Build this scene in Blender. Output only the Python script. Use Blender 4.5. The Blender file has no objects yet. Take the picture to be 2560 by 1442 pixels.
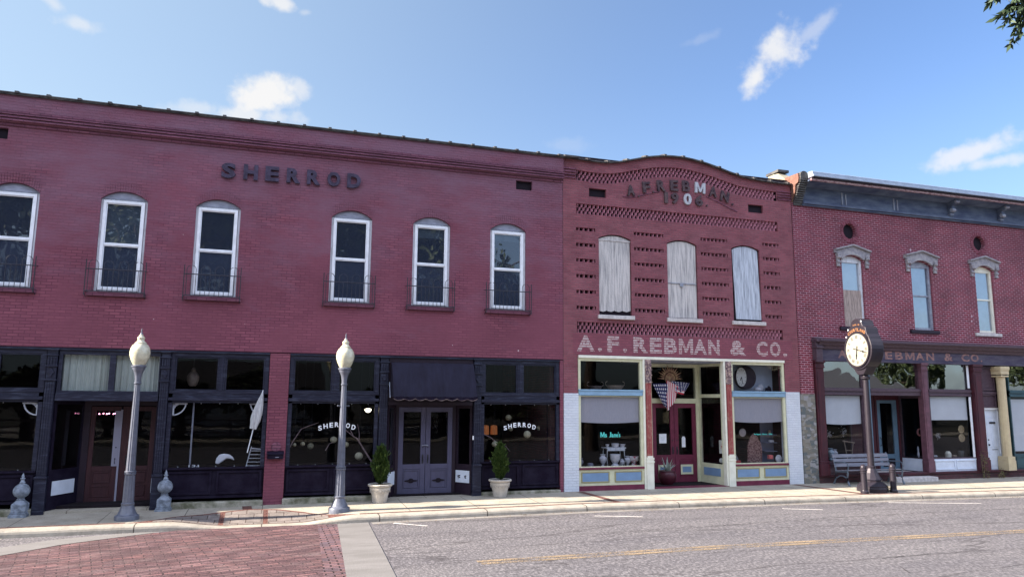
import bpy, bmesh, math, random
from mathutils import Vector, Matrix
random.seed(7)
R = math.radians
S = bpy.context.scene
COL = S.collection

# ------------------------------------------------------------------ camera
YAW, PIT, ROL = R(17.98), R(8.57), R(.39)
cam = bpy.data.cameras.new('camera'); cam.lens = 26.0; cam.sensor_width = 36.0
cam.clip_start = .1; cam.clip_end = 5000
camo = bpy.data.objects.new('camera', cam); COL.objects.link(camo)
fw = Vector((math.sin(YAW)*math.cos(PIT), math.cos(YAW)*math.cos(PIT), math.sin(PIT)))
rt = Vector((math.cos(YAW), -math.sin(YAW), 0)); up = rt.cross(fw)
rt2 = math.cos(ROL)*rt + math.sin(ROL)*up; up2 = -math.sin(ROL)*rt + math.cos(ROL)*up
CP = Vector((0, -18.5, 2.36))
camo.matrix_world = Matrix(((rt2.x, up2.x, -fw.x, CP.x), (rt2.y, up2.y, -fw.y, CP.y), (rt2.z, up2.z, -fw.z, CP.z), (0, 0, 0, 1)))
S.camera = camo
S.render.resolution_x = 1024; S.render.resolution_y = 576

# ------------------------------------------------------------------ light
SUN_EL, SUN_BACK = R(27), R(2.6)      # low sun from the left, a little behind the fronts
sd = Vector((-math.cos(SUN_EL)*math.cos(SUN_BACK), math.cos(SUN_EL)*math.sin(SUN_BACK), math.sin(SUN_EL)))
sun = bpy.data.lights.new('sun', 'SUN'); sun.energy = 5.0; sun.angle = R(.5); sun.color = (1, .88, .74)
suno = bpy.data.objects.new('sun', sun); COL.objects.link(suno)
suno.location = (-30, 5, 20); suno.rotation_euler = sd.to_track_quat('Z', 'Y').to_euler()

W = bpy.data.worlds.new('World'); S.world = W; W.use_nodes = True
nt = W.node_tree; N = nt.nodes; L = nt.links
for n in list(N): N.remove(n)
wo = N.new('ShaderNodeOutputWorld'); bg = N.new('ShaderNodeBackground'); L.new(bg.outputs[0], wo.inputs[0])
bg.inputs[1].default_value = .05
sky = N.new('ShaderNodeTexSky'); sky.sky_type = 'NISHITA'; sky.sun_disc = False
sky.sun_elevation = SUN_EL; sky.sun_rotation = math.atan2(sd.x, sd.y)
sky.air_density = 1.0; sky.dust_density = 1.6; sky.ozone_density = 2.2
tc = N.new('ShaderNodeTexCoord')

def wmath(op, a, b=None, c=None):
    n = N.new('ShaderNodeMath'); n.operation = op
    for i, v in enumerate((a, b, c)):
        if v is None: continue
        if isinstance(v, (int, float)): n.inputs[i].default_value = v
        else: L.new(v, n.inputs[i])
    return n.outputs[0]
def wdot(v):
    n = N.new('ShaderNodeVectorMath'); n.operation = 'DOT_PRODUCT'
    L.new(tc.outputs['Generated'], n.inputs[0]); n.inputs[1].default_value = v
    return n.outputs['Value']
nz = N.new('ShaderNodeTexNoise'); nz.inputs['Scale'].default_value = 18; nz.inputs['Detail'].default_value = 7
nz.inputs['Roughness'].default_value = .58; L.new(tc.outputs['Generated'], nz.inputs['Vector'])
nz2 = N.new('ShaderNodeTexNoise'); nz2.inputs['Scale'].default_value = 60; nz2.inputs['Detail'].default_value = 5
L.new(tc.outputs['Generated'], nz2.inputs['Vector'])
nsum = wmath('ADD', wmath('MULTIPLY', nz.outputs[0], 1.5), wmath('MULTIPLY', nz2.outputs[0], .8))
nsum = wmath('SUBTRACT', nsum, 1.15)
def cloud(px, py, a, b, ang, dens, edge=1.5):
    """a cumulus in the sky, its bearing given in picture pixels of the 2560 photograph"""
    d = ((px-1280)/1850*rt2 - (py-721)/1850*up2 + fw).normalized()
    ca, sa = math.cos(R(ang)), math.sin(R(ang))
    u = (ca*rt2 + sa*up2); u = (u - u.dot(d)*d).normalized(); v = d.cross(u)
    dn = wdot(d); du = wmath('DIVIDE', wdot(u), dn); dv = wmath('DIVIDE', wdot(v), dn)
    r = wmath('SQRT', wmath('ADD', wmath('POWER', wmath('ABSOLUTE', wmath('DIVIDE', du, a/1850)), 2), wmath('POWER', wmath('ABSOLUTE', wmath('DIVIDE', dv, b/1850)), 2)))
    m = wmath('SUBTRACT', wmath('ADD', 1.0, wmath('MULTIPLY', nsum, edge)), r)
    m = wmath('MULTIPLY', m, wmath('GREATER_THAN', dn, .2))
    n = N.new('ShaderNodeMapRange'); n.interpolation_type = 'SMOOTHSTEP'
    n.inputs['From Min'].default_value = -.12; n.inputs['From Max'].default_value = .85; n.inputs['To Max'].default_value = dens
    L.new(m, n.inputs['Value']); return n.outputs[0]
cl = None
for args in [(665, 240, 88, 50, 8, .95), (750, 225, 26, 30, 30, .6), (615, 290, 70, 30, 0, .75), (690, 295, 60, 24, 0, .6), (480, 272, 60, 22, 0, .45), (700, 8, 46, 18, -20, .8), (765, 32, 20, 10, 0, .3),
             (203, 62, 46, 17, -12, .5), (132, 8, 26, 14, -40, .45), (1888, 190, 60, 42, 62, .9), (1945, 130, 80, 48, 38, .85), (2030, 75, 80, 20, 42, .35),
             (2440, 378, 120, 26, 20, .75), (2490, 405, 80, 16, 8, .6), (1750, 100, 50, 14, 20, .12), (1410, 362, 60, 18, 0, .12)]:
    c = cloud(*args); cl = c if cl is None else wmath('MAXIMUM', cl, c)
# unseen bright cloud added behind the viewer to light the fronts
def wmap(v, a, b, c=0., d=1.):
    n = N.new('ShaderNodeMapRange'); n.interpolation_type = 'SMOOTHSTEP'; L.new(v, n.inputs['Value'])
    for k, x in zip(('From Min', 'From Max', 'To Min', 'To Max'), (a, b, c, d)): n.inputs[k].default_value = x
    return n.outputs[0]
nb = N.new('ShaderNodeTexNoise'); nb.inputs['Scale'].default_value = 3.2; nb.inputs['Detail'].default_value = 8; nb.inputs['Roughness'].default_value = .55; L.new(tc.outputs['Generated'], nb.inputs['Vector'])
cloud_fill = wmath('MULTIPLY', wmath('MULTIPLY', wmap(wdot(Vector((0, -1, 0))), -.02, .25), wmap(wdot(Vector((0, 0, 1))), .22, .42)), wmap(nb.outputs[0], .34, .56, .35, 1))
mixc = N.new('ShaderNodeMix'); mixc.data_type = 'RGBA'
hz = N.new('ShaderNodeMix'); hz.data_type = 'RGBA'; hz.blend_type = 'MULTIPLY'; hz.inputs['Factor'].default_value = 1
hz.inputs['B'].default_value = (.97, 1.07, 1.27, 1); L.new(sky.outputs[0], hz.inputs['A'])
# thin haze: paler towards the sun and towards the horizon
hf = wmath('ADD', wmap(wdot(Vector((sd.x, sd.y, 0)).normalized()), -.75, .55, 0, .62), wmath('MULTIPLY', wmap(wdot(Vector((0, 0, 1))), .42, .08, 0, .26), 1))
hzm = N.new('ShaderNodeMix'); hzm.data_type = 'RGBA'; L.new(hf, hzm.inputs['Factor']); L.new(hz.outputs['Result'], hzm.inputs['A']); hzm.inputs['B'].default_value = (3.1, 3.95, 4.4, 1)
L.new(cl, mixc.inputs['Factor']); L.new(hzm.outputs['Result'], mixc.inputs['A']); mixc.inputs['B'].default_value = (4.6, 4.55, 4.5, 1)
mixb = N.new('ShaderNodeMix'); mixb.data_type = 'RGBA'; L.new(cloud_fill, mixb.inputs['Factor']); L.new(mixc.outputs['Result'], mixb.inputs['A']); mixb.inputs['B'].default_value = (9.6, 10.6, 13.6, 1)
L.new(mixb.outputs['Result'], bg.inputs[0])

S.view_settings.view_transform = 'Standard'; S.view_settings.look = 'None'
S.view_settings.exposure = 2.06; S.view_settings.gamma = 1

# ------------------------------------------------------------------ helpers
ORG = {}
def tag(o, label=None, cat=None, group=None, kind=None):
    if label: o['label'] = label
    if cat: o['category'] = cat
    if group: o['group'] = group
    if kind: o['kind'] = kind
    return o
def empty(name, loc, label, cat, group=None):
    o = bpy.data.objects.new(name, None); COL.objects.link(o); o.location = loc
    o.empty_display_size = .2; ORG[o] = Vector(loc); return tag(o, label, cat, group)

class MB:
    def __init__(s): s.v = []; s.f = []; s.m = []
    def quad(s, a, b, c, d, m=0):
        i = len(s.v); s.v += [a, b, c, d]; s.f.append((i, i+1, i+2, i+3)); s.m.append(m)
    def ngon(s, pts, m=0):
        i = len(s.v); s.v += list(pts); s.f.append(tuple(range(i, i+len(pts)))); s.m.append(m)
    def box(s, x0, x1, y0, y1, z0, z1, m=0):
        i = len(s.v)
        s.v += [(x0,y0,z0),(x1,y0,z0),(x1,y1,z0),(x0,y1,z0),(x0,y0,z1),(x1,y0,z1),(x1,y1,z1),(x0,y1,z1)]
        for f in ((0,3,2,1),(4,5,6,7),(0,1,5,4),(1,2,6,5),(2,3,7,6),(3,0,4,7)):
            s.f.append(tuple(i+k for k in f)); s.m.append(m)
        return s
    def prism(s, pts, y0, y1, m=0):
        """outline in x,z (anticlockwise seen from the street) pushed from y0 to y1"""
        n = len(pts); i = len(s.v)
        s.v += [(x, y0, z) for x, z in pts] + [(x, y1, z) for x, z in pts]
        s.f.append(tuple(range(i, i+n))); s.m.append(m)
        s.f.append(tuple(range(i+2*n-1, i+n-1, -1))); s.m.append(m)
        for k in range(n):
            s.f.append((i+k, i+n+k, i+n+(k+1) % n, i+(k+1) % n)); s.m.append(m)
        return s
    def prismx(s, pts, x0, x1, m=0):
        n = len(pts); i = len(s.v)
        s.v += [(x0, y, z) for y, z in pts] + [(x1, y, z) for y, z in pts]
        s.f.append(tuple(range(i+n-1, i-1, -1))); s.m.append(m)
        s.f.append(tuple(range(i+n, i+2*n))); s.m.append(m)
        for k in range(n):
            s.f.append((i+k, i+(k+1) % n, i+n+(k+1) % n, i+n+k)); s.m.append(m)
        return s
    def lathe(s, prof, cx, cy, cz=0, n=24, m=0, axis='z', sx=1, sy=1):
        i = len(s.v); k = len(prof)
        for r, z in prof:
            for j in range(n):
                a = 2*math.pi*j/n; c, d = r*math.cos(a), r*math.sin(a)
                if axis == 'z': s.v.append((cx+c*sx, cy+d*sy, cz+z))
                elif axis == 'y': s.v.append((cx+c, cy+z, cz+d))
                else: s.v.append((cx+z, cy+c, cz+d))
        for q in range(k-1):
            for j in range(n):
                j2 = (j+1) % n
                s.f.append((i+q*n+j, i+q*n+j2, i+(q+1)*n+j2, i+(q+1)*n+j)); s.m.append(m)
        s.f.append(tuple(i+j for j in reversed(range(n)))); s.m.append(m)
        s.f.append(tuple(i+(k-1)*n+j for j in range(n))); s.m.append(m)
        return s
    def tube(s, pts, r, n=6, m=0):
        pts = [Vector(p) for p in pts]; i = len(s.v); rr = r if isinstance(r, (list, tuple)) else [r]*len(pts)
        ref = None
        for k, p in enumerate(pts):
            t = (pts[min(k+1, len(pts)-1)] - pts[max(k-1, 0)])
            t = t.normalized() if t.length > 1e-9 else Vector((0, 0, 1))
            if ref is None: ref = Vector((0, 0, 1)) if abs(t.z) < .9 else Vector((1, 0, 0))
            a = t.cross(ref).normalized(); b = t.cross(a); ref = b.cross(t) if False else ref
            for j in range(n):
                g = 2*math.pi*j/n
                s.v.append(tuple(p + rr[k]*(math.cos(g)*a + math.sin(g)*b)))
        for k in range(len(pts)-1):
            for j in range(n):
                j2 = (j+1) % n
                s.f.append((i+k*n+j, i+k*n+j2, i+(k+1)*n+j2, i+(k+1)*n+j)); s.m.append(m)
        s.f.append(tuple(i+j for j in reversed(range(n)))); s.m.append(m)
        s.f.append(tuple(i+(len(pts)-1)*n+j for j in range(n))); s.m.append(m)
        return s
    def ball(s, c, r, n=14, m=0, sz=1.0, sy=1.0):
        prof = [(max(.002, r*math.sin(math.pi*k/n)), -r*sz*math.cos(math.pi*k/n)) for k in range(n+1)]
        return s.lathe(prof, c[0], c[1], c[2], n*2, m, sy=sy)
    def clusters(s, gap=.15):
        par = list(range(len(s.v)))
        def fd(a):
            while par[a] != a: par[a] = par[par[a]]; a = par[a]
            return a
        for f in s.f:
            for k in f[1:]: par[fd(k)] = fd(f[0])
        box = {}
        for i, v in enumerate(s.v):
            r_ = fd(i); b = box.setdefault(r_, [v[0], v[0]]); b[0] = min(b[0], v[0]); b[1] = max(b[1], v[0])
        grp = []
        for r_, (a, b) in sorted(box.items(), key=lambda t: t[1][0]):
            if grp and a <= grp[-1][1]+gap: grp[-1][1] = max(grp[-1][1], b); grp[-1][2].add(r_)
            else: grp.append([a, b, {r_}])
        out = []
        for a, b, rs in grp:
            m = MB(); mp = {}
            for f, mi in zip(s.f, s.m):
                if fd(f[0]) in rs:
                    g = []
                    for k in f:
                        if k not in mp: mp[k] = len(m.v); m.v.append(s.v[k])
                        g.append(mp[k])
                    m.f.append(tuple(g)); m.m.append(mi)
            out.append(m)
        return out
    def build_each(s, *a, **k):
        return [m.build(*a, **k) for m in s.clusters()]
    def build(s, name, mats, parent=None, smooth=False, bevel=0, seg=2, fix=True):
        me = bpy.data.meshes.new(name)
        org = ORG.get(parent, Vector((0, 0, 0)))
        me.from_pydata([tuple(Vector(v)-org) for v in s.v], [], s.f)
        if not isinstance(mats, (list, tuple)): mats = [mats]
        for m in mats: me.materials.append(m)
        me.polygons.foreach_set('material_index', s.m)
        if fix:
            bm = bmesh.new(); bm.from_mesh(me); bmesh.ops.recalc_face_normals(bm, faces=bm.faces); bm.to_mesh(me); bm.free()
        if smooth:
            me.polygons.foreach_set('use_smooth', [True]*len(me.polygons))
            try: me.set_sharp_from_angle(angle=R(38))
            except Exception: pass
        me.update()
        o = bpy.data.objects.new(name, me); COL.objects.link(o)
        if parent is not None: o.parent = parent; ORG[o] = org
        else: ORG[o] = Vector((0, 0, 0))
        if bevel:
            b = o.modifiers.new('bevel', 'BEVEL'); b.width = bevel; b.segments = seg; b.limit_method = 'ANGLE'; b.angle_limit = R(40)
        return o

def copy_tree(o, loc, rz=0, label=None):
    c = o.copy(); COL.objects.link(c); c.location = loc; c.rotation_euler = (0, 0, rz)
    if label: c['label'] = label
    def rec(a, b):
        for ch in a.children:
            d = ch.copy(); COL.objects.link(d); d.parent = b; rec(ch, d)
    rec(o, c); return c

# ---- materials
def mat(name, col, rough=.6, metal=0, var=.0, vscale=3, bump=0, bscale=40, col2=None, spec=.5, streak=None, coat=0, pk=None):
    spec = min(spec, .3)
    m = bpy.data.materials.new(name); m.use_nodes = True; t = m.node_tree; n = t.nodes; l = t.links
    b = n['Principled BSDF']; b.inputs['Roughness'].default_value = rough; b.inputs['Metallic'].default_value = metal
    b.inputs['Specular IOR Level'].default_value = spec; b.inputs['Coat Weight'].default_value = coat
    c4 = (*col, 1); b.inputs['Base Color'].default_value = c4
    if var or col2:
        co = n.new('ShaderNodeTexCoord'); mp = n.new('ShaderNodeMapping'); l.new(co.outputs['Object'], mp.inputs[0])
        if streak: mp.inputs['Scale'].default_value = streak
        z = n.new('ShaderNodeTexNoise'); z.inputs['Scale'].default_value = vscale; z.inputs['Detail'].default_value = 8; z.inputs['Roughness'].default_value = .62
        l.new(mp.outputs[0], z.inputs['Vector'])
        rp = n.new('ShaderNodeValToRGB'); l.new(z.outputs[0], rp.inputs[0])
        lo, hi = pk or (.36, .64)
        rp.color_ramp.elements[0].position = lo; rp.color_ramp.elements[1].position = hi
        c2 = col2 or tuple(min(1, x*(1+var)) for x in col); c1 = col if col2 else tuple(x*(1-var) for x in col)
        rp.color_ramp.elements[0].color = (*c1, 1); rp.color_ramp.elements[1].color = (*c2, 1)
        l.new(rp.outputs[0], b.inputs['Base Color'])
    if bump:
        co = n.new('ShaderNodeTexCoord'); z = n.new('ShaderNodeTexNoise'); z.inputs['Scale'].default_value = bscale; z.inputs['Detail'].default_value = 6
        l.new(co.outputs['Object'], z.inputs['Vector']); bp = n.new('ShaderNodeBump'); bp.inputs['Strength'].default_value = bump; bp.inputs['Distance'].default_value = .02
        l.new(z.outputs[0], bp.inputs['Height']); l.new(bp.outputs[0], b.inputs['Normal'])
    return m

def emit(name, col, s):
    m = mat(name, col); b = m.node_tree.nodes['Principled BSDF']
    b.inputs['Emission Color'].default_value = (*col, 1); b.inputs['Emission Strength'].default_value = s; return m

def brick(name, c1, c2, mortar, wear=None, wearamt=.5, wscale=1.2, bump=.6, ms=.008, plane='xz', bw=.215, rh=.0677, jitter=.25, rough=.85, patch=None, rot=0, flat=None, zfade=0, spec=.3, wavy=1, streaky=0):
    m = bpy.data.materials.new(name); m.use_nodes = True; t = m.node_tree; n = t.nodes; l = t.links
    b = n['Principled BSDF']; b.inputs['Roughness'].default_value = rough; b.inputs['Specular IOR Level'].default_value = .3
    co = n.new('ShaderNodeTexCoord'); sp = n.new('ShaderNodeSeparateXYZ'); l.new(co.outputs['Object'], sp.inputs[0])
    cb = n.new('ShaderNodeCombineXYZ')
    if plane == 'xz':
        ad = n.new('ShaderNodeMath'); ad.operation = 'ADD'; l.new(sp.outputs[0], ad.inputs[0]); l.new(sp.outputs[1], ad.inputs[1])
        l.new(ad.outputs[0], cb.inputs[0]); l.new(sp.outputs[2], cb.inputs[1])
    elif plane == 'xy': l.new(sp.outputs[0], cb.inputs[0]); l.new(sp.outputs[1], cb.inputs[1])
    else: l.new(sp.outputs[1], cb.inputs[0]); l.new(sp.outputs[0], cb.inputs[1])
    if rot:
        vr = n.new('ShaderNodeVectorRotate'); vr.inputs['Angle'].default_value = R(rot); vr.rotation_type = 'Z_AXIS'; l.new(cb.outputs[0], vr.inputs['Vector']); cb = vr
    # small waviness so that courses are not ruled lines
    wz = n.new('ShaderNodeTexNoise'); wz.inputs['Scale'].default_value = 2.3; l.new(cb.outputs[0], wz.inputs['Vector'])
    wm = n.new('ShaderNodeVectorMath'); wm.operation = 'MULTIPLY_ADD'; l.new(wz.outputs['Color'], wm.inputs[0]); wm.inputs[1].default_value = (.02*wavy, .012*wavy, 0); l.new(cb.outputs[0], wm.inputs[2])
    br = n.new('ShaderNodeTexBrick'); l.new(wm.outputs[0], br.inputs['Vector'])
    br.inputs['Scale'].default_value = 1; br.inputs['Brick Width'].default_value = bw; br.inputs['Row Height'].default_value = rh
    br.inputs['Mortar Size'].default_value = ms; br.inputs['Mortar Smooth'].default_value = .3; br.inputs['Bias'].default_value = 0
    br.inputs['Color1'].default_value = (*c1, 1); br.inputs['Color2'].default_value = (*c2, 1); br.inputs['Mortar'].default_value = (*mortar, 1)
    # per-area variation
    z = n.new('ShaderNodeTexNoise'); z.inputs['Scale'].default_value = wscale; z.inputs['Detail'].default_value = 9; z.inputs['Roughness'].default_value = .65
    l.new(co.outputs['Object'], z.inputs['Vector'])
    last = br.outputs['Color']
    if flat:      # paint that fills the joints in patches
        zf = n.new('ShaderNodeTexNoise'); zf.inputs['Scale'].default_value = 1.1; zf.inputs['Detail'].default_value = 5; l.new(co.outputs['Object'], zf.inputs['Vector'])
        rf = n.new('ShaderNodeMapRange'); l.new(zf.outputs[0], rf.inputs['Value']); rf.inputs['From Min'].default_value = .62; rf.inputs['From Max'].default_value = .40; rf.inputs['To Min'].default_value = .1; rf.inputs['To Max'].default_value = .92
        mf = n.new('ShaderNodeMix'); mf.data_type = 'RGBA'; l.new(rf.outputs[0], mf.inputs['Factor']); l.new(last, mf.inputs['A']); mf.inputs['B'].default_value = (*flat, 1); last = mf.outputs['Result']
    hs = n.new('ShaderNodeHueSaturation'); l.new(last, hs.inputs['Color'])
    mr = n.new('ShaderNodeMapRange'); l.new(z.outputs[0], mr.inputs['Value']); mr.inputs['From Min'].default_value = .3; mr.inputs['From Max'].default_value = .7
    mr.inputs['To Min'].default_value = 1-jitter; mr.inputs['To Max'].default_value = 1+jitter; l.new(mr.outputs[0], hs.inputs['Value']); last = hs.outputs[0]
    if wear:
        z2 = n.new('ShaderNodeTexNoise'); z2.inputs['Scale'].default_value = wscale*1.7; z2.inputs['Detail'].default_value = 12; z2.inputs['Roughness'].default_value = .72
        mp = n.new('ShaderNodeMapping'); mp.inputs['Scale'].default_value = (.55, 1, 1.5); l.new(co.outputs['Object'], mp.inputs[0]); l.new(mp.outputs[0], z2.inputs['Vector'])
        r2 = n.new('ShaderNodeMapRange'); l.new(z2.outputs[0], r2.inputs['Value']); r2.inputs['From Min'].default_value = .44; r2.inputs['From Max'].default_value = .74; r2.inputs['To Max'].default_value = wearamt
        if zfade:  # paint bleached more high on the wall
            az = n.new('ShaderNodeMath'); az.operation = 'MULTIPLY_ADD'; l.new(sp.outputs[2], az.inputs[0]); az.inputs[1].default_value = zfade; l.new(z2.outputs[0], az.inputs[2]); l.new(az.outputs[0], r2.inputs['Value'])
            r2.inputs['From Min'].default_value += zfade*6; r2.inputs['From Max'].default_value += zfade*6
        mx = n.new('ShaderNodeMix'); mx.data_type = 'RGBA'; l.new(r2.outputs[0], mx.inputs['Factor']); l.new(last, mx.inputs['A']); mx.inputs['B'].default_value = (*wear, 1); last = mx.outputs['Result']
    if streaky:   # sunken rows and dark worn joints running along the courses
        ms_ = n.new('ShaderNodeMapping'); ms_.inputs['Scale'].default_value = (1.3, 8, 1); l.new(wm.outputs[0], ms_.inputs[0])
        zs_ = n.new('ShaderNodeTexNoise'); zs_.inputs['Scale'].default_value = 1.2; zs_.inputs['Detail'].default_value = 5; l.new(ms_.outputs[0], zs_.inputs['Vector'])
        rs_ = n.new('ShaderNodeMapRange'); l.new(zs_.outputs[0], rs_.inputs['Value']); rs_.inputs['From Min'].default_value = .55; rs_.inputs['From Max'].default_value = .44; rs_.inputs['To Min'].default_value = 0; rs_.inputs['To Max'].default_value = .85
        mx = n.new('ShaderNodeMix'); mx.data_type = 'RGBA'; l.new(rs_.outputs[0], mx.inputs['Factor']); l.new(last, mx.inputs['A']); mx.inputs['B'].default_value = (.055, .03, .036, 1); last = mx.outputs['Result']
    if patch:     # scattered pale specks: old anchors, bird lime, spalled bricks
        z3 = n.new('ShaderNodeTexVoronoi'); z3.inputs['Scale'].default_value = patch[1]; l.new(co.outputs['Object'], z3.inputs['Vector'])
        lt = n.new('ShaderNodeMath'); lt.operation = 'LESS_THAN'; l.new(z3.outputs['Distance'], lt.inputs[0]); lt.inputs[1].default_value = patch[2]
        mx = n.new('ShaderNodeMix'); mx.data_type = 'RGBA'; l.new(lt.outputs[0], mx.inputs['Factor']); l.new(last, mx.inputs['A']); mx.inputs['B'].default_value = (*patch[0], 1); last = mx.outputs['Result']
    l.new(last, b.inputs['Base Color'])
    z4 = n.new('ShaderNodeTexNoise'); z4.inputs['Scale'].default_value = 30; z4.inputs['Detail'].default_value = 6; l.new(co.outputs['Object'], z4.inputs['Vector'])
    h = n.new('ShaderNodeMath'); h.operation = 'MULTIPLY_ADD'; l.new(br.outputs['Fac'], h.inputs[0]); h.inputs[1].default_value = -1; l.new(z4.outputs[0], h.inputs[2])
    bp = n.new('ShaderNodeBump'); bp.inputs['Strength'].default_value = bump; bp.inputs['Distance'].default_value = .012
    l.new(h.outputs[0], bp.inputs['Height']); l.new(bp.outputs[0], b.inputs['Normal'])
    return m

def glass(name, tint=(.75, .78, .8), refl=.12, edge=.9, wav=.05, milky_refl=0):
    m = bpy.data.materials.new(name); m.use_nodes = True; t = m.node_tree; n = t.nodes; l = t.links
    n.remove(n['Principled BSDF']); out = n['Material Output']
    tr = n.new('ShaderNodeBsdfTransparent'); tr.inputs[0].default_value = (*tint, 1)
    gl = n.new('ShaderNodeBsdfGlossy'); gl.inputs['Roughness'].default_value = .015; gl.inputs['Color'].default_value = (.95, .97, 1, 1)
    fr = n.new('ShaderNodeLayerWeight'); fr.inputs[0].default_value = .5
    mr = n.new('ShaderNodeMapRange'); l.new(fr.outputs['Facing'], mr.inputs['Value']); mr.inputs['To Min'].default_value = refl; mr.inputs['To Max'].default_value = edge
    pw = n.new('ShaderNodeMath'); pw.operation = 'POWER'; l.new(fr.outputs['Facing'], pw.inputs[0]); pw.inputs[1].default_value = 3; l.new(pw.outputs[0], mr.inputs['Value'])
    if milky_refl:  # bluish diffuse body stands in for milky reflection in the pane
        df = n.new('ShaderNodeBsdfDiffuse'); df.inputs[0].default_value = (.13, .17, .28, 1); dm = n.new('ShaderNodeMixShader'); dm.inputs[0].default_value = milky_refl
        l.new(tr.outputs[0], dm.inputs[1]); l.new(df.outputs[0], dm.inputs[2]); tr = dm
    mx = n.new('ShaderNodeMixShader'); l.new(mr.outputs[0], mx.inputs[0]); l.new(tr.outputs[0], mx.inputs[1]); l.new(gl.outputs[0], mx.inputs[2]); l.new(mx.outputs[0], out.inputs[0])
    co = n.new('ShaderNodeTexCoord'); z = n.new('ShaderNodeTexNoise'); z.inputs['Scale'].default_value = 1.6; z.inputs['Detail'].default_value = 1; l.new(co.outputs['Object'], z.inputs['Vector'])
    bp = n.new('ShaderNodeBump'); bp.inputs['Strength'].default_value = wav; bp.inputs['Distance'].default_value = .05; l.new(z.outputs[0], bp.inputs['Height']); l.new(bp.outputs[0], gl.inputs['Normal'])
    return m

M = {}
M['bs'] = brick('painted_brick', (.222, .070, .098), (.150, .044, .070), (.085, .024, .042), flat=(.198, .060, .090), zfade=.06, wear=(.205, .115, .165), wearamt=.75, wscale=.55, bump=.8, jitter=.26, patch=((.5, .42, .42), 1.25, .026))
M['bs_band'] = brick('painted_brick_band', (.22, .085, .125), (.17, .06, .10), (.09, .035, .06), wear=(.09, .04, .06), wearamt=.8, wscale=1.5, bump=.9, jitter=.22)
M['br'] = brick('red_brick', (.245, .074, .093), (.18, .054, .072), (.19, .085, .10), wear=(.30, .13, .15), wearamt=.5, wscale=1.1, bump=.9, jitter=.2, ms=.009)
M['bc'] = brick('old_brick', (.20, .022, .040), (.115, .017, .032), (.40, .23, .27), zfade=.06, wear=(.16, .050, .075), wearamt=.6, wscale=.8, bump=.9, jitter=.35, ms=.011, patch=((.50, .38, .42), 1.6, .06))
M['bsign'] = brick('sign_brick', (.24, .07, .095), (.20, .06, .085), (.17, .06, .08), wscale=1.6, bump=.7, jitter=.15)
M['wpaint'] = brick('white_painted_brick', (.66, .70, .76), (.60, .64, .71), (.55, .59, .66), wear=(.68, .71, .76), wearamt=.5, wscale=1.2, bump=.8, jitter=.08, ms=.009)
M['bdark'] = brick('dark_foundation_brick', (.10, .035, .04), (.06, .03, .035), (.05, .04, .04), wscale=2, bump=.8)
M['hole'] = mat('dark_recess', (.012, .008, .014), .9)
M['tooth'] = mat('brick_teeth', (.46, .21, .27), .85, var=.2, vscale=14, bump=.4)
M['letter'] = mat('letter_blue_grey', (.052, .042, .075), .8, var=.35, vscale=8, bump=.5)
M['letter_worn'] = mat('letter_worn_brick', (.04, .024, .035), .85, col2=(.11, .075, .08), vscale=9, bump=.6)
M['letter_white'] = mat('letter_white', (.42, .44, .48), .8, col2=(.20, .16, .17), vscale=9, pk=(.5, .75))
def painted_letters():
    m = brick('worn_white_letters', (.50, .42, .42), (.46, .38, .38), (.26, .10, .11), wear=(.30, .14, .14), wearamt=.75, wscale=4, bump=.6, jitter=.12, ms=.012)
    return m
M['sign_white'] = painted_letters()
M['coping'] = mat('coping_tile', (.10, .10, .095), .6, col2=(.035, .03, .035), vscale=5, bump=.3)
M['white'] = mat('white_paint', (.74, .77, .82), .5, var=.08, vscale=6)
M['white_old'] = mat('weathered_white', (.62, .66, .72), .7, col2=(.36, .35, .36), vscale=9, pk=(.5, .72), streak=(3, 1, .5))
M['tymp'] = mat('grey_wood', (.24, .26, .33), .7, var=.2, vscale=7, streak=(1, 1, 3))
M['navy'] = mat('black_navy_paint', (.006, .003, .012), .7, col2=(.014, .011, .024), vscale=4, bump=.12, bscale=15, spec=.12)
M['navy_hi'] = mat('worn_navy_trim', (.011, .012, .028), .5, col2=(.06, .07, .11), vscale=7, pk=(.5, .82), streak=(.5, 1, 4))
M['maroon_sh'] = mat('dark_maroon_panel', (.016, .008, .018), .5, var=.2, vscale=5)
M['iron'] = mat('black_iron', (.03, .03, .04), .45, metal=.2, var=.2, vscale=12)
M['wood_red'] = mat('stained_door_wood', (.055, .018, .022), .55, col2=(.035, .012, .018), vscale=5, streak=(6, 1, .6), bump=.2)
M['greydoor'] = mat('grey_door_paint', (.075, .072, .125), .55, var=.10, vscale=6, streak=(1, 1, .5))
M['glass_up'] = glass('upstairs_glass', (.5, .55, .6), .14, .9, milky_refl=.16)
M['glass_dark'] = glass('insect_screen_glass', (.28, .3, .36), .04, .5, milky_refl=.22)
M['glass'] = glass('shop_glass', (.76, .77, .80), .016, .7, wav=.03)
M['glass_r'] = glass('old_reflective_glass', (.6, .65, .7), .30, .95, wav=.12)
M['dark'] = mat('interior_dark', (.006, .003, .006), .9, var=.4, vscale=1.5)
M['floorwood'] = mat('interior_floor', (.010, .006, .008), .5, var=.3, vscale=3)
M['curtain'] = mat('sheer_curtain', (.42, .47, .42), .8, var=.06, vscale=3)
M['shade'] = mat('white_roller_blind', (.66, .70, .73), .8, var=.05, vscale=2)
M['shade_g'] = mat('woven_blind', (.40, .40, .44), .85, col2=(.47, .46, .50), vscale=22, streak=(6, 1, .4))
M['cream'] = mat('cream_green_paint', (.60, .60, .42), .5, var=.08, vscale=5)
M['cream_w'] = mat('ivory_paint', (.74, .73, .62), .5, var=.07, vscale=5)
M['blue'] = mat('pale_blue_paint', (.22, .36, .50), .5, var=.08, vscale=4)
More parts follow.
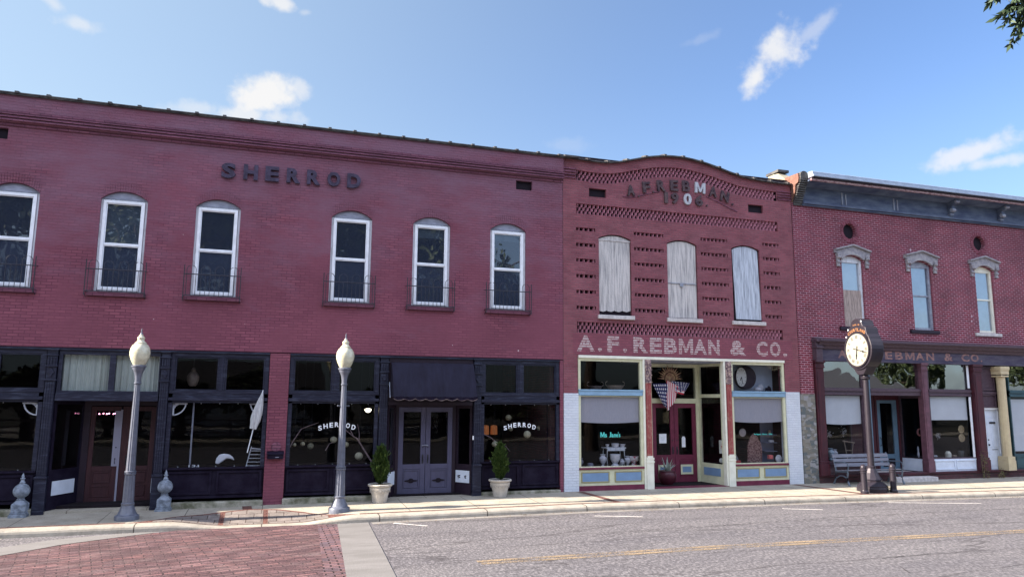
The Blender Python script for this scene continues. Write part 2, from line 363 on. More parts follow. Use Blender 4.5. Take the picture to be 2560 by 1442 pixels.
M['blue_p'] = mat('blue_panel_paint', (.17, .27, .42), .5, var=.07, vscale=4)
M['olive'] = mat('olive_trim', (.30, .27, .14), .55)
M['wine'] = mat('wine_paint', (.14, .022, .05), .5, var=.15, vscale=5)
M['col_red'] = mat('flaking_red_iron', (.30, .07, .07), .6, col2=(.40, .24, .18), vscale=11, pk=(.5, .75), bump=.3)
M['ornam'] = mat('ornament_paint', (.14, .09, .11), .6, col2=(.5, .36, .3), vscale=16, pk=(.45, .6), bump=.5)
M['board'] = mat('weathered_board', (.56, .53, .51), .85, col2=(.24, .235, .24), vscale=5, streak=(5, 1, .35), pk=(.42, .7), bump=.4, bscale=25)
M['board_b'] = mat('weathered_board_blue', (.52, .57, .64), .85, col2=(.20, .22, .27), vscale=6, streak=(6, 1, .35), pk=(.42, .7), bump=.4, bscale=25)
M['plywood'] = mat('weathered_plywood', (.42, .34, .30), .85, col2=(.24, .19, .17), vscale=5, streak=(7, 1, .8), pk=(.4, .6), bump=.3)
M['stone_sill'] = mat('stone_sill', (.50, .47, .46), .85, var=.2, vscale=8, bump=.4)
M['tin'] = mat('painted_tin_cornice', (.045, .060, .115), .6, col2=(.11, .14, .20), vscale=3, streak=(.6, 1, 2), bump=.15, bscale=8)
M['tin_l'] = mat('pale_tin', (.30, .34, .40), .5, col2=(.2, .2, .26), vscale=6)
M['rust'] = mat('rusty_fascia', (.42, .30, .30), .7, col2=(.15, .06, .08), vscale=9, pk=(.45, .6), streak=(1, 1, 4))
M['metalroof'] = mat('galvanised_edge', (.30, .35, .43), .4, metal=.3, var=.1, vscale=5)
M['hood'] = mat('hood_paint', (.23, .22, .25), .7, col2=(.38, .36, .36), vscale=9, pk=(.4, .7), bump=.3)
M['brownframe'] = mat('brown_frame', (.055, .032, .048), .55, col2=(.09, .06, .075), vscale=9, streak=(1, 1, 4))
M['maroon'] = mat('maroon_iron', (.070, .014, .022), .5, col2=(.04, .012, .02), vscale=4, streak=(4, 1, .7))
M['mauve'] = mat('faded_mauve_paint', (.12, .055, .075), .6, var=.2, vscale=7)
M['bluedoor'] = mat('slate_blue_paint', (.10, .17, .24), .5, var=.1, vscale=5)
M['whitedoor'] = mat('white_door_paint', (.60, .66, .76), .5, var=.06, vscale=5)
M['yellow'] = mat('yellow_column_paint', (.56, .47, .29), .55, col2=(.48, .39, .25), vscale=5)
M['signband'] = mat('dark_sign_band', (.045, .035, .07), .65, col2=(.09, .08, .11), vscale=4, streak=(.6, 1, 2), bump=.3)
M['signletter'] = mat('faded_brown_letters', (.36, .20, .17), .8, col2=(.17, .10, .11), vscale=12)
M['green_tr'] = mat('dark_teal_trim', (.03, .07, .085), .5, var=.2)
M['parge'] = mat('cream_stucco', (.30, .275, .21), .9, col2=(.22, .20, .155), vscale=5, bump=.3)
M['sunlit_terra'] = mat('sunlit_brick_side', (.15, .075, .058), .85, var=.25, vscale=10, bump=.5)  # warm sunlit tone painted on the end pier's left face
M['rubble'] = None
M['roofing'] = mat('flat_roof_felt', (.05, .05, .055), .9)
M['concrete'] = mat('old_stone_plinth', (.36, .34, .28), .9, col2=(.11, .11, .07), vscale=5, bump=.6)
M['lampiron'] = mat('grey_lamp_iron', (.105, .115, .15), .34, coat=.3, var=.15, vscale=10)
M['clockiron'] = mat('brown_black_clock_iron', (.024, .020, .028), .38, metal=.2, var=.12, vscale=8)
M['pot'] = mat('cast_stone_pot', (.50, .47, .43), .85, col2=(.36, .34, .31), vscale=8, bump=.3)
M['finial'] = mat('weathered_cast_stone', (.27, .31, .38), .85, col2=(.12, .14, .17), vscale=9, pk=(.38, .62), bump=.6)
M['soil'] = mat('potting_soil', (.03, .02, .015), .95)
M['bench_w'] = mat('bench_slats', (.13, .135, .17), .6, col2=(.20, .205, .24), vscale=6, streak=(.4, 3, 3))
M['bench_m'] = mat('bench_iron', (.11, .14, .18), .45, metal=.2)
def rubble():
    m = bpy.data.materials.new('rubble_stone'); m.use_nodes = True; t = m.node_tree; n = t.nodes; l = t.links; b = n['Principled BSDF']; b.inputs['Roughness'].default_value = .9
    co = n.new('ShaderNodeTexCoord'); mp = n.new('ShaderNodeMapping'); mp.inputs['Scale'].default_value = (5.5, 5.5, 10); l.new(co.outputs['Object'], mp.inputs[0])
    v = n.new('ShaderNodeTexVoronoi'); v.distance = 'CHEBYCHEV'; v.inputs['Scale'].default_value = 1.3; l.new(mp.outputs[0], v.inputs['Vector'])
    r = n.new('ShaderNodeValToRGB'); sp = n.new('ShaderNodeSeparateColor'); l.new(v.outputs['Color'], sp.inputs[0]); l.new(sp.outputs[0], r.inputs[0])
    e = r.color_ramp.elements; e[0].color = (.10, .12, .13, 1); e[1].color = (.30, .30, .31, 1); k = e.new(.5); k.color = (.20, .18, .14, 1)
    l.new(r.outputs[0], b.inputs['Base Color']); bp = n.new('ShaderNodeBump'); bp.inputs['Strength'].default_value = 1; bp.inputs['Distance'].default_value = .03; l.new(sp.outputs[1], bp.inputs['Height']); l.new(bp.outputs[0], b.inputs['Normal'])
    return m
M['rubble'] = rubble()

# ---- wall sheet with openings
def arch_pts(x0, x1, zs, rise, n=14):
    w = (x1-x0)/2; cx = (x0+x1)/2; r = (w*w+rise*rise)/(2*rise); cz = zs+rise-r; a0 = math.asin(min(1, w/r))
    return [(cx + r*math.sin(-a0 + 2*a0*k/n), cz + r*math.cos(-a0 + 2*a0*k/n)) for k in range(n+1)]
def wall(mb, x0, x1, z0, z1, y, depth, holes, m=0, top=None):
    """holes: (x0,x1,z0,z1[,rise]) rise = segmental arch above z1 ; or ('o',cx,cz,r)"""
    rects = []
    for h in holes:
        if h[0] == 'o': rects.append((h[1]-h[3], h[1]+h[3], h[2]-h[3], h[2]+h[3]))
        else: rects.append((h[0], h[1], h[2], h[3] + (h[4] if len(h) > 4 else 0)))
    xs = sorted({x0, x1} | {c for r in rects for c in r[:2]}); zs = sorted({z0, z1} | {c for r in rects for c in r[2:]})
    for i in range(len(xs)-1):
        for k in range(len(zs)-1):
            cx, cz = (xs[i]+xs[i+1])/2, (zs[k]+zs[k+1])/2
            if cx < x0 or cx > x1 or cz < z0 or cz > z1: continue
            if any(r[0] < cx < r[1] and r[2] < cz < r[3] for r in rects): continue
            mb.quad((xs[i], y, zs[k]), (xs[i+1], y, zs[k]), (xs[i+1], y, zs[k+1]), (xs[i], y, zs[k+1]), m)
    for h in holes:
        if h[0] == 'o':
            cx, cz, r = h[1:4]; n = 32
            P = [(cx+r*math.cos(2*math.pi*j/n), cz+r*math.sin(2*math.pi*j/n)) for j in range(n)]
            def sq(a):
                c, s = math.cos(a), math.sin(a); k = max(abs(c), abs(s)); return (cx+r*c/k, cz+r*s/k)
            for j in range(n):
                a, b = 2*math.pi*j/n, 2*math.pi*(j+1)/n; p, q = P[j], P[(j+1) % n]; u, v = sq(a), sq(b)
                mb.quad((p[0], y, p[1]), (u[0], y, u[1]), (v[0], y, v[1]), (q[0], y, q[1]), m)
                mb.quad((p[0], y, p[1]), (q[0], y, q[1]), (q[0], y+depth, q[1]), (p[0], y+depth, p[1]), m)
        else:
            a, b, c, d = h[:4]
            mb.quad((a, y, c), (a, y, d), (a, y+depth, d), (a, y+depth, c), m); mb.quad((b, y, d), (b, y, c), (b, y+depth, c), (b, y+depth, d), m)
            mb.quad((b, y, c), (a, y, c), (a, y+depth, c), (b, y+depth, c), m)
            if len(h) > 4:
                P = arch_pts(a, b, d, h[4]); T = d+h[4]
                for j in range(len(P)-1):
                    p, q = P[j], P[j+1]
                    mb.quad((p[0], y, p[1]), (q[0], y, q[1]), (q[0], y, T), (p[0], y, T), m)
                    mb.quad((p[0], y, p[1]), (p[0], y+depth, p[1]), (q[0], y+depth, q[1]), (q[0], y, q[1]), m)
            else: mb.quad((a, y, d), (b, y, d), (b, y+depth, d), (a, y+depth, d), m)

GLYPH_M = [(0, 0), (.21, 0), (.21, .64), (.42, .10), (.58, .10), (.79, .64), (.79, 0), (1, 0), (1, 1), (.76, 1), (.5, .38), (.24, 1), (0, 1)]
def text(name, s, mt, parent, x0, x1, z0, z1, y, depth=.02, bold=.02, rot=0, each=None):
    """letters as real mesh, fitted to the box x0..x1, z0..z1 on the plane y, facing the street"""
    if s == 'M':
        org = ORG.get(parent, Vector((0, 0, 0))); m = MB(); cx, cz = (x0+x1)/2, (z0+z1)/2; ca, sa = math.cos(rot), math.sin(rot); P = []
        for u, v in GLYPH_M: X, Z = (u-.5)*(x1-x0), (v-.5)*(z1-z0); P.append((cx+X*ca-Z*sa, cz+X*sa+Z*ca))
        m.prism(P, y-depth, y); return m.build(name, mt, parent)
    cu = bpy.data.curves.new(name, 'FONT'); cu.body = s; cu.extrude = .1; cu.offset = bold; cu.resolution_u = 3
    to = bpy.data.objects.new('tmp', cu); COL.objects.link(to)
    dg = bpy.context.evaluated_depsgraph_get(); me = bpy.data.meshes.new_from_object(to.evaluated_get(dg))
    COL.objects.unlink(to); bpy.data.objects.remove(to)
    xs = [v.co.x for v in me.vertices]; ys = [v.co.y for v in me.vertices]
    ax, bx, ay, by = min(xs), max(xs), min(ys), max(ys); org = ORG.get(parent, Vector((0, 0, 0)))
    cx, cz = (x0+x1)/2, (z0+z1)/2; ca, sa = math.cos(rot), math.sin(rot)
    for v in me.vertices:
        X = (v.co.x-(ax+bx)/2)/(bx-ax)*(x1-x0); Z = (v.co.y-(ay+by)/2)/max(1e-6, by-ay)*(z1-z0); Y = y - depth*(v.co.z/.1*.5+.5)
        v.co = Vector((cx+X*ca-Z*sa, Y, cz+X*sa+Z*ca)) - org
    me.materials.clear(); me.materials.append(mt); me.name = name
    o = bpy.data.objects.new(name, me); COL.objects.link(o); o.parent = parent; ORG[o] = org
    return o
def join_meshes(obs, name):
    vs = []; fs = []; ms = []; mats = []
    for o in obs:
        k = len(vs); vs += [v.co.copy() for v in o.data.vertices]; mm = o.data.materials[0]
        if mm not in mats: mats.append(mm)
        for p in o.data.polygons: fs.append(tuple(k+i for i in p.vertices)); ms.append(mats.index(mm))
    me = bpy.data.meshes.new(name); me.from_pydata(vs, [], fs)
    for mm in mats: me.materials.append(mm)
    me.polygons.foreach_set('material_index', ms); me.update()
    r = bpy.data.objects.new(name, me); COL.objects.link(r); r.parent = obs[0].parent; ORG[r] = ORG[obs[0]]
    for o in obs: bpy.data.objects.remove(o)
    return r
def letters(name, mt, parent, items, y, depth, bold=.02, mats=None):
    obs = []
    for i, (ch, x0, x1, z0, z1, rot) in enumerate(items):
        obs.append(text('t', ch, (mats or {}).get(i, mt), parent, x0, x1, z0, z1, y, depth, bold, rot))
    for o in obs: o.name = name; o.data.name = name
    return obs

# ================================================================== GROUND
def base(X): return -0.11*min(1, max(0, (7.5-X)/12.5))
def ease(t): t = min(1, max(0, t)); return t*t*(3-2*t)
def dip(X):   # 1 where the kerb is dropped for the crossing
    return ease((X+1.9)/1.2)*ease((1.9-X)/1.2)
KX = [(-60, -1.4), (-8, -1.75), (-4.65, -1.80), (-2.6, -1.90), (-.7, -1.97), (.4, -2.04), (1.55, -2.14), (2.15, -2.16), (4.6, -2.18), (6.6, -2.22), (12.9, -2.40), (20, -2.84), (30, -3.5), (90, -7)]
def kerb_y(X):
    for (a, ya), (b, yb) in zip(KX, KX[1:]):
        if X <= b: return ya+(yb-ya)*(X-a)/(b-a)
    return KX[-1][1]
def road_z(X, Y): return base(X)-.17+.012*min(5, max(0, kerb_y(X)-Y))
def walk_z(X, Y):
    k = kerb_y(X); t = ease((-Y-.45)/max(.2, -k-.45-.3))
    return base(X)+.022*min(Y, 0) - .122*dip(X)*t
def xs_between(a, b, step):
    n = max(1, int(round((b-a)/step))); return [a+(b-a)*i/n for i in range(n+1)]

def ground_mats():
    def start(name, rough):
        m = bpy.data.materials.new(name); m.use_nodes = True; t = m.node_tree; b = t.nodes['Principled BSDF']; b.inputs['Roughness'].default_value = rough; b.inputs['Specular IOR Level'].default_value = .25
        return m, t.nodes, t.links, b
    def noise(n, l, sc, det=8, ro=.6, strech=None):
        co = n.new('ShaderNodeTexCoord'); z = n.new('ShaderNodeTexNoise'); z.inputs['Scale'].default_value = sc; z.inputs['Detail'].default_value = det; z.inputs['Roughness'].default_value = ro
        if strech:
            mp = n.new('ShaderNodeMapping'); mp.inputs['Scale'].default_value = strech; l.new(co.outputs['Object'], mp.inputs[0]); l.new(mp.outputs[0], z.inputs['Vector'])
        else: l.new(co.outputs['Object'], z.inputs['Vector'])
        return z.outputs[0]
    def ramp(n, l, v, stops):
        r = n.new('ShaderNodeValToRGB'); l.new(v, r.inputs[0]); e = r.color_ramp.elements
        e[0].position, e[0].color = stops[0][0], (*stops[0][1], 1); e[1].position, e[1].color = stops[-1][0], (*stops[-1][1], 1)
        for p, c in stops[1:-1]: k = e.new(p); k.color = (*c, 1)
        return r.outputs[0]
    def mixm(n, l, a, b, f, mode='MIX'):
        x = n.new('ShaderNodeMix'); x.data_type = 'RGBA'; x.blend_type = mode
        for s, v in (('A', a), ('B', b)):
            if isinstance(v, tuple): x.inputs[s].default_value = (*v, 1)
            else: l.new(v, x.inputs[s])
        if isinstance(f, (int, float)): x.inputs['Factor'].default_value = f
        else: l.new(f, x.inputs['Factor'])
        return x.outputs['Result']
    # asphalt: worn aggregate, long tyre-worn bands, cracks
    m, n, l, b = start('asphalt', .85)
    agg = ramp(n, l, noise(n, l, 26, 4, .75, (1, .5, 1)), [(.30, (.045, .043, .048)), (.5, (.104, .100, .110)), (.70, (.25, .240, .252))])
    big = ramp(n, l, noise(n, l, 1.0, 8, .65, (.3, .8, 1)), [(.32, (.84, .83, .85)), (.68, (1.12, 1.1, 1.07))])
    c = mixm(n, l, agg, big, 1, 'MULTIPLY')
    co = n.new('ShaderNodeTexCoord'); mp = n.new('ShaderNodeMapping'); mp.inputs['Scale'].default_value = (.12, .9, 1); l.new(co.outputs['Object'], mp.inputs[0])
    dz = n.new('ShaderNodeTexNoise'); dz.inputs['Scale'].default_value = 2.5; dz.inputs['Detail'].default_value = 5; l.new(mp.outputs[0], dz.inputs['Vector'])
    vm = n.new('ShaderNodeVectorMath'); vm.operation = 'MULTIPLY_ADD'; l.new(dz.outputs['Color'], vm.inputs[0]); vm.inputs[1].default_value = (.5, .5, 0); l.new(mp.outputs[0], vm.inputs[2])
    vo = n.new('ShaderNodeTexVoronoi'); vo.feature = 'DISTANCE_TO_EDGE'; vo.inputs['Scale'].default_value = .8; l.new(vm.outputs[0], vo.inputs['Vector'])
    cr = n.new('ShaderNodeMapRange'); l.new(vo.outputs['Distance'], cr.inputs['Value']); cr.inputs['From Min'].default_value = .0; cr.inputs['From Max'].default_value = .018; cr.inputs['To Min'].default_value = .65; cr.inputs['To Max'].default_value = 0
    c = mixm(n, l, c, (.03, .027, .03), cr.outputs[0]); l.new(c, b.inputs['Base Color'])
    bp = n.new('ShaderNodeBump'); bp.inputs['Strength'].default_value = .5; bp.inputs['Distance'].default_value = .010; l.new(noise(n, l, 26, 4, .75, (1, .5, 1)), bp.inputs['Height']); l.new(bp.outputs[0], b.inputs['Normal'])
    M['asphalt'] = m
    # pavement slabs: cream concrete
    m, n, l, b = start('sidewalk_concrete', .85)
    c = ramp(n, l, noise(n, l, 2.2, 10, .68), [(.3, (.25, .222, .18)), (.5, (.33, .298, .245)), (.7, (.39, .36, .30))])
    sp = ramp(n, l, noise(n, l, 60, 3), [(.3, (.82, .82, .82)), (.7, (1.1, 1.1, 1.1))]); c = mixm(n, l, c, sp, 1, 'MULTIPLY')
    co = n.new('ShaderNodeTexCoord'); sx = n.new('ShaderNodeSeparateXYZ'); l.new(co.outputs['Object'], sx.inputs[0])
    md = n.new('ShaderNodeMath'); md.operation = 'PINGPONG'; l.new(sx.outputs[0], md.inputs[0]); md.inputs[1].default_value = .78
    lt = n.new('ShaderNodeMath'); lt.operation = 'LESS_THAN'; l.new(md.outputs[0], lt.inputs[0]); lt.inputs[1].default_value = .009
    c = mixm(n, l, c, (.12, .10, .08), lt.outputs[0]); l.new(c, b.inputs['Base Color'])
    bp = n.new('ShaderNodeBump'); bp.inputs['Strength'].default_value = .35; bp.inputs['Distance'].default_value = .01; l.new(noise(n, l, 35, 6), bp.inputs['Height']); l.new(bp.outputs[0], b.inputs['Normal'])
    M['walk'] = m
    m, n, l, b = start('kerb_concrete', .85)
    c = ramp(n, l, noise(n, l, 3.5, 10, .7), [(.3, (.19, .175, .15)), (.55, (.31, .285, .245)), (.75, (.37, .345, .30))])
    co = n.new('ShaderNodeTexCoord'); sx = n.new('ShaderNodeSeparateXYZ'); l.new(co.outputs['Object'], sx.inputs[0])
    md = n.new('ShaderNodeMath'); md.operation = 'PINGPONG'; l.new(sx.outputs[0], md.inputs[0]); md.inputs[1].default_value = 1.19
    lt = n.new('ShaderNodeMath'); lt.operation = 'LESS_THAN'; l.new(md.outputs[0], lt.inputs[0]); lt.inputs[1].default_value = .012
    c = mixm(n, l, c, (.07, .06, .05), lt.outputs[0]); l.new(c, b.inputs['Base Color'])
    bp = n.new('ShaderNodeBump'); bp.inputs['Strength'].default_value = .4; bp.inputs['Distance'].default_value = .01; l.new(noise(n, l, 30, 6), bp.inputs['Height']); l.new(bp.outputs[0], b.inputs['Normal'])
    M['kerb'] = m
    M['road_gutter'] = mat('gutter_concrete', (.24, .225, .21), .85, col2=(.14, .13, .125), vscale=3, streak=(.5, 3, 1), bump=.2)
    M['strip'] = mat('concrete_strip', (.175, .168, .168), .85, col2=(.135, .13, .128), vscale=1.6, streak=(.7, 2, 1), bump=.25)
    M['grass'] = mat('grass', (.035, .036, .026), .95, col2=(.055, .05, .04), vscale=1.5, bump=.6)
ground_mats()
M['paver'] = brick('apron_brick', (.155, .076, .078), (.085, .048, .058), (.022, .013, .016), wear=(.185, .135, .135), wearamt=.7, wscale=1.6, bump=1, ms=.012, plane='xy', bw=.30, rh=.125, jitter=.5, rot=-12, wavy=3.2, streaky=1)
M['paver_b'] = brick('apron_border_brick', (.165, .09, .095), (.10, .07, .088), (.02, .012, .014), wscale=2.5, bump=1, ms=.014, plane='xy', bw=.235, rh=.115, jitter=.35)
M['paver_r'] = brick('red_paver', (.15, .065, .052), (.11, .05, .042), (.05, .02, .018), wscale=3, bump=.8, ms=.008, plane='xy', bw=.2, rh=.1, jitter=.2)
M['tactile'] = brick('grey_tactile_paver', (.20, .17, .155), (.15, .13, .12), (.07, .052, .046), wscale=5, bump=.8, ms=.010, plane='xy', bw=.31, rh=.31, jitter=.25)
M['ypaint'] = None

def strip_mesh(xs, yfs, zfn, m=0, mb=None):
    mb = mb or MB()
    for a, b in zip(xs, xs[1:]):
        ya, yb = yfs(a), yfs(b)
        for i in range(len(ya)-1):
            mb.quad((a, ya[i], zfn(a, ya[i])), (b, yb[i], zfn(b, yb[i])), (b, yb[i+1], zfn(b, yb[i+1])), (a, ya[i+1], zfn(a, ya[i+1])), m)
    return mb
# one earth sheet to the horizon
g = MB(); g.quad((-900, -900, -.45), (900, -900, -.45), (900, 900, -.45), (-900, 900, -.45)); tag(g.build('ground', M['grass']), kind='structure')
XS = xs_between(-60, -9, 6) + xs_between(-9, -3, .4)[1:] + xs_between(-3, 3, .1)[1:] + xs_between(3, 30, .4)[1:] + xs_between(30, 90, 6)[1:]
rd = strip_mesh(XS, lambda x: [-24.0, -20, -14, -9, kerb_y(x)-5, kerb_y(x)-2.5, kerb_y(x)-.02, kerb_y(x)+.12], lambda x, y: road_z(x, y))
tag(rd.build('road', M['asphalt']), kind='structure')
sw = strip_mesh(XS, lambda x: [kerb_y(x)+.2]+[kerb_y(x)+.3+(-.5-kerb_y(x)-.3)*k/12 for k in range(13)]+[0, .3, 1.6], lambda x, y: walk_z(x, y) if y > kerb_y(x)+.29 else walk_z(x, kerb_y(x)+.3))
tag(sw.build('sidewalk', M['walk']), kind='structure')
# far pavement and lawn across the street (seen in the windows)
fs = MB(); fs.box(-60, 90, -27, -24, -.5, .0); tag(fs.build('far_sidewalk', M['walk']), kind='structure')
lawn = MB(); lawn.quad((-90, -120, .03), (120, -120, .03), (120, -27, .03), (-90, -27, .03)); tag(lawn.build('lawn', M['grass']), kind='structure')
gv = MB(); gv.quad((-60, -46, .05), (14, -46, .05), (14, -30, .05), (-60, -30, .05)); tag(gv.build('gravel_path', mat('pale_gravel', (.30, .28, .26), .9, var=.2, vscale=4)), kind='structure')
# kerb: rounded nose, dropped at the crossing
kb = MB(); sect = [(-.005, -.02), (.0, .055), (.012, .085), (.04, .105), (.08, .112), (.30, .116)]
KXS = [x for x in XS if -60 <= x <= 90] 
def kpt(x, s):
    kz = road_z(x, kerb_y(x)); tz = walk_z(x, kerb_y(x)+.3)+.004
    zz = kz + (tz-kz)*max(-.2, s[1]/.116)
    return (x, kerb_y(x)+s[0], zz)
for a, b in zip(KXS, KXS[1:]):
    for p, q in zip(sect, sect[1:]): kb.quad(kpt(a, p), kpt(b, p), kpt(b, q), kpt(a, q))
tag(kb.build('kerb', M['kerb'], smooth=True), kind='structure')
gt = strip_mesh([x for x in XS if x >= 2.19] , lambda x: [kerb_y(x)-.27, kerb_y(x)+.0], lambda x, y: road_z(x, y)+.004)
strip_mesh([x for x in XS if x <= -4.3], lambda x: [kerb_y(x)-.27, kerb_y(x)+.0], lambda x, y: road_z(x, y)+.004, mb=gt)
tag(gt.build('road_gutter', M['road_gutter']), kind='structure')
# brick crossing apron, its soldier border and the concrete edge strips
AX = xs_between(-4.4, .93, .3)
def ap_near(x):   # curved near-left edge
    return -8.6
def ap_far(x):
    P = [(-7.5, -8.6), (-6, -6.2), (-4.6, -4.25), (-4.1, -3.78), (-3.4, -2.98), (-2.62, -2.48), (-2, -2.12), (-1.6, -1.98)]
    if x <= -7.5: return -8.6
    for (a, ya), (b, yb) in zip(P, P[1:]):
        if x <= b: return ya+(yb-ya)*(x-a)/(b-a)
    return kerb_y(x)
AX = xs_between(-7.5, -1.6, .3)+xs_between(-1.6, 1.38, .3)[1:]
ap = strip_mesh(AX, lambda x: [-9.2, -7.3, -5, -4.3*1.0 if ap_far(x) > -4.3 else ap_far(x), ap_far(x)] if ap_far(x) > -5 else [-9.2, min(-7.3, ap_far(x)), min(-7.2, ap_far(x)), min(-7.1, ap_far(x)), ap_far(x)], lambda x, y: road_z(x, y)+.006)
tag(ap.build('road_brick_paving', M['paver']), kind='structure')
bd = MB()
def ab(t):   # centre line of border along y : x shifts a little towards the viewer
    return lambda x: x
ys = [-9.2, -7.3, -6, -4.5, -3.2, -2.19]
for (a0, a1, b0, b1, mk, nm, zo) in ((.88, 1.19, 1.10, 1.50, 'paver_b', 'road_brick_border', .009), (1.19, 1.88, 1.50, 2.14, 'strip', 'road_concrete_strip', .010)):
    mb = MB()
    for ya, yb in zip(ys, ys[1:]):
        f = lambda y, p, q: p+(q-p)*(y+7.3)/(5.1)
        xa0, xa1, xb0, xb1 = f(ya, a0, b0), f(ya, a1, b1), f(yb, a0, b0), f(yb, a1, b1)
        mb.quad((xa0, ya, road_z(xa0, ya)+zo), (xa1, ya, road_z(xa1, ya)+zo), (xb1, yb, road_z(xb1, yb)+zo), (xb0, yb, road_z(xb0, yb)+zo))
    tag(mb.build(nm, M[mk]), kind='structure')
cs = MB(); P1 = [(-8.5, -8.6), (-6.9, -6.2), (-5.3, -4.0), (-4.34, -2.95), (-3.68, -2.35), (-2.86, -2.06), (-2.2, -1.98)]; P2 = [(-7.5, -8.6), (-6, -6.2), (-4.6, -4.25), (-4.1, -3.78), (-3.4, -2.98), (-2.62, -2.48), (-1.9, -2.08)]
for k in range(6):
    a, b, c, d = P1[k], P2[k], P2[k+1], P1[k+1]
    cs.quad(*[(q[0], q[1], road_z(q[0], q[1])+.012) for q in (a, b, c, d)])
tag(cs.build('road_curved_strip', M['strip']), kind='structure')
# crossing ramp pavers on the sidewalk
def lens(x):  # upper boundary of the paved ramp
    P = [(-2.6, -1.62), (-2.1, -1.36), (-1.71, -1.02), (-.8, -.66), (-.3, -.52), (.29, -.64), (.9, -1.0), (1.42, -1.5), (1.95, -1.86)]
    for (a, ya), (b, yb) in zip(P, P[1:]):
        if x <= b: return ya+(yb-ya)*(x-a)/(b-a)
    return P[-1][1]
LX = xs_between(-2.6, 1.95, .15)
rp = strip_mesh(LX, lambda x: [kerb_y(x)+.29+(lens(x)-kerb_y(x)-.29)*k/10 for k in range(11)], lambda x, y: walk_z(x, y)+.006)
tag(rp.build('sidewalk_red_paving', M['paver_r']), kind='structure')
tp = MB()
for (a, b) in ((-2.1, -.86), (-.76, .02), (.12, 1.35)):
    strip_mesh(xs_between(a, b, .1), lambda x: [kerb_y(x)+.31+max(.04, lens(x)-.1-kerb_y(x)-.31)*k/10 for k in range(11)], lambda x, y: walk_z(x, y)+.010, mb=tp)
tag(tp.build('sidewalk_grey_paving', M['tactile']), kind='structure')
bj = MB()
def para(mb, p0, p1, w, zfn, zo, n=6):
    for k in range(n):
        t0, t1 = k/n, (k+1)/n; a = [p0[i]+(p1[i]-p0[i])*t0 for i in (0, 1)]; b = [p0[i]+(p1[i]-p0[i])*t1 for i in (0, 1)]
        d = Vector((b[0]-a[0], b[1]-a[1])).normalized(); nx, ny = -d.y*w/2, d.x*w/2
        mb.quad(*[(x, y, zfn(x, y)+zo) for x, y in ((a[0]-nx, a[1]-ny), (b[0]-nx, b[1]-ny), (b[0]+nx, b[1]+ny), (a[0]+nx, a[1]+ny))])
para(bj, (7.9, -.1), (8.1, -1.92), .17, walk_z, .006); para(bj, (14.6, -.1), (15.2, -2.1), .17, walk_z, .006); para(bj, (-.35, .0), (-.3, -.8), .2, walk_z, .008)
for a, b in zip([x for x in XS if 1.95 <= x <= 29.5], [x for x in XS if 1.95 <= x <= 29.5][1:]): para(bj, (a, kerb_y(a)+.36), (b, kerb_y(b)+.36), .09, walk_z, .005, 1)
for a, b in zip([x for x in XS if -12 <= x <= -2.6], [x for x in XS if -12 <= x <= -2.6][1:]): para(bj, (a, kerb_y(a)+.36), (b, kerb_y(b)+.36), .09, walk_z, .005, 1)
tag(bj.build('sidewalk_brick_paving', M['paver_r']), kind='structure')

def worn_paint(name, col, keep):
    m = bpy.data.materials.new(name); m.use_nodes = True; t = m.node_tree; n = t.nodes; l = t.links; b = n['Principled BSDF']; b.inputs['Roughness'].default_value = .8; b.inputs['Base Color'].default_value = (*col, 1)
    co = n.new('ShaderNodeTexCoord'); z = n.new('ShaderNodeTexNoise'); z.inputs['Scale'].default_value = 45; z.inputs['Detail'].default_value = 4; l.new(co.outputs['Object'], z.inputs['Vector'])
    z2 = n.new('ShaderNodeTexNoise'); z2.inputs['Scale'].default_value = 1.5; z2.inputs['Detail'].default_value = 4; l.new(co.outputs['Object'], z2.inputs['Vector'])
    ad = n.new('ShaderNodeMath'); ad.operation = 'MULTIPLY_ADD'; l.new(z2.outputs[0], ad.inputs[0]); ad.inputs[1].default_value = .5; l.new(z.outputs[0], ad.inputs[2])
    mr = n.new('ShaderNodeMapRange'); l.new(ad.outputs[0], mr.inputs['Value']); mr.inputs['From Min'].default_value = keep-.06; mr.inputs['From Max'].default_value = keep+.06; l.new(mr.outputs[0], b.inputs['Alpha'])
    return m
M['ypaint'] = worn_paint('worn_yellow_paint', (.27, .20, .125), .745); M['wpaintl'] = worn_paint('worn_white_paint', (.5, .48, .46), .62)
yl = MB()
for off in (0, -.19):
    Y = [(3.25, -6.80), (7.5, -6.94), (14.3, -7.22), (25, -7.7), (90, -10.6)]
    for p, q in zip(Y, Y[1:]): para(yl, (p[0]-off*.1, p[1]+off), (q[0], q[1]+off), .125, road_z, .006, 12 if q[0] < 30 else 2)
tag(yl.build('road_marking_yellow', M['ypaint']), kind='structure')
wl = MB()
for p, q in (((2.63, -2.45), (3.22, -3.07)), ((7.0, -2.96), (7.95, -3.41)), ((11.8, -3.16), (12.6, -3.60)), ((15.2, -2.95), (17.35, -3.76)), ((22.5, -3.4), (24.5, -4.1))): para(wl, p, q, .085, road_z, .007, 4)
tag(wl.build('road_marking_white', M['wpaintl']), kind='structure')
random.seed(15)
ck_ = MB()
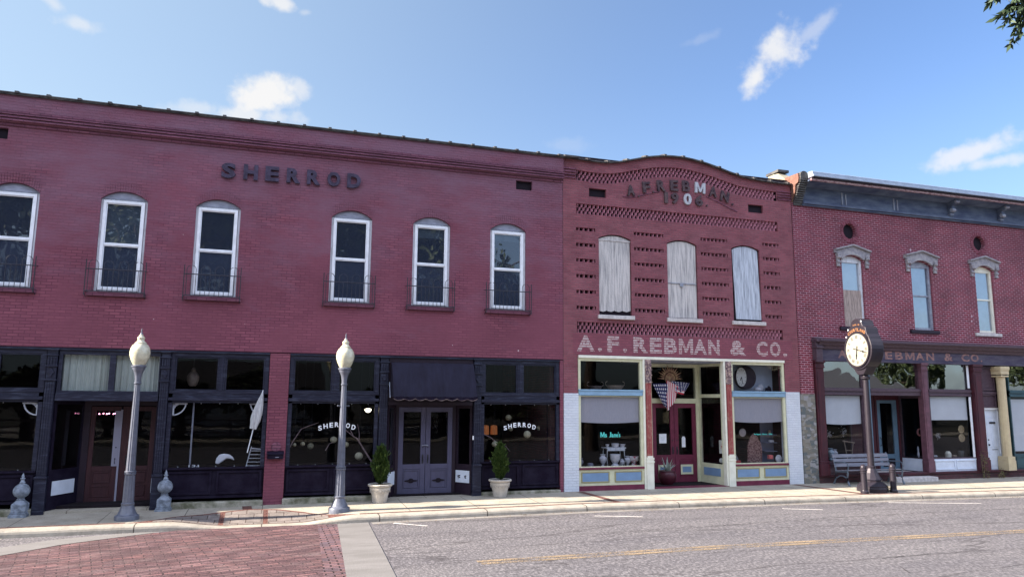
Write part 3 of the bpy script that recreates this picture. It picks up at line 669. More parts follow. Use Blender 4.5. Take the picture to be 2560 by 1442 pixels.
for P_, w_ in (([(6.0, -5.2), (7.3, -5.0), (8.96, -4.95), (11.4, -4.75), (13.3, -4.7), (16.2, -4.7), (22, -5.1)], .028), ([(5.95, -5.5), (6.8, -5.2), (7.8, -5.1), (10.1, -5.0), (12.5, -4.95), (13.8, -4.7)], .018), ([(1.95, -6.75), (3.2, -6.78)], .02), ([(2.4, -4.1), (3.7, -4.3), (4.3, -4.7)], .02),
               ([(2.4, -2.55), (6, -2.72), (10, -2.86), (14, -3.05), (19, -3.4), (26, -3.9)], .022), ([(9.5, -8.6), (10.6, -8.5), (11.9, -8.7)], .02), ([(9.3, -9.1), (9.1, -9.5)], .03), ([(4.2, -8.2), (5.4, -8.7), (6.0, -9.6)], .02)):
    Q = []
    for (a, b), (c, d) in zip(P_, P_[1:]):
        n = max(2, int(math.hypot(c-a, d-b)/.12)); Q += [(a+(c-a)*k/n+random.uniform(-.012, .012), b+(d-b)*k/n+random.uniform(-.022, .022)) for k in range(n)]
    Q.append(P_[-1])
    for p, q in zip(Q, Q[1:]): para(ck_, p, q, w_*random.uniform(.2, .8), road_z, .0045, 1)
tag(ck_.build('road_crack', mat('tar_crack', (.03, .027, .03), .8)), kind='structure')
gr = MB()
for k in range(420):
    x = random.uniform(2.2, 24); y = kerb_y(x)-abs(random.gauss(0, .16))-.02; z = road_z(x, y)+.012; q = random.uniform(.006, .022)
    gr.quad((x-q, y-q*.6, z), (x+q, y-q*.4, z+.004), (x+q*.7, y+q*.6, z+.008), (x-q*.6, y+q*.5, z+.003))
for k in range(260):
    x = random.uniform(-5, 20); y = random.uniform(kerb_y(x)+.35, -.1); z = walk_z(x, y)+.012; q = random.uniform(.004, .014)
    gr.quad((x-q, y-q*.6, z), (x+q, y-q*.4, z+.004), (x+q*.7, y+q*.6, z+.008), (x-q*.6, y+q*.5, z+.003))
tag(gr.build('street_grit', mat('dry_leaf_grit', (.12, .09, .06), .9, var=.5, vscale=3), fix=False), kind='stuff')

# ================================================================== SHARED FACADE PIECES
def rect_ring(mb, x0, x1, z0, z1, w, y0, y1, m=0, b=None, t=None):
    b = w if b is None else b; t = w if t is None else t
    mb.box(x0, x0+w, y0, y1, z0, z1, m); mb.box(x1-w, x1, y0, y1, z0, z1, m)
    mb.box(x0+w, x1-w, y0, y1, z0, z0+b, m); mb.box(x0+w, x1-w, y0, y1, z1-t, z1, m)
def pane(name, x0, x1, z0, z1, y, mt, parent):
    g = MB(); g.quad((x0, y, z0), (x1, y, z0), (x1, y, z1), (x0, y, z1)); return g.build(name, mt, parent, fix=False)
def iron_column(par, x0, x1, z0, z1, y, mt, capz=None, basez=.75):
    c = MB(); w = x1-x0
    c.box(x0+.02, x1-.02, y, y+.16, z0, z1)
    for k in range(4):
        xx = x0+.02+(w-.04)*(k+.2)/4; c.box(xx, xx+(w-.04)*.14, y-.012, y, z0+basez+.08, z1-.72)
    c.box(x0-.005, x1+.005, y-.03, y+.16, z0, z0+.1); c.box(x0, x1, y-.02, y+.16, z0+.1, z0+basez); c.box(x0-.01, x1+.01, y-.04, y+.16, z0+basez, z0+basez+.05)
    for zc, h, p in ((z1-.70, .035, .03), (z1-.40, .035, .03), (z1-.16, .03, .025), (z1-.04, .04, .045)): c.box(x0-.005, x1+.005, y-p, y+.16, zc, zc+h)
    # small carved block: leaf boss
    cx = (x0+x1)/2
    c.prism([(cx-.06, z1-.52), (cx, z1-.62), (cx+.06, z1-.52), (cx, z1-.43)], y-.03, y)
    for k in range(3): c.box(x0+.03+k*(w-.06)/3, x0+.03+(k+.6)*(w-.06)/3, y-.02, y, z1-.35, z1-.19)
    return c.build('column', mt, par, bevel=.006)

def shell(par, x0, x1, ztop, yback=9, open_front=True):
    s = MB(); s.box(x0+.01, x0+.25, .32, yback, -.2, ztop); s.box(x1-.25, x1-.01, .32, yback, -.2, ztop); s.box(x0+.25, x1-.25, yback-.2, yback, -.2, ztop)
    s.build('side_walls', M['bdark'], par)
    r = MB(); r.box(x0+.25, x1-.25, .32, yback-.2, ztop-.6, ztop-.5); r.build('roof', M['roofing'], par)
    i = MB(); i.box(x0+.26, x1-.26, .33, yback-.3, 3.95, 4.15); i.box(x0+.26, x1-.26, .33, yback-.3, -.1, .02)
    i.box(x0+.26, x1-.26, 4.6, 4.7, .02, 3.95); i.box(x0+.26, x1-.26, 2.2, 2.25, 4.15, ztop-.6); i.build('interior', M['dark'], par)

# ================================================================== BUILDING 1 : long painted brick block with dark storefronts
B1 = empty('brick_building', (.7, 0, 0), 'long maroon painted brick building with white sash windows and black storefronts', 'building')
wins1 = [(-6.02, -5.15), (-3.82, -2.96), (-1.81, -.93), (1.32, 2.21), (3.37, 4.24), (5.44, 6.33)]
WZ0, WZ1 = 4.75, 6.83
holes = [(a-.05, b+.06, WZ0-.05, WZ1+.02, .20) for a, b in wins1]
vents1 = [(-6.4, -5.83, 8.02, 8.28), (6.10, 6.57, 8.02, 8.28)]
wmb = MB()
wall(wmb, -9.5, 7.46, 3.42, 8.40, 0, .16, holes+vents1)
wall(wmb, -9.5, 7.46, 8.40, 9.02, -.085, .1, [])
wmb.box(-.01, .44, 0, .3, -.15, 3.42); wmb.box(7.37, 7.46, 0, .3, -.15, 3.42); wmb.box(-9.5, -9.0, 0, .3, -.2, 3.42)
wmb.box(-9.5, 7.46, .16, .3, 8.3, 9.02); wmb.box(-9.5, 7.46, -.0, .3, 3.42, 3.44)
wmb.quad((-9.5, 0, 8.4), (7.46, 0, 8.4), (7.46, -.085, 8.4), (-9.5, -.085, 8.4))
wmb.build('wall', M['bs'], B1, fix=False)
band = MB()
for k, (z, p) in enumerate(((8.40, .03), (8.475, .05), (8.55, .07))):
    pass
band.box(-9.5, 7.46, -.035, -.0, 8.335, 8.40)
for z in (8.425, 8.495, 8.565): band.box(-9.5, 7.46, -.085-.05, -.085, z, z+.042)
band.box(-9.5, 7.46, -.085-.03, -.085, 8.62, 8.66)
band.build('corbel_bands', M['bs_band'], B1)
for a, b in wins1:
    ring = MB(); P = arch_pts(a-.05, b+.06, WZ1+.02, .2, 20); cx = (a+b)/2
    Q = arch_pts(a-.05-.02, b+.06+.02, WZ1+.02+.2, .24, 20)
    for k in range(20):
        t = .12; p, q, u, v = P[k], P[k+1], Q[k], Q[k+1]
        lp = lambda s, e, f: (s[0]+(e[0]-s[0])*f, s[1]+(e[1]-s[1])*f)
        p2, q2, u2, v2 = lp(p, q, t), lp(p, q, 1-t), lp(u, v, t), lp(u, v, 1-t)
        ring.prism([p2, q2, v2, u2], -.010, 0)
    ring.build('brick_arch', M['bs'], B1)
cp = MB(); x = -9.5
cp.box(-9.5, 7.46, -.14, .34, 9.02, 9.06)
x = -9.4
while x < 7.4:
    cp.prismx([(-.16, 9.05), (-.16, 9.075), (.1, 9.12), (.36, 9.075), (.36, 9.05)], x, min(7.46, x+.60))
    cp.prismx([(-.18, 9.05), (-.18, 9.10), (.1, 9.15), (.38, 9.10), (.38, 9.05)], x+.56, min(7.47, x+.635)); x += .62
cp.build('coping', M['coping'], B1)
vb = MB()
for a, b, c, d in vents1: vb.box(a, b, .10, .12, c, d)
vb.build_each('vent', M['hole'], B1)
random.seed(3)
for i, (a, b) in enumerate(wins1):
    w = MB(); rect_ring(w, a, b, WZ0, WZ1, .062, .035, .11); zm = 5.80
    w.box(a+.062, b-.062, .05, .10, zm-.018, zm+.022)
    rect_ring(w, a+.062, b-.062, zm+.022, WZ1-.062, .02, .055, .10); rect_ring(w, a+.062, b-.062, WZ0+.062, zm-.018, .02, .065, .10)
    wo_ = w.build('window', M['white'], B1, bevel=.004)
    cs_ = MB(); rect_ring(cs_, a-.05, b+.06, WZ0-.04, WZ1+.03, .05, .06, .14, b=.04, t=.02); cs_.build('casing', M['white_old'], wo_)
    pane('pane', a+.08, b-.08, zm+.04, WZ1-.08, .085, M['glass_up'], wo_); pane('screened_pane', a+.08, b-.08, WZ0+.08, zm-.03, .09, M['glass_dark'], wo_)
    if i in (1, 4, 5):
        zb_ = {1: zm+.05, 4: WZ1-.32, 5: WZ1-.25}[i]; bl_ = MB(); bl_.box(a+.08, b-.08, .13, .135, zb_, WZ1-.06); bl_.build('inner_blind', mat('dim_blind_%s' % 'abcdef'[i], (.16, .19, .18), .9, col2=(.07, .09, .10), vscale=2.5), wo_)
    ty = MB(); ty.prism([(p[0], p[1]) for p in reversed(arch_pts(a-.05, b+.06, WZ1+.02, .19, 14))], .06, .12); ty.build('arch_panel', M['tymp'], wo_)
    si = MB(); si.box(a-.16, b+.18, -.075, .05, 4.60, 4.70); si.build('sill', M['bs_band'], wo_, bevel=.008)
    r = MB(); x0, x1 = a-.19, b+.16; y = -.17; c0 = (x0+x1)/2
    for x in (x0, x1):
        r.tube([(x, y, 4.60), (x, y, 5.40)], .011); r.tube([(x, y, 5.19), (x, .0, 5.21)], .010); r.tube([(x, y, 4.69), (x, .0, 4.69)], .010); r.tube([(x, y, 4.66), (x, .0, 4.57)], .008)
    r.tube([(x0, y, 5.19), (x1, y, 5.19)], .0125); r.tube([(x0, y, 4.69), (x1, y, 4.69)], .0125)
    n = 4; sp = (x1-x0)/n
    for k in range(n):
        cx = x0+sp*(k+.5)
        for s in (-1, 1): r.tube([(cx+s*sp*.32, y, 4.69), (cx+s*sp*.32, y, 5.29)], .0075)
        r.tube([(cx, y, 4.69), (cx, y, 5.19)], .0065)
        r.tube([(cx-sp*.32*math.cos(t*math.pi/8), y, 5.29+sp*.34*math.sin(t*math.pi/8)) for t in range(9)], .0075)
    r.build('railing', M['iron'], wo_, smooth=True)
it = []
for ch, x0, x1, z0 in (('S', -1.36, -1.04, 7.58), ('H', -.86, -.53, 7.59), ('E', -.36, -.04, 7.60), ('R', .14, .46, 7.605), ('R', .62, .94, 7.61), ('O', 1.11, 1.43, 7.615), ('D', 1.60, 1.94, 7.62)):
    it.append((ch, x0, x1, z0, z0+.37, 0))
letters('raised_letter', M['letter'], B1, it, 0, .075, bold=.045)
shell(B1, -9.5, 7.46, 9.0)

def side_frames(par, x0, x1, ttop=3.30, tbot=2.52, mid=None, wz0=.80, wz1=2.25, tw=.06, hbar=True):
    """a storefront bay in the plane: frame, transom, display window, bulkhead"""
    f = MB(); y0, y1 = .03, .13
    f.box(x0, x1, y0, y1, ttop, 3.42); f.box(x0, x0+.09, y0, y1, wz0, ttop); f.box(x1-.09, x1, y0, y1, wz0, ttop)
    f.box(x0, x1, y0-.01, y1, tbot-.06, tbot); f.box(x0, x1, y0, y1, 2.36, tbot-.06); f.box(x0-.0, x1, y0-.05, y1, 2.30, 2.37)
    f.box(x0, x1, y0, y1, wz1, 2.30)
    if mid: f.box(mid-.07, mid+.07, y0, y1, tbot, ttop); f.box(mid-.03, mid+.03, y0-.015, y0, tbot, ttop)
    rect_ring(f, x0+.09, (mid-.07) if mid else x1-.09, tbot, ttop, .035, y0+.02, y0+.08)
    if mid: rect_ring(f, mid+.07, x1-.09, tbot, ttop, .035, y0+.02, y0+.08)
    f.build('storefront_frame', M['navy_hi'], par, bevel=.004)
    b = MB(); b.box(x0, x1, y0+.03, y1+.02, .12, wz0-.04); b.box(x0, x1, y0-.03, y1, wz0-.04, wz0)
    mx = (x0+x1)/2
    for a, c in ((x0+.04, mx-.05), (mx+.05, x1-.04)): rect_ring(b, a, c, .20, wz0-.08, .05, y0, y0+.03)
    b.box(x0, x1, y0-.01, y0+.03, .12, .17); b.build('bulkhead', M['navy'], par, bevel=.004)
    pane('display_pane', x0+.09, x1-.09, wz0, wz1, .085, M['glass'], par)
    if mid: pane('transom_pane', x0+.1, mid-.08, tbot+.02, ttop-.02, .1, M['glass'], par); pane('transom_pane', mid+.08, x1-.1, tbot+.02, ttop-.02, .1, M['glass'], par)
    else: pane('transom_pane', x0+.1, x1-.1, tbot+.02, ttop-.02, .1, M['glass'], par)
    l = MB(); l.box(x0+.02, x1-.02, .14, 1.1, wz0-.12, wz0-.02); l.build('display_ledge', M['floorwood'], par)

side_frames(B1, -6.9, -4.64, mid=-5.62); side_frames(B1, -2.16, -.02, mid=-1.06)
side_frames(B1, .45, 2.58, mid=1.52); side_frames(B1, 5.20, 7.36, mid=6.26)
for a, b in ((-4.64, -4.41), (-2.37, -2.15), (2.58, 2.82), (4.98, 5.21), (-7.15, -6.92)): iron_column(B1, a, b, -.12 if a < 0 else -.05, 3.41, -.02, M['navy_hi'])
hd = MB(); hd.box(-9.0, -.02, -.015, .05, 3.385, 3.425); hd.box(.45, 7.36, -.015, .05, 3.385, 3.425); hd.build_each('lintel', M['navy_hi'], B1)
# entry on the left: transom with sheer curtains, recessed double door
f = MB(); f.box(-4.41, -2.37, .03, .13, 3.29, 3.42)
for a, b in ((-4.41, -4.34), (-3.41, -3.29), (-2.40, -2.37)): f.box(a, b, .03, .13, 2.5, 3.29)
f.box(-4.41, -2.37, .02, .13, 2.42, 2.50); f.box(-4.41, -2.37, -.02, .13, 2.28, 2.42); f.build('transom_frame', M['navy_hi'], B1, bevel=.004)
pane('transom_pane', -4.34, -3.41, 2.5, 3.29, .09, M['glass'], B1); pane('transom_pane', -3.29, -2.40, 2.5, 3.29, .09, M['glass'], B1)
random.seed(11)
for x0, x1 in ((-4.35, -3.40), (-3.30, -2.39)):
    c = MB(); n = 60; px = None; ph = random.random()*6
    for k in range(n+1):
        t = k/n; x = x0+(x1-x0)*t; yy = .17+.022*math.sin(t*38+ph+2*math.sin(t*7))+.01*math.sin(t*90+ph)
        if px is not None: c.quad((px[0], px[1], 2.48), (x, yy, 2.48), (x, .6*yy+.07, 3.31), (px[0], .6*px[1]+.07, 3.31))
        px = (x, yy)
    c.build('curtain', M['curtain'], B1, smooth=True, fix=False)
e = MB(); e.box(-4.41, -2.37, .13, 1.1, 2.28, 2.34)
e.box(-4.0, -3.86, .88, 1.0, -.05, 2.28); e.box(-2.50, -2.37, .88, 1.0, -.05, 2.28); e.box(-3.86, -2.50, .88, 1.0, 2.17, 2.28); e.build('entry_frame', M['maroon_sh'], B1)
def slant(mb, p, q, z0, z1, t=.05, m=0, off=0):
    d = Vector((q[0]-p[0], q[1]-p[1])).normalized(); n = Vector((d.y, -d.x)); a = Vector(p)+n*off; b = Vector(q)+n*off; c = b-n*t; e_ = a-n*t
    i = len(mb.v); mb.v += [(a.x, a.y, z0), (b.x, b.y, z0), (c.x, c.y, z0), (e_.x, e_.y, z0), (a.x, a.y, z1), (b.x, b.y, z1), (c.x, c.y, z1), (e_.x, e_.y, z1)]
    for f_ in ((0,3,2,1),(4,5,6,7),(0,1,5,4),(1,2,6,5),(2,3,7,6),(3,0,4,7)): mb.f.append(tuple(i+k for k in f_)); mb.m.append(m)
def side_bay(par, p, q, z0, z1, mt, gz0, panel=None, glassm='glass', mid=None):
    f = MB(); L_ = (Vector(q)-Vector(p)); at = lambda t: (p[0]+L_.x*t, p[1]+L_.y*t); w = .07/L_.length
    slant(f, at(0), at(w), z0, z1); slant(f, at(1-w), at(1), z0, z1); slant(f, at(w), at(1-w), z0, gz0); slant(f, at(w), at(1-w), z1-.08, z1)
    if mid: slant(f, at(w), at(1-w), mid-.05, mid+.05)
    f.build('side_light_frame', mt, par, bevel=.003)
    a, b = at(w), at(1-w); g = MB(); g.quad((a[0], a[1]+.02, gz0), (b[0], b[1]+.02, gz0), (b[0], b[1]+.02, z1-.08), (a[0], a[1]+.02, z1-.08)); g.build('side_light_pane', M[glassm], par, fix=False)
    if panel:
        t0, t1, pz0, pz1, pm = panel; g = MB(); slant(g, at(t0), at(t1), pz0, pz1, .02, off=.012); return g.build('kick_panel', pm, par)
side_bay(B1, (-4.40, .06), (-3.98, .92), -.08, 2.28, M['navy'], .80, (.12, .82, .26, .56, M['whitedoor']))
side_bay(B1, (-2.47, .92), (-2.38, .06), -.08, 2.28, M['navy'], .80, (.1, .8, .26, .56, M['whitedoor']))
def leaf(par, x0, x1, z0, z1, y, mt, gz, handle='r', name='door', st=.1, panels=1, pm=None, glassm='glass', side=1):
    d = MB(); d.box(x0, x0+st, y, y+.05, z0, z1); d.box(x1-st, x1, y, y+.05, z0, z1); d.box(x0+st, x1-st, y, y+.05, z1-st, z1); d.box(x0+st, x1-st, y, y+.05, gz-st, gz)
    d.box(x0+st, x1-st, y+.012, y+.045, z0, gz-st); d.box(x0+st, x1-st, y, y+.05, z0, z0+.12)
    hh = (gz-st-z0-.12)/panels
    for k in range(panels):
        zz = z0+.12+hh*k; rect_ring(d, x0+st+.03, x1-st-.03, zz+.03, zz+hh-.03, .02, y-.004, y+.014)
    o = d.build(name, mt, par, bevel=.004)
    pane('door_pane', x0+st, x1-st, gz, z1-st, y+.025, M[glassm], o)
    hx = x1-st*.5 if handle == 'r' else x0+st*.5; h = MB(); h.box(hx-.018, hx+.018, y-.012, y, gz+.02, gz+.24)
    h.tube([(hx, y-.01, gz+.18), (hx, y-.05, gz+.16), (hx, y-.05, gz+.08), (hx, y-.01, gz+.06)], .009); h.ball((hx, y-.012, gz+.42), .016, 5); h.build('handle', M['iron'], o)
    return o
leaf(B1, -3.86, -3.24, -.03, 2.15, .9, M['wood_red'], .80, 'r', panels=2)
leaf(B1, -3.11, -2.50, -.03, 2.15, .9, M['wood_red'], .80, 'l', panels=2)
j = MB(); j.box(-3.36, -3.24, .885, .895, .80, 2.05); j.box(-3.24, -3.20, .88, .90, -.03, 2.08); j.build('weather_strip', mat('grey_weather_strip', (.26, .26, .34), .6), B1)
j = MB(); j.box(-3.20, -3.11, .90, .96, -.03, 2.15); j.build('door_post', M['wood_red'], B1)
# entry on the right: grey double door, awning
f = MB(); f.box(2.82, 4.98, .03, .13, 3.25, 3.42); f.box(2.82, 4.98, .03, .6, 2.22, 2.30); f.box(2.82, 4.98, .06, .13, 2.30, 3.25)
f.box(3.10, 3.17, .48, .58, -.03, 2.22); f.box(4.575, 4.65, .48, .58, -.03, 2.22); f.box(3.17, 4.575, .48, .58, 2.17, 2.22); f.build('entry_frame', M['maroon_sh'], B1)
for x0, x1, hnd in ((3.175, 3.865, 'r'), (3.875, 4.57, 'l')):
    o = leaf(B1, x0, x1, .01, 2.165, .50, M['greydoor'], .74, hnd, st=.12, panels=1); cx = (x0+x1)/2; q = MB()
    pts = []
    for t in range(24):
        a = 2*math.pi*t/24; rr = 1+.28*math.cos(4*a); pts.append((cx+.135*rr*math.cos(a), .335+.045*rr*math.sin(a)))
    q.prism(pts, .494, .500); q.ball((cx, .497, .335), .045, 6, sy=.2); q.build('carved_ornament', M['hole'], o)
hw = MB(); hw.tube([(3.77, .47, 1.20), (3.87, .45, 1.215), (3.93, .47, 1.20)], .012); hw.build('door_knocker', M['tin_l'], B1)
fl = side_bay(B1, (2.84, .06), (3.10, .50), -.03, 2.22, M['maroon_sh'], .74, (.1, .95, .26, .58, M['whitedoor']))
fl2 = side_bay(B1, (4.66, .50), (4.97, .07), -.03, 2.22, M['maroon_sh'], .74, (.05, .9, .28, .58, M['whitedoor']))
q = MB()
for cx, s in ((4.74, -1), (4.86, 1)):
    yy = .50-(cx-4.66)*1.39-.035
    q.tube([(cx+s*.045*math.cos(t*.9)*(1-t/9), yy-s*0, .42+.045*math.sin(t*.9)*(1-t/9)) for t in range(7)], .013)
q.build('scroll_ornament', M['iron'], fl2)
q = MB(); q.tube([(4.985, -.03, 1.36), (4.985, -.03, 1.46)], .018); q.build('doorbell', M['white'], B1)
aw = MB(); az = [(0, 3.27), (-.10, 3.25), (-.16, 3.17), (-.26, 3.0), (-.42, 2.68), (-.52, 2.42)]
prof = [(y-.02, z) for y, z in az]
n = 24
for k in range(n):
    xa, xb = 2.86+(2.09)*k/n, 2.86+(2.09)*(k+1)/n
    for i in range(len(az)-1):
        s0 = .012*math.sin(k*1.4)*(i/5); s1 = .012*math.sin((k+1)*1.4)*(i/5); t0 = .012*math.sin(k*1.4)*((i+1)/5); t1 = .012*math.sin((k+1)*1.4)*((i+1)/5)
        aw.quad((xa, az[i][0]+s0, az[i][1]), (xb, az[i][0]+s1, az[i][1]), (xb, az[i+1][0]+t1, az[i+1][1]), (xa, az[i+1][0]+t0, az[i+1][1]))
for x in (2.86, 4.95): aw.ngon([(x, y, z) for y, z in az]+[(x, 0, 2.42)])
awo = aw.build('awning', mat('black_canvas', (.007, .005, .016), .8, col2=(.012, .011, .028), vscale=3, streak=(3, 1, .6)), B1, fix=False)
vl = MB(); n = 44
for k in range(n):
    xa, xb = 2.86+2.09*k/n, 2.86+2.09*(k+1)/n; za = 2.37-.045*abs(math.sin(k*math.pi/5.5)); zb = 2.37-.045*abs(math.sin((k+1)*math.pi/5.5))
    ya = -.52+.012*math.sin(k*1.1); yb = -.52+.012*math.sin((k+1)*1.1)
    vl.quad((xa, ya, 2.43), (xb, yb, 2.43), (xb, yb, zb), (xa, ya, za)); vl.quad((xa, ya-.004, za+.018), (xb, yb-.004, zb+.018), (xb, yb-.004, zb), (xa, ya-.004, za), 1)
vl.build('scalloped_valance', [M['navy'], mat('tan_fringe', (.17, .13, .12), .9, col2=(.05, .03, .04), vscale=9)], awo, fix=False)
ar = MB(); ar.tube([(2.83, -.02, 2.78), (2.80, -.36, 2.40)], .012); ar.tube([(5.0, -.02, 2.78), (4.97, -.38, 2.50)], .012); ar.build_each('awning_arm', M['tin_l'], awo)
# plinth stones
pl = MB(); pl.box(-6.9, -4.64, -.10, .2, -.25, .02); pl.box(-2.16, .0, -.10, .2, -.25, .05); pl.box(.42, 2.58, -.10, .2, -.2, .07); pl.box(5.22, 7.37, -.05, .2, -.1, .06); pl.build_each('plinth', M['concrete'], B1, bevel=.02)
pl = MB(); pl.box(-4.45, -2.3, -.02, 1.0, -.2, -.045); pl.box(2.80, 5.0, .0, .6, -.2, -.02); pl.build_each('threshold', M['walk'], B1)
lt = letters('window_letter', M['white'], B1, [(c, x, x+w, z, z+.115, r) for c, x, w, z, r in (('S', 1.17, .085, 1.61, .16), ('H', 1.29, .10, 1.655, .10), ('E', 1.43, .085, 1.68, .05), ('R', 1.555, .095, 1.69, 0), ('R', 1.69, .095, 1.685, -.05), ('O', 1.82, .095, 1.665, -.10), ('D', 1.955, .095, 1.625, -.16))], .078, .004, bold=.03)
lt = letters('window_letter', M['white'], B1, [(c, x+4.66, x+w+4.66, z-.01, z+.105, r) for c, x, w, z, r in (('S', 1.17, .085, 1.60, .16), ('H', 1.29, .10, 1.645, .10), ('E', 1.43, .085, 1.67, .05), ('R', 1.555, .095, 1.68, 0), ('R', 1.69, .095, 1.675, -.05), ('O', 1.82, .095, 1.655, -.10), ('D', 1.955, .095, 1.615, -.16))], .078, .004, bold=.03)
# white lace brackets inside the panes of the left store
lb = MB()
def lace(cx, cz, s):
    for k in range(5):
        t = k/5; lb.tube([(cx, .12, cz-.26*(1-t)), (cx+s*.26*t, .12, cz)], .008)
    lb.box(min(cx, cx+s*.3), max(cx, cx+s*.3), .115, .125, cz-.03, cz); lb.box(min(cx, cx+s*.03), max(cx, cx+s*.03), .115, .125, cz-.28, cz)
    lb.tube([(cx+s*.27*math.cos(a*math.pi/12), .12, cz-.27*math.sin(a*math.pi/12)) for a in range(7)], .016)
lace(-2.06, 2.24, 1); lace(-.12, 2.24, -1); lace(-4.74, 2.24, -1); lb.build_each('lace_bracket', M['white'], B1)
sn = MB()
for x0, x1 in ((-2.07, -.11), (-6.8, -4.73), (.54, 2.49), (5.29, 7.27)):
    for z in (2.235, .815):
        k = x0+.2
        while k < x1: sn.ball((k, .12, z), .012, 4); k += .4
sn.build('string_bulbs', M['white_old'], B1)

# ================================================================== BUILDING 2 : narrow patterned brick front
B2 = empty('brick_building', (11.25, 0, 0), 'narrow red brick shopfront with curved parapet, lattice brickwork and boarded upstairs windows', 'building')
PAR = [(7.46, 9.05), (7.99, 9.05), (8.64, 9.02), (9.0, 9.05), (9.35, 9.13), (9.88, 9.29), (10.47, 9.42), (11.10, 9.47), (11.74, 9.42), (12.35, 9.30), (12.95, 9.14), (13.46, 9.05), (14.11, 9.02), (14.84, 9.01), (15.07, 9.01)]
def interp(P, x):
    for (a, ya), (b, yb) in zip(P, P[1:]):
        if x <= b: return ya+(yb-ya)*max(0, (x-a))/(b-a)
    return P[-1][1]
def smooth_par(x): return sum(interp(PAR, x+d) for d in (-.3, -.15, 0, .15, .3))/5
BT = [(7.87, 8.76), (8.5, 8.72), (9.0, 8.76), (9.35, 8.84), (9.88, 8.98), (10.4, 9.10), (11.15, 9.16), (11.8, 9.10), (12.35, 9.00), (12.9, 8.86), (13.4, 8.78), (14.53, 8.75)]
def band_top(x): return sum(interp(BT, x+d) for d in (-.2, -.1, 0, .1, .2))/5
TH = .295; RH = TH/3
w2 = [(8.54, 9.54), (10.69, 11.67), (12.85, 13.84)]
rows = [4.875+.4385*k for k in range(6)]
groups_ = [(7.86, 8.44), (9.64, 10.58), (11.81, 12.72), (13.95, 14.53)]
holes2 = [(a, b, 4.70, 6.86, .12) for a, b in w2] + [(8.26, 8.79, 8.02, 8.27), (13.50, 14.03, 8.02, 8.27)]
holes2 += [(a, b, z-.05, z+.045) for a, b in groups_ for z in rows]
holes2 += [(7.87, 14.53, 7.50, 7.50+TH), (7.87, 14.54, 4.19, 4.19+TH)]
wm = MB(); wall(wm, 7.47, 15.06, 3.56, 8.33, 0, .11, holes2)
# panel above up to the parapet curve, leaving the lattice band open
GX = [7.47, 7.67]+xs_between(7.87, 14.53, .1)+[14.8, 15.06]
for a, b in zip(GX, GX[1:]):
    ta, tb = band_top(a), band_top(b); pa, pb = smooth_par(a), smooth_par(b)
    inside = 7.87 <= (a+b)/2 <= 14.53
    if inside:
        wm.quad((a, 0, 8.33), (b, 0, 8.33), (b, 0, tb-TH), (a, 0, ta-TH)); wm.quad((a, 0, ta), (b, 0, tb), (b, 0, pb), (a, 0, pa))
        wm.quad((a, 0, ta-TH), (b, 0, tb-TH), (b, .11, tb-TH), (a, .11, ta-TH)); wm.quad((b, 0, tb), (a, 0, ta), (a, .11, ta), (b, .11, tb))
    else: wm.quad((a, 0, 8.33), (b, 0, 8.33), (b, 0, pb), (a, 0, pa))
    wm.quad((a, .3, 8.33), (a, .3, pa), (b, .3, pb), (b, .3, 8.33))
wm.box(7.47, 7.88, 0, .3, 2.55, 3.56); wm.box(14.54, 15.06, 0, .3, 2.65, 3.56)
wm.box(7.47, 15.06, .28, .3, 3.56, 3.6)
wm.build('wall', M['br'], B2, fix=False)
wm = MB(); wm.box(7.475, 7.90, -.012, .3, -.05, 2.55); wm.box(14.54, 15.03, -.012, .3, -.05, 2.65); wm.build_each('white_pier', M['wpaint'], B2, bevel=.012)
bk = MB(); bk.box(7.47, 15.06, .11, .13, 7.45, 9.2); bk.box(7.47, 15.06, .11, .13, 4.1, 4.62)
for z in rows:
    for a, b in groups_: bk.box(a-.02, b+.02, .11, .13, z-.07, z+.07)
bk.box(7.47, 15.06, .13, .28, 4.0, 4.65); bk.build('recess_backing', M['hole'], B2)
th = MB()
def tooth(x, z, h, w=.066, d=.108):
    y0 = .112; i = len(th.v)
    th.v += [(x-w/2, y0, z), (x, y0-d, z), (x+w/2, y0, z), (x-w/2, y0, z+h), (x, y0-d, z+h), (x+w/2, y0, z+h)]
    for f_ in ((0, 1, 4, 3), (1, 2, 5, 4), (3, 4, 5), (0, 2, 1)): th.f.append(tuple(i+k for k in f_)); th.m.append(0)
PT = .125
for (zf, x0, x1) in ((lambda x: 7.50, 7.87, 14.53), (lambda x: 4.19, 7.87, 14.54), (lambda x: band_top(x)-TH, 7.87, 14.53)):
    for r_ in range(3):
        x = x0+.06+(PT/2 if r_ % 2 else 0)
        while x < x1-.005: tooth(x, zf(x)+RH*r_+.002, RH-.004); x += PT
for z in rows:
    for a, b in groups_:
        n = max(1, round((b-a)/.135)); 
        for k in range(n): tooth(a+(b-a)*(k+.5)/n+.03, z-.048, .09, .055)
th.build('sawtooth_bricks', M['tooth'], B2)
cp = MB(); x = 7.47
while x < 15.05:
    e_ = min(15.06, x+.10); 
    for s, q in ((x, e_),):
        a, b = smooth_par(s), smooth_par(q)
        i = len(cp.v)
        P_ = [(-.10, -.005), (-.10, .03), (.12, .075), (.36, .03), (.36, -.005)]
        for xx, zz in ((s, a), (q, b)): cp.v += [(xx, y, zz+z) for y, z in P_]
        for k in range(5): cp.f.append((i+k, i+(k+1) % 5, i+5+(k+1) % 5, i+5+k)); cp.m.append(0)
        cp.f.append(tuple(range(i+4, i-1, -1))); cp.m.append(0); cp.f.append(tuple(range(i+5, i+10))); cp.m.append(0)
    x = e_
x = 7.6
while x < 15:
    z = smooth_par(x); sl = math.atan2(smooth_par(x+.05)-smooth_par(x-.05), .1)
    cp.prismx([(-.12, z), (-.12, z+.055), (.12, z+.11), (.38, z+.055), (.38, z)], x-.03, x+.05); x += .61
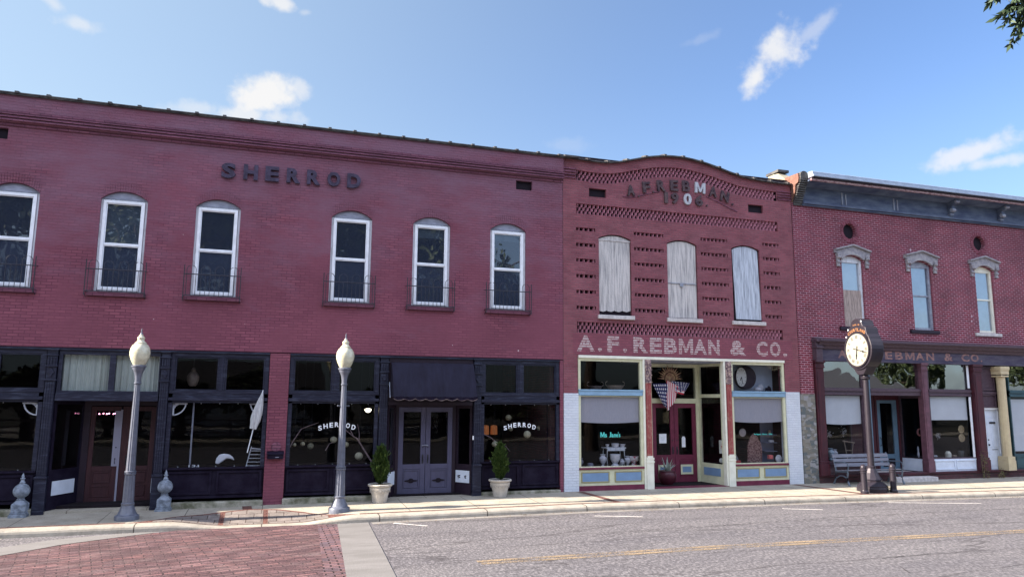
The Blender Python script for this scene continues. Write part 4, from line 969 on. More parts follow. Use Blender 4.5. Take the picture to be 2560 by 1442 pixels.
cp.build('coping', M['coping'], B2)
vb = MB(); vb.box(8.26, 8.79, .09, .105, 8.02, 8.27); vb.box(13.50, 14.03, .09, .105, 8.02, 8.27); vb.build_each('vent', M['hole'], B2)
cb_ = MB()
for x0, x1 in ((7.47, 7.85), (14.56, 15.06)):
    for k in range(4): cb_.box(x0, x1, -.035, 0, 8.50+.085*k, 8.535+.085*k)
cb_.build_each('corbel_bands', M['bs_band'], B2)
# curved moulding under the date
hm = MB(); P_ = [(9.3, 8.12), (9.55, 8.10), (9.9, 8.20), (10.3, 8.33), (10.5, 8.36)]; hm.tube([(a, -.005, b) for a, b in P_], .018)
P_ = [(12.05, 8.36), (12.4, 8.26), (12.8, 8.10), (13.1, 8.0)]; hm.tube([(a, -.005, b) for a, b in P_], .018); hm.build('curved_moulding', M['bs_band'], B2)
def board(x0, x1, z0, z1, rise, mt, boards, tilt=0, jag=False):
    b = MB(); n = boards; A = arch_pts(x0+.02, x1-.02, z1-.02, rise, 18)
    ztop = lambda x: interp(A, x)
    for k in range(n):
        a, c = x0+.02+(x1-x0-.04)*k/n+.002, x0+.02+(x1-x0-.04)*(k+1)/n-.002; zz = z0+(random.uniform(.0, .05) if jag else 0)
        sh = tilt
        pts = [(a+sh, zz), ((a+c)/2+sh, zz-(.02 if jag else 0)), (c+sh, zz+(.02 if jag else 0)), (c, ztop(c)), ((a+c)/2, ztop((a+c)/2)), (a, ztop(a))]
        b.prism(pts, .045+.004*(k % 2), .065)
    return b
random.seed(5)
bo = board(8.54, 9.54, 4.78, 6.86, .11, None, 4, jag=True); w_ = bo.build('boarded_window', M['board'], B2); w_['label'] = 'boarded window with ragged bottom edge'
q = MB(); q.box(8.55, 9.53, .030, .044, 6.80, 6.83); q.build('batten', M['stone_sill'], w_)
bo = board(10.69, 11.67, 4.72, 6.86, .11, None, 3); w_ = bo.build('boarded_window', M['board'], B2); w_['label'] = 'boarded window with latch bar across its middle'
q = MB(); q.box(10.72, 11.64, .02, .044, 5.70, 5.72); q.box(11.10, 11.20, .01, .044, 5.62, 5.72); q.tube([(11.15, .02, 5.72), (11.15, .0, 5.60)], .012); q.build('latch', M['tin_l'], w_)
bo = board(12.88, 13.80, 4.76, 6.86, .11, None, 5, tilt=.06); w_ = bo.build('boarded_window', M['board_b'], B2); w_['label'] = 'boarded window with blue grey board slipping sideways'
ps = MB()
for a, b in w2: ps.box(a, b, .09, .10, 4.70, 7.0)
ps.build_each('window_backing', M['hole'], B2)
for a, b in ((8.49, 9.60), (10.63, 11.77), (12.78, 13.92)):
    s_ = MB(); s_.box(a, b, -.07, .08, 4.585, 4.695); s_.build('sill', M['stone_sill'], B2, bevel=.012)
mats_ = {1: M['letter_white'], 2: M['letter_white']}
arc = [('A', 9.55, 8.31, .24, .09), ('.', 9.80, 8.17, .05, .09), ('F', 10.05, 8.45, .24, .09), ('.', 10.27, 8.33, .05, .07), ('R', 10.53, 8.54, .26, .07), ('E', 10.96, 8.59, .26, .03), ('B', 11.36, 8.61, .26, 0), ('M', 11.83, 8.60, .34, -.04), ('A', 12.27, 8.53, .26, -.12), ('N', 12.67, 8.42, .28, -.2), ('.', 12.93, 8.20, .05, -.2)]
it = [(c, x-w/2, x+w/2, (z-.16) if c != '.' else z-.03, (z+.16) if c != '.' else z+.03, r_) for c, x, z, w, r_ in arc]
letters('raised_letter', M['letter_worn'], B2, it, 0, .055, bold=.035, mats={7: M['letter_white']})
it = [('1', 10.63, 10.74, 8.04, 8.36, 0), ('9', 10.85, 11.09, 8.04, 8.37, 0), ('0', 11.27, 11.52, 8.05, 8.39, 0), ('6', 11.66, 11.91, 8.05, 8.38, 0), ('.', 12.02, 12.07, 8.06, 8.11, 0)]
letters('raised_numeral', M['letter_worn'], B2, it, 0, .055, bold=.035, mats={2: M['letter_white']})
sp_ = MB(); sp_.box(7.75, 14.85, -.004, .0, 3.60, 4.165); sp_.build('painted_sign_panel', M['bsign'], B2)
zz = 3.69
sg = [('A', 7.86, 8.38, .0), ('.', 8.48, 8.60, 0), ('F', 8.76, 9.12, 0), ('.', 9.24, 9.36, 0), ('R', 9.56, 10.01, 0), ('E', 10.07, 10.44, 0), ('B', 10.52, 10.93, 0), ('M', 10.99, 11.45, 0), ('A', 11.47, 11.90, 0), ('N', 11.95, 12.33, 0), ('&', 12.68, 13.22, 0), ('C', 13.58, 13.97, 0), ('O', 14.05, 14.42, 0), ('.', 14.51, 14.65, 0)]
letters('painted_letter', M['sign_white'], B2, [(c, a, b, 3.685, 4.115 if c != '.' else 3.80, 0) for c, a, b, _ in sg], -.004, .003, bold=.04)
# storefront
hd = MB(); hd.box(7.9, 14.53, -.03, .10, 3.50, 3.575); hd.build('header_trim', M['cream_w'], B2, bevel=.008)
def shop_unit(x0, x1, tw=.06):
    f = MB(); rect_ring(f, x0, x1, .55, 3.50, .075, .02, .12); f.box(x0+.075, x1-.075, .03, .11, 3.43, 3.50); f.box(x0+.075, x1-.075, .03, .11, 2.47, 2.49)
    f.box(x0, x1, .02, .12, .13, .55); f.build('storefront_frame', M['cream'], B2, bevel=.004)
    r = MB(); r.box(x0+.01, x1-.01, -.01, .12, 2.50, 2.66); r.box(x0, x1, -.03, .12, 2.62, 2.66); r.build('blue_rail', M['blue'], B2, bevel=.006)
    s_ = MB(); s_.box(x0, x1+.0, -.02, .13, .545, .60); s_.box(x0, x1, -.0, .13, -.02, .13); s_.build('wine_sill', M['wine'], B2, bevel=.006)
    mx = (x0+x1)/2
    for a, b in ((x0+.05, mx-.06), (mx+.06, x1-.05)):
        p = MB(); p.box(a+.05, b-.05, .005, .02, .24, .46); p.build('blue_panel', M['blue_p'], B2)
        p = MB(); rect_ring(p, a+.02, b-.02, .21, .49, .03, -.002, .02); p.build('panel_moulding', M['olive'], B2, bevel=.004)
    pane('transom_pane', x0+.075, x1-.075, 2.66, 3.43, .07, M['glass'], B2); pane('display_pane', x0+.075, x1-.075, .60, 2.47, .07, M['glass'], B2)
    l_ = MB(); l_.box(x0, x1, .14, 1.3, .50, .58); l_.box(x0, x1, .14, .8, 2.60, 2.66); l_.build('display_ledge', M['floorwood'], B2)
    n = 24; bl = MB()
    for k in range(n):
        t, u = k/n, (k+1)/n; a, b = x0+.08+(x1-x0-.16)*t, x0+.08+(x1-x0-.16)*u; z = lambda t: 1.79-.035*math.sin(math.pi*t)
        yy = lambda t: .11+.006*math.sin(t*20)
        bl.quad((a, yy(t), z(t)), (b, yy(u), z(u)), (b, .11, 2.49), (a, .11, 2.49)); bl.quad((a, yy(t)-.01, z(t)), (b, yy(u)-.01, z(u)), (b, yy(u)-.01, z(u)+.05), (a, yy(t)-.01, z(t)+.05))
    bl.build('roller_blind', M['shade_g'], B2, fix=False)
shop_unit(7.90, 9.83); shop_unit(12.68, 14.53)
for x0, x1 in ((9.83, 10.09), (12.42, 12.68)):
    c = MB(); c.box(x0, x0+.06, -.02, .14, .0, 3.50); c.build('post', M['cream_w'], B2, bevel=.006)
    c = MB(); c.box(x0+.075, x1-.02, -.03, .12, .85, 2.85); 
    for k in range(2): c.tube([(x0+.10+.07*k, -.035, .9), (x0+.10+.07*k, -.035, 2.8)], .014)
    o = c.build('red_column', M['col_red'], B2)
    c = MB(); c.box(x0+.07, x1-.01, -.035, .12, 2.85, 3.50)
    for z in (2.86, 3.06, 3.2, 3.34): c.box(x0+.06, x1, -.06, .12, z, z+.03)
    for z in (2.95, 3.13, 3.27, 3.42): c.prism([(x0+.10, z), (x0+.16, z-.04), (x0+.22, z), (x0+.16, z+.05)], -.055, -.035)
    c.build('capital', M['ornam'], o)
    c = MB(); c.box(x0+.06, x1+.01, -.05, .13, -.02, .78); c.box(x0+.045, x1+.025, -.065, .13, .70, .74); c.box(x0+.05, x1+.02, -.06, .13, .78, .83); c.box(x0+.08, x1-.01, -.045, .12, .83, .88); c.box(x0+.1, x1-.03, -.056, -.05, .12, .62)
    c.build('white_base', M['cream_w'], o, bevel=.008)
ce = MB(); ce.box(9.9, 12.6, .12, 1.5, 3.46, 3.52); ce.build('porch_ceiling', M['tymp'], B2)
ef = MB(); ef.box(10.55, 10.73, 1.15, 1.27, .0, 3.46); ef.box(12.21, 12.32, 1.15, 1.27, .0, 3.46); ef.box(10.73, 12.21, 1.15, 1.27, 2.30, 2.44); ef.box(10.73, 12.21, 1.15, 1.27, 3.36, 3.46)
ef.build('entry_frame', M['cream'], B2, bevel=.006); pane('transom_pane', 10.73, 12.21, 2.44, 3.36, 1.2, M['glass'], B2)
for x0, x1, hnd in ((10.735, 11.465, 'r'), (11.475, 12.205, 'l')):
    o = leaf(B2, x0, x1, .02, 2.295, 1.18, M['wine'], .80, hnd, st=.13)
    q = MB(); q.box(x0+.17, x1-.15, 1.166, 1.176, .24, .52); q.build('cream_panel', M['cream'], o); q = MB(); q.box(x0+.23, x1-.21, 1.158, 1.166, .30, .46); q.build('blue_inset', M['blue_p'], o)
side_bay(B2, (12.30, 1.14), (12.44, .14), .0, 3.46, M['cream'], .58, (.15, .85, .24, .46, M['blue_p']), mid=2.52)
side_bay(B2, (10.08, .14), (10.52, 1.14), .0, 3.46, M['cream'], .58, None, mid=2.52)
s_ = MB(); s_.box(9.9, 12.6, -.02, 1.5, -.1, .015); s_.build_each('threshold', M['wine'], B2)
letters('teal_letter', mat('teal_vinyl', (.10, .62, .55), .5), B2, [('M', 8.56, 8.68, 1.385, 1.52, 0), ('s', 8.69, 8.75, 1.385, 1.47, 0), ('J', 8.82, 8.88, 1.385, 1.52, 0), ('a', 8.885, 8.95, 1.385, 1.47, 0), ('n', 8.96, 9.02, 1.385, 1.47, 0), ('e', 9.025, 9.08, 1.385, 1.47, 0), ('\'', 9.085, 9.10, 1.48, 1.525, 0), ('s', 9.10, 9.15, 1.385, 1.47, 0)], .066, .003, bold=.02)
text('teal_small_letters', 'Antiques . Decor . Gifts', bpy.data.materials['teal_vinyl'], B2, 13.42, 14.05, 1.40, 1.455, .066, .003, .01)
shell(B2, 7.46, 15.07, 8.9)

# ================================================================== BUILDING 3 : red brick block with tin cornice
B3 = empty('brick_building', (20, 0, 0), 'red brick block with pale mortar, dark tin cornice and pedimented upstairs windows', 'building')
w3 = [(16.86, 17.67), (19.62, 20.45), (22.36, 23.14), (25.1, 25.9), (27.8, 28.6)]
hl = [(a, b, 4.68, 6.80, .13) for a, b in w3] + [('o', 17.13+.12, 7.72, .245), ('o', 22.66, 7.72, .245), ('o', 28.1, 7.72, .245)]
wm = MB(); wall(wm, 15.08, 31, 4.27, 8.5, 0, .2, hl); wm.box(15.08, 15.57, 0, .3, 2.60, 4.27); wm.box(15.57, 31, .0, .3, 3.72, 4.27); wm.build('wall', M['bc'], B3, fix=False)
q = MB(); q.box(15.05, 15.57, -.02, .3, -.05, 2.60); q.build('rubble_pier', M['rubble'], B3, bevel=.01)
q = MB(); q.box(15.57, 31, -.03, .3, -.2, .19); q.build('foundation', M['bdark'], B3)
q = MB(); q.box(15.57, 31, -.06, .3, .17, .23); q.build('sill_beam', M['maroon'], B3, bevel=.008)
for cx in (17.25, 22.66, 28.1):
    r_ = MB(); n = 24
    for k in range(n):
        a0, a1 = 2*math.pi*(k+.12)/n, 2*math.pi*(k+.88)/n; R0, R1 = .262, .375
        r_.prism([(cx+R0*math.cos(a0), 7.72+R0*math.sin(a0)), (cx+R1*math.cos(a0), 7.72+R1*math.sin(a0)), (cx+R1*math.cos(a1), 7.72+R1*math.sin(a1)), (cx+R0*math.cos(a1), 7.72+R0*math.sin(a1))], -.014, 0)
    o = r_.build('round_brick_surround', mat('surround_brick', (.20, .06, .085), .85, var=.35, vscale=9, bump=.4) if 'surround_brick' not in bpy.data.materials else bpy.data.materials['surround_brick'], B3); q = MB(); q.lathe([(.245, 0), (.245, .02)], cx, .12, 7.72, 32, axis='y'); q.build('round_vent', M['hole'], o)
    q = MB(); q.lathe([(.26, 0), (.26, .03)], cx, .0, 7.72, 32, axis='y') if False else None
# cornice
c = MB(); c.box(15.45, 31, -.05, .0, 8.50, 9.0); c.box(15.45, 31, -.12, .0, 8.44, 8.53); c.box(15.45, 31, -.075, .0, 8.39, 8.44)
c.prismx([(0, 8.98), (-.12, 8.98), (-.34, 9.04), (-.50, 9.06), (-.50, 9.10), (0, 9.10)], 15.40, 31); c.build('cornice_frieze', M['tin'], B3, bevel=.006)
c = MB(); c.box(15.42, 31, -.56, -.49, 9.055, 9.115); c.build('rusty_fascia', M['rust'], B3)
c = MB(); c.box(15.42, 31, -.60, .1, 9.12, 9.165); c.build('dark_drip', M['maroon_sh'], B3)
c = MB(); c.prismx([(-.66, 9.165), (-.66, 9.21), (-.62, 9.23), (-.62, 9.31), (-.58, 9.335), (-.5, 9.34), (.3, 9.36), (.3, 9.165)], 15.42, 31); c.build('metal_gutter', M['metalroof'], B3)
for i, bx in enumerate((17.05, 19.12)):
    b = MB(); b.box(bx-.09, bx-.055, -.075, -.05, 8.54, 8.93); b.box(bx+.055, bx+.09, -.075, -.05, 8.54, 8.90); b.build_each('bracket_scar', M['tin_l'], B3)
for bx in (21.40, 23.62, 25.9, 28.2, 30.3):
    b = MB(); P_ = [(-.05, 8.50), (-.13, 8.50), (-.16, 8.56), (-.13, 8.62), (-.20, 8.66), (-.24, 8.75), (-.22, 8.86), (-.34, 8.90), (-.42, 8.98), (-.40, 9.05), (-.05, 9.05)]
    b.prismx(P_, bx-.07, bx+.07); o = b.build('scroll_bracket', M['tin'], B3, bevel=.01)
    b = MB(); b.lathe([(.06, -.08), (.06, .08)], bx, -.20, 8.72, 14, axis='x'); b.lathe([(.045, -.082), (.045, .082)], bx, -.38, 8.97, 12, axis='x'); b.box(bx-.075, bx+.075, -.17, -.05, 8.575, 8.60)
    b.build('scroll', M['tin_l'], o, smooth=True)
# left end pier of the cornice, party wall and chimney behind
p = MB(); 
for k in range(11): p.box(15.14, 15.44, -.05-.033*k, .2, 8.40+.062*k, 8.445+.062*k)
p.box(15.15, 15.43, -.04, .2, 8.38, 9.08)
p.box(15.13, 15.45, -.40, .22, 9.08, 9.14)
P_ = [(15.14, 9.14)]+[(15.29-.15*math.cos(math.pi*t/10), 9.25+.13*math.sin(math.pi*t/10)) for t in range(11)]+[(15.44, 9.14)]
p.prism(list(reversed(P_)), -.40, .22); p.build('corbelled_end_pier', M['coping'], B3, bevel=.008)
p = MB(); p.prismx([(-.36, 9.30), (-.38, 9.15), (-.34, 9.02), (-.22, 8.98), (-.18, 8.75), (-.05, 8.6), (.02, 8.42), (.25, 8.42), (.25, 9.32)], 15.085, 15.14); p.build('sunlit_end_face', M['sunlit_terra'], B3)
p = MB(); p.prismx([(.25, 8.8), (.25, 9.30), (.55, 9.55), (1.05, 9.62), (1.05, 9.45), (2.4, 9.22), (2.4, 8.8)], 15.08, 15.40); p.build('party_wall', M['parge'], B3)
p = MB(); p.box(15.05, 15.46, .5, 1.12, 9.60, 9.68); p.box(15.05, 15.44, 1.2, 1.4, 9.42, 9.50); p.prismx([(1.05, 9.48), (2.42, 9.25), (2.42, 9.20), (1.05, 9.43)], 15.04, 15.44); p.build('party_wall_cap', M['coping'], B3)
# windows upstairs
def hood(x0, x1):
    cx = (x0+x1)/2; h = MB(); a, b = x0-.28, x1+.28
    out = [(a, 6.99), (a, 7.06), (a+.18, 7.09), (cx, 7.26), (b-.18, 7.09), (b, 7.06), (b, 6.99), (b-.16, 6.97)]
    A = arch_pts(x0-.02, x1+.02, 6.80, .15, 12)
    h.prism(list(reversed(out+[(x1+.10, 6.90)]+list(reversed(A))+[(x0-.10, 6.90), (a+.16, 6.97)])), -.07, .0)
    # raking mouldings
    for p_, q_ in (((a, 7.055), (cx, 7.235)), ((cx, 7.235), (b, 7.055))):
        dx, dz = q_[0]-p_[0], q_[1]-p_[1]; h.prism([(p_[0], p_[1]), (q_[0], q_[1]), (q_[0], q_[1]+.05), (p_[0], p_[1]+.05)], -.14, .0)
    o = h.build('window_hood', M['hood'], B3, bevel=.008)
    s_ = MB()
    for s in (x0-.15, x1+.15):
        s_.box(s-.07, s+.07, -.10, 0, 6.90, 6.97); s_.lathe([(.055, -.06), (.055, .06)], s, -.06, 6.85, 12, axis='x'); s_.lathe([(.04, -.06), (.04, .06)], s, -.045, 6.70, 12, axis='x'); s_.box(s-.05, s+.05, -.05, 0, 6.56, 6.90); s_.lathe([(.03, -.055), (.03, .055)], s, -.035, 6.58, 10, axis='x')
    s_.build_each('hood_bracket', M['hood'], o, smooth=True)
    return o
for i, (a, b) in enumerate(w3):
    hood(a, b); w = MB(); col = (M['white_old'], M['tin_l'], M['cream_w'], M['white_old'], M['white_old'])[i]; zm = 5.80
    A = arch_pts(a, b, 6.80, .13, 12)
    w.box(a, a+.05, .08, .18, 4.68, 6.80); w.box(b-.07, b, .06, .18, 4.68, 6.80); w.box(a+.05, b-.07, .09, .16, 4.68, 4.76); w.prism(list(reversed([(p[0], p[1]) for p in A]+[(b, 6.72), (a, 6.72)])), .08, .16)
    if i: w.box(a+.05, b-.07, .09, .16, zm-.025, zm+.02)
    o = w.build('sash_window', col, B3, bevel=.004)
    if i == 0:
        pl_ = MB(); pl_.box(a+.05, b-.07, .07, .10, 4.70, 5.84); pl_.build('plywood_panel', M['plywood'], o); pane('pane', a+.05, b-.07, 5.84, 6.72, .13, M['glass_r'], o)
        bb = MB(); bb.box(a+.05, b-.07, .14, .15, 5.85, 6.72); bb.build('inner_blind', M['shade'], o)
    else:
        pane('pane', a+.05, b-.07, zm+.02, 6.72, .12, M['glass_r'], o); pane('pane', a+.05, b-.07, 4.76, zm-.02, .13, M['glass_r'], o)
        bb = MB(); bb.box(a+.05, b-.07, .15, .16, 4.76, 6.72); bb.build('inner_blind', mat('sky_tone_blind', (.34, .40, .52), .8, var=.15, vscale=2), o)  # blue-grey of this blind imitates sky reflected in the panes
    s_ = MB(); s_.box(a-.22, b+.14, -.06, .12, 4.56, 4.67); s_.build('sill', M['stone_sill'] if i >= 2 else M['maroon_sh'], o, bevel=.01)
# sign band above the shop
c = MB(); c.box(15.60, 31, -.05, .05, 3.62, 3.98); c.box(15.60, 31, -.09, .05, 3.60, 3.66); c.build('sign_band', M['signband'], B3)
c = MB(); c.prismx([(.0, 3.96), (-.10, 3.96), (-.13, 4.03), (-.20, 4.08), (-.22, 4.12), (-.30, 4.18), (-.30, 4.24), (.0, 4.30)], 15.66, 31); c.build('shop_cornice', M['brownframe'], B3, bevel=.006)
c = MB(); c.box(15.57, 15.80, -.18, .05, 3.55, 4.30); c.box(15.54, 15.83, -.26, .05, 4.16, 4.25); c.box(15.55, 15.82, -.22, .05, 3.97, 4.02); c.build('cornice_end_block', M['brownframe'], B3, bevel=.01)
sg = [('A', 16.47, 16.80), ('.', 16.92, 17.0), ('F', 17.16, 17.42), ('.', 17.52, 17.6), ('R', 17.86, 18.17), ('E', 18.28, 18.56), ('B', 18.68, 18.98), ('M', 19.08, 19.45), ('A', 19.50, 19.84), ('N', 19.93, 20.25), ('&', 20.68, 21.04), ('C', 21.40, 21.74), ('O', 21.80, 22.14), ('.', 22.22, 22.29)]
letters('faded_letter', M['signletter'], B3, [(ch, a, b, 3.70, 3.95 if ch != '.' else 3.76, 0) for ch, a, b in sg], -.05, .004, bold=.03)
# shop pilasters
def pil(x0, x1, mt, z1=3.62, y=-.06, z0=.22, bw=.02):
    c = MB(); c.box(x0, x1, y, .15, z0, z1-.22); c.box(x0-bw, x1+bw, y-.04, .15, z0, z0+.35); c.box(x0-bw*.5, x1+bw*.5, y-.025, .15, z0+.35, z0+.42)
    c.box(x0-.02, x1+.02, y-.03, .15, z1-.24, z1-.2); c.box(x0-.01, x1+.01, y-.015, .15, z1-.2, z1-.08); c.box(x0-.04, x1+.04, y-.05, .15, z1-.08, z1)
    if x1-x0 > .2: c.box(x0+.05, x1-.05, y-.012, y, z0+.6, z1-.35)
    return c.build('pilaster', mt, B3, bevel=.008)
pil(15.60, 15.90, M['maroon']); pil(17.42, 17.58, M['mauve'], y=-.02); pil(19.68, 19.90, M['mauve']); pil(21.80, 22.14, M['maroon'], y=-.10, bw=.04)
f = MB(); f.box(17.60, 17.68, .02, .12, .22, 3.62); f.build('slate_post', M['bluedoor'], B3)
def shopwin3(x0, x1, z0=.65, z1=2.56, t0=2.80, t1=3.60, bm='whitedoor', fm='brownframe'):
    f = MB(); f.box(x0, x1, .03, .12, 2.58, 2.80); f.box(x0, x1, .0, .12, 2.70, 2.78); f.box(x0, x1, .0, .12, 2.58, 2.64); f.box(x0, x1, .04, .12, z0-.04, z0); f.box(x0, x0+.05, .04, .12, z0, t1); f.box(x1-.05, x1, .04, .12, z0, t1)
    f.build('storefront_frame', M[fm], B3, bevel=.004)
    b = MB(); b.box(x0, x1, .03, .1, .23, z0-.04); mx = (x0+x1)/2
    for a, c in ((x0+.05, mx-.03), (mx+.03, x1-.05)): rect_ring(b, a, c, .28, z0-.08, .03, .01, .03)
    b.build('bulkhead', M[bm], B3, bevel=.004)
    pane('display_pane', x0+.05, x1-.05, z0, 2.58, .09, M['glass'], B3); pane('transom_pane', x0+.05, x1-.05, 2.80, t1, .08, M['glass_r'], B3)
    l_ = MB(); l_.box(x0, x1, .14, 1.2, z0-.1, z0-.02); l_.build('display_ledge', M['floorwood'], B3)
shopwin3(15.93, 17.42, z0=.62, bm='brownframe'); shopwin3(20.0, 21.78); shopwin3(23.45, 26.5, z0=.72, bm='green_tr', fm='green_tr')
f = MB(); f.box(17.68, 19.68, .03, .12, 2.58, 2.80); f.box(17.68, 19.68, .0, .12, 2.70, 2.78); f.build('transom_bar', M['brownframe'], B3, bevel=.004); pane('transom_pane', 17.68, 19.68, 2.80, 3.60, .08, M['glass_r'], B3)
f = MB(); f.box(21.66, 21.74, .02, .04, .65, 2.56); f.box(21.66, 21.74, .02, .04, 2.84, 3.58); f.build('white_edge_trim', M['white'], B3)
for x0, x1, za, zb, sg_ in ((15.99, 17.36, 1.72, 2.56, 1), (20.06, 21.66, 1.82, 2.56, 0), (23.5, 26.4, .80, 2.50, 0)):
    b = MB(); n = 20
    for k in range(n):
        t, u = k/n, (k+1)/n; a, c = x0+(x1-x0)*t, x0+(x1-x0)*u; z = lambda t: za-(.03*math.sin(math.pi*t) if sg_ else 0)
        b.quad((a, .13+.004*math.sin(t*25), z(t)), (c, .13+.004*math.sin(u*25), z(u)), (c, .13, zb), (a, .13, zb))
    b.build('roller_blind', M['shade'], B3, fix=False)
ce = MB(); ce.box(17.5, 19.8, .12, 1.3, 2.60, 2.66); ce.build('porch_ceiling', M['tymp'], B3)
df = MB(); df.box(17.66, 18.78, .98, 1.1, .2, 2.6); df.box(18.72, 18.80, .96, 1.1, .2, 2.6); df.box(19.62, 19.70, .96, 1.1, .2, 2.6); df.box(18.80, 19.62, .96, 1.1, 2.44, 2.6); df.build('entry_frame', M['maroon'], B3)
d = MB(); y = .98; x0, x1 = 18.80, 19.62
for a, b, c, e_ in ((x0, x0+.14, .2, 2.44), (x1-.18, x1, .2, 2.44), (x0+.14, x1-.18, 2.34, 2.44), (x0+.14, x1-.18, .58, .72), (x0+.14, x1-.18, .2, .32)): d.box(a, b, y, y+.05, c, e_)
d.box(x0+.14, x1-.18, y+.03, y+.04, .32, .58); o = d.build('blue_door', M['bluedoor'], B3, bevel=.004); pane('door_pane', x0+.14, x1-.18, .72, 2.34, y+.02, M['glass'], o)
h = MB(); h.tube([(x0+.07, y, 1.25), (x0+.07, y-.05, 1.22), (x0+.09, y-.05, 1.02), (x0+.07, y, .98)], .012); h.build('handle', M['iron'], o)
h = MB(); h.box(x0+.14, x1-.18, y+.01, y+.02, .32, .58); h.build('kick_plate', M['hole'], o)
side_bay(B3, (19.72, .98), (19.80, .16), .2, 2.58, M['brownframe'], .62, (.02, .98, .22, .60, M['whitedoor']))
side_bay(B3, (17.66, .16), (17.70, .98), .2, 2.58, M['brownframe'], .62)
st = MB(); st.box(18.1, 19.72, -.36, .0, -.08, .12); st.box(17.6, 19.72, -.0, 1.2, -.08, .2); st.build('stone_step', M['stone_sill'], B3, bevel=.02)
# stair door bay
f = MB(); f.box(22.18, 22.95, .10, .16, 2.20, 3.62); rect_ring(f, 22.22, 22.90, 2.78, 3.55, .05, .06, .10); rect_ring(f, 22.22, 22.90, 2.22, 2.66, .05, .06, .10); f.box(22.18, 22.95, .04, .12, 2.66, 2.74); f.build('panelled_overdoor', M['brownframe'], B3, bevel=.004)
f = MB(); rect_ring(f, 22.36, 23.02, .22, 2.20, .055, .12, .20, b=.0); f.box(22.33, 23.05, .09, .2, 2.15, 2.22); f.build('door_frame', M['white'], B3, bevel=.004)
d = MB(); d.box(22.415, 22.965, .155, .19, .22, 2.14)
for a, b, c, e_ in ((22.48, 22.68, .95, 1.92), (22.72, 22.91, .95, 1.92), (22.48, 22.91, .36, .80)): rect_ring(d, a, b, c, e_, .02, .145, .156)
o = d.build('white_door', M['whitedoor'], B3, bevel=.003)
h = MB(); h.box(22.60, 22.85, .135, .15, 1.70, 1.76); h.ball((22.50, .13, 1.02), .03, 6); h.ball((22.50, .14, 1.18), .022, 6); h.box(22.62, 22.88, .14, .15, .86, .875); h.build('letter_slot_and_knob', M['iron'], o)
# yellow engaged column
c = MB(); cx, cy = 22.98, -.08
prof = [(.135, .66), (.13, .70), (.125, 2.9), (.13, 3.22)]
c.lathe([(r_*1.05, z) for r_, z in prof], cx, cy, 0, 12)
c.box(cx-.17, cx+.17, cy-.16, .14, .22, .54); c.box(cx-.155, cx+.155, cy-.15, .14, .54, .66); c.box(cx-.17, cx+.17, cy-.17, .14, 3.22, 3.27); c.box(cx-.18, cx+.18, cy-.18, .14, 3.30, 3.42); c.box(cx-.20, cx+.20, cy-.20, .14, 3.46, 3.56); c.box(cx-.19, cx+.19, cy-.19, .14, 3.42, 3.46); c.box(cx+.08, cx+.18, -.06, .14, .66, 3.3)
c.build('yellow_column', M['yellow'], B3, bevel=.01)
for x0, x1 in ((26.5, 31),): 
    q = MB(); q.box(x0, x1, .02, .2, .2, 3.62); q.build('end_panel', M['green_tr'], B3)
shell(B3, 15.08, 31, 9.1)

# unseen neighbour to the left, its canopy added to shade the pavement
B0 = empty('brick_building', (-14, 0, 0), 'low brick building at the left end with an added flat canopy to shade the pavement', 'building')
q = MB(); q.box(-20, -9.52, 0, 9, -.3, 6.2); q.build('wall', M['bdark'], B0); q = MB(); q.box(-17, -7.4, -1.15, -.02, 3.05, 3.22); q.build('canopy', M['tin'], B0)

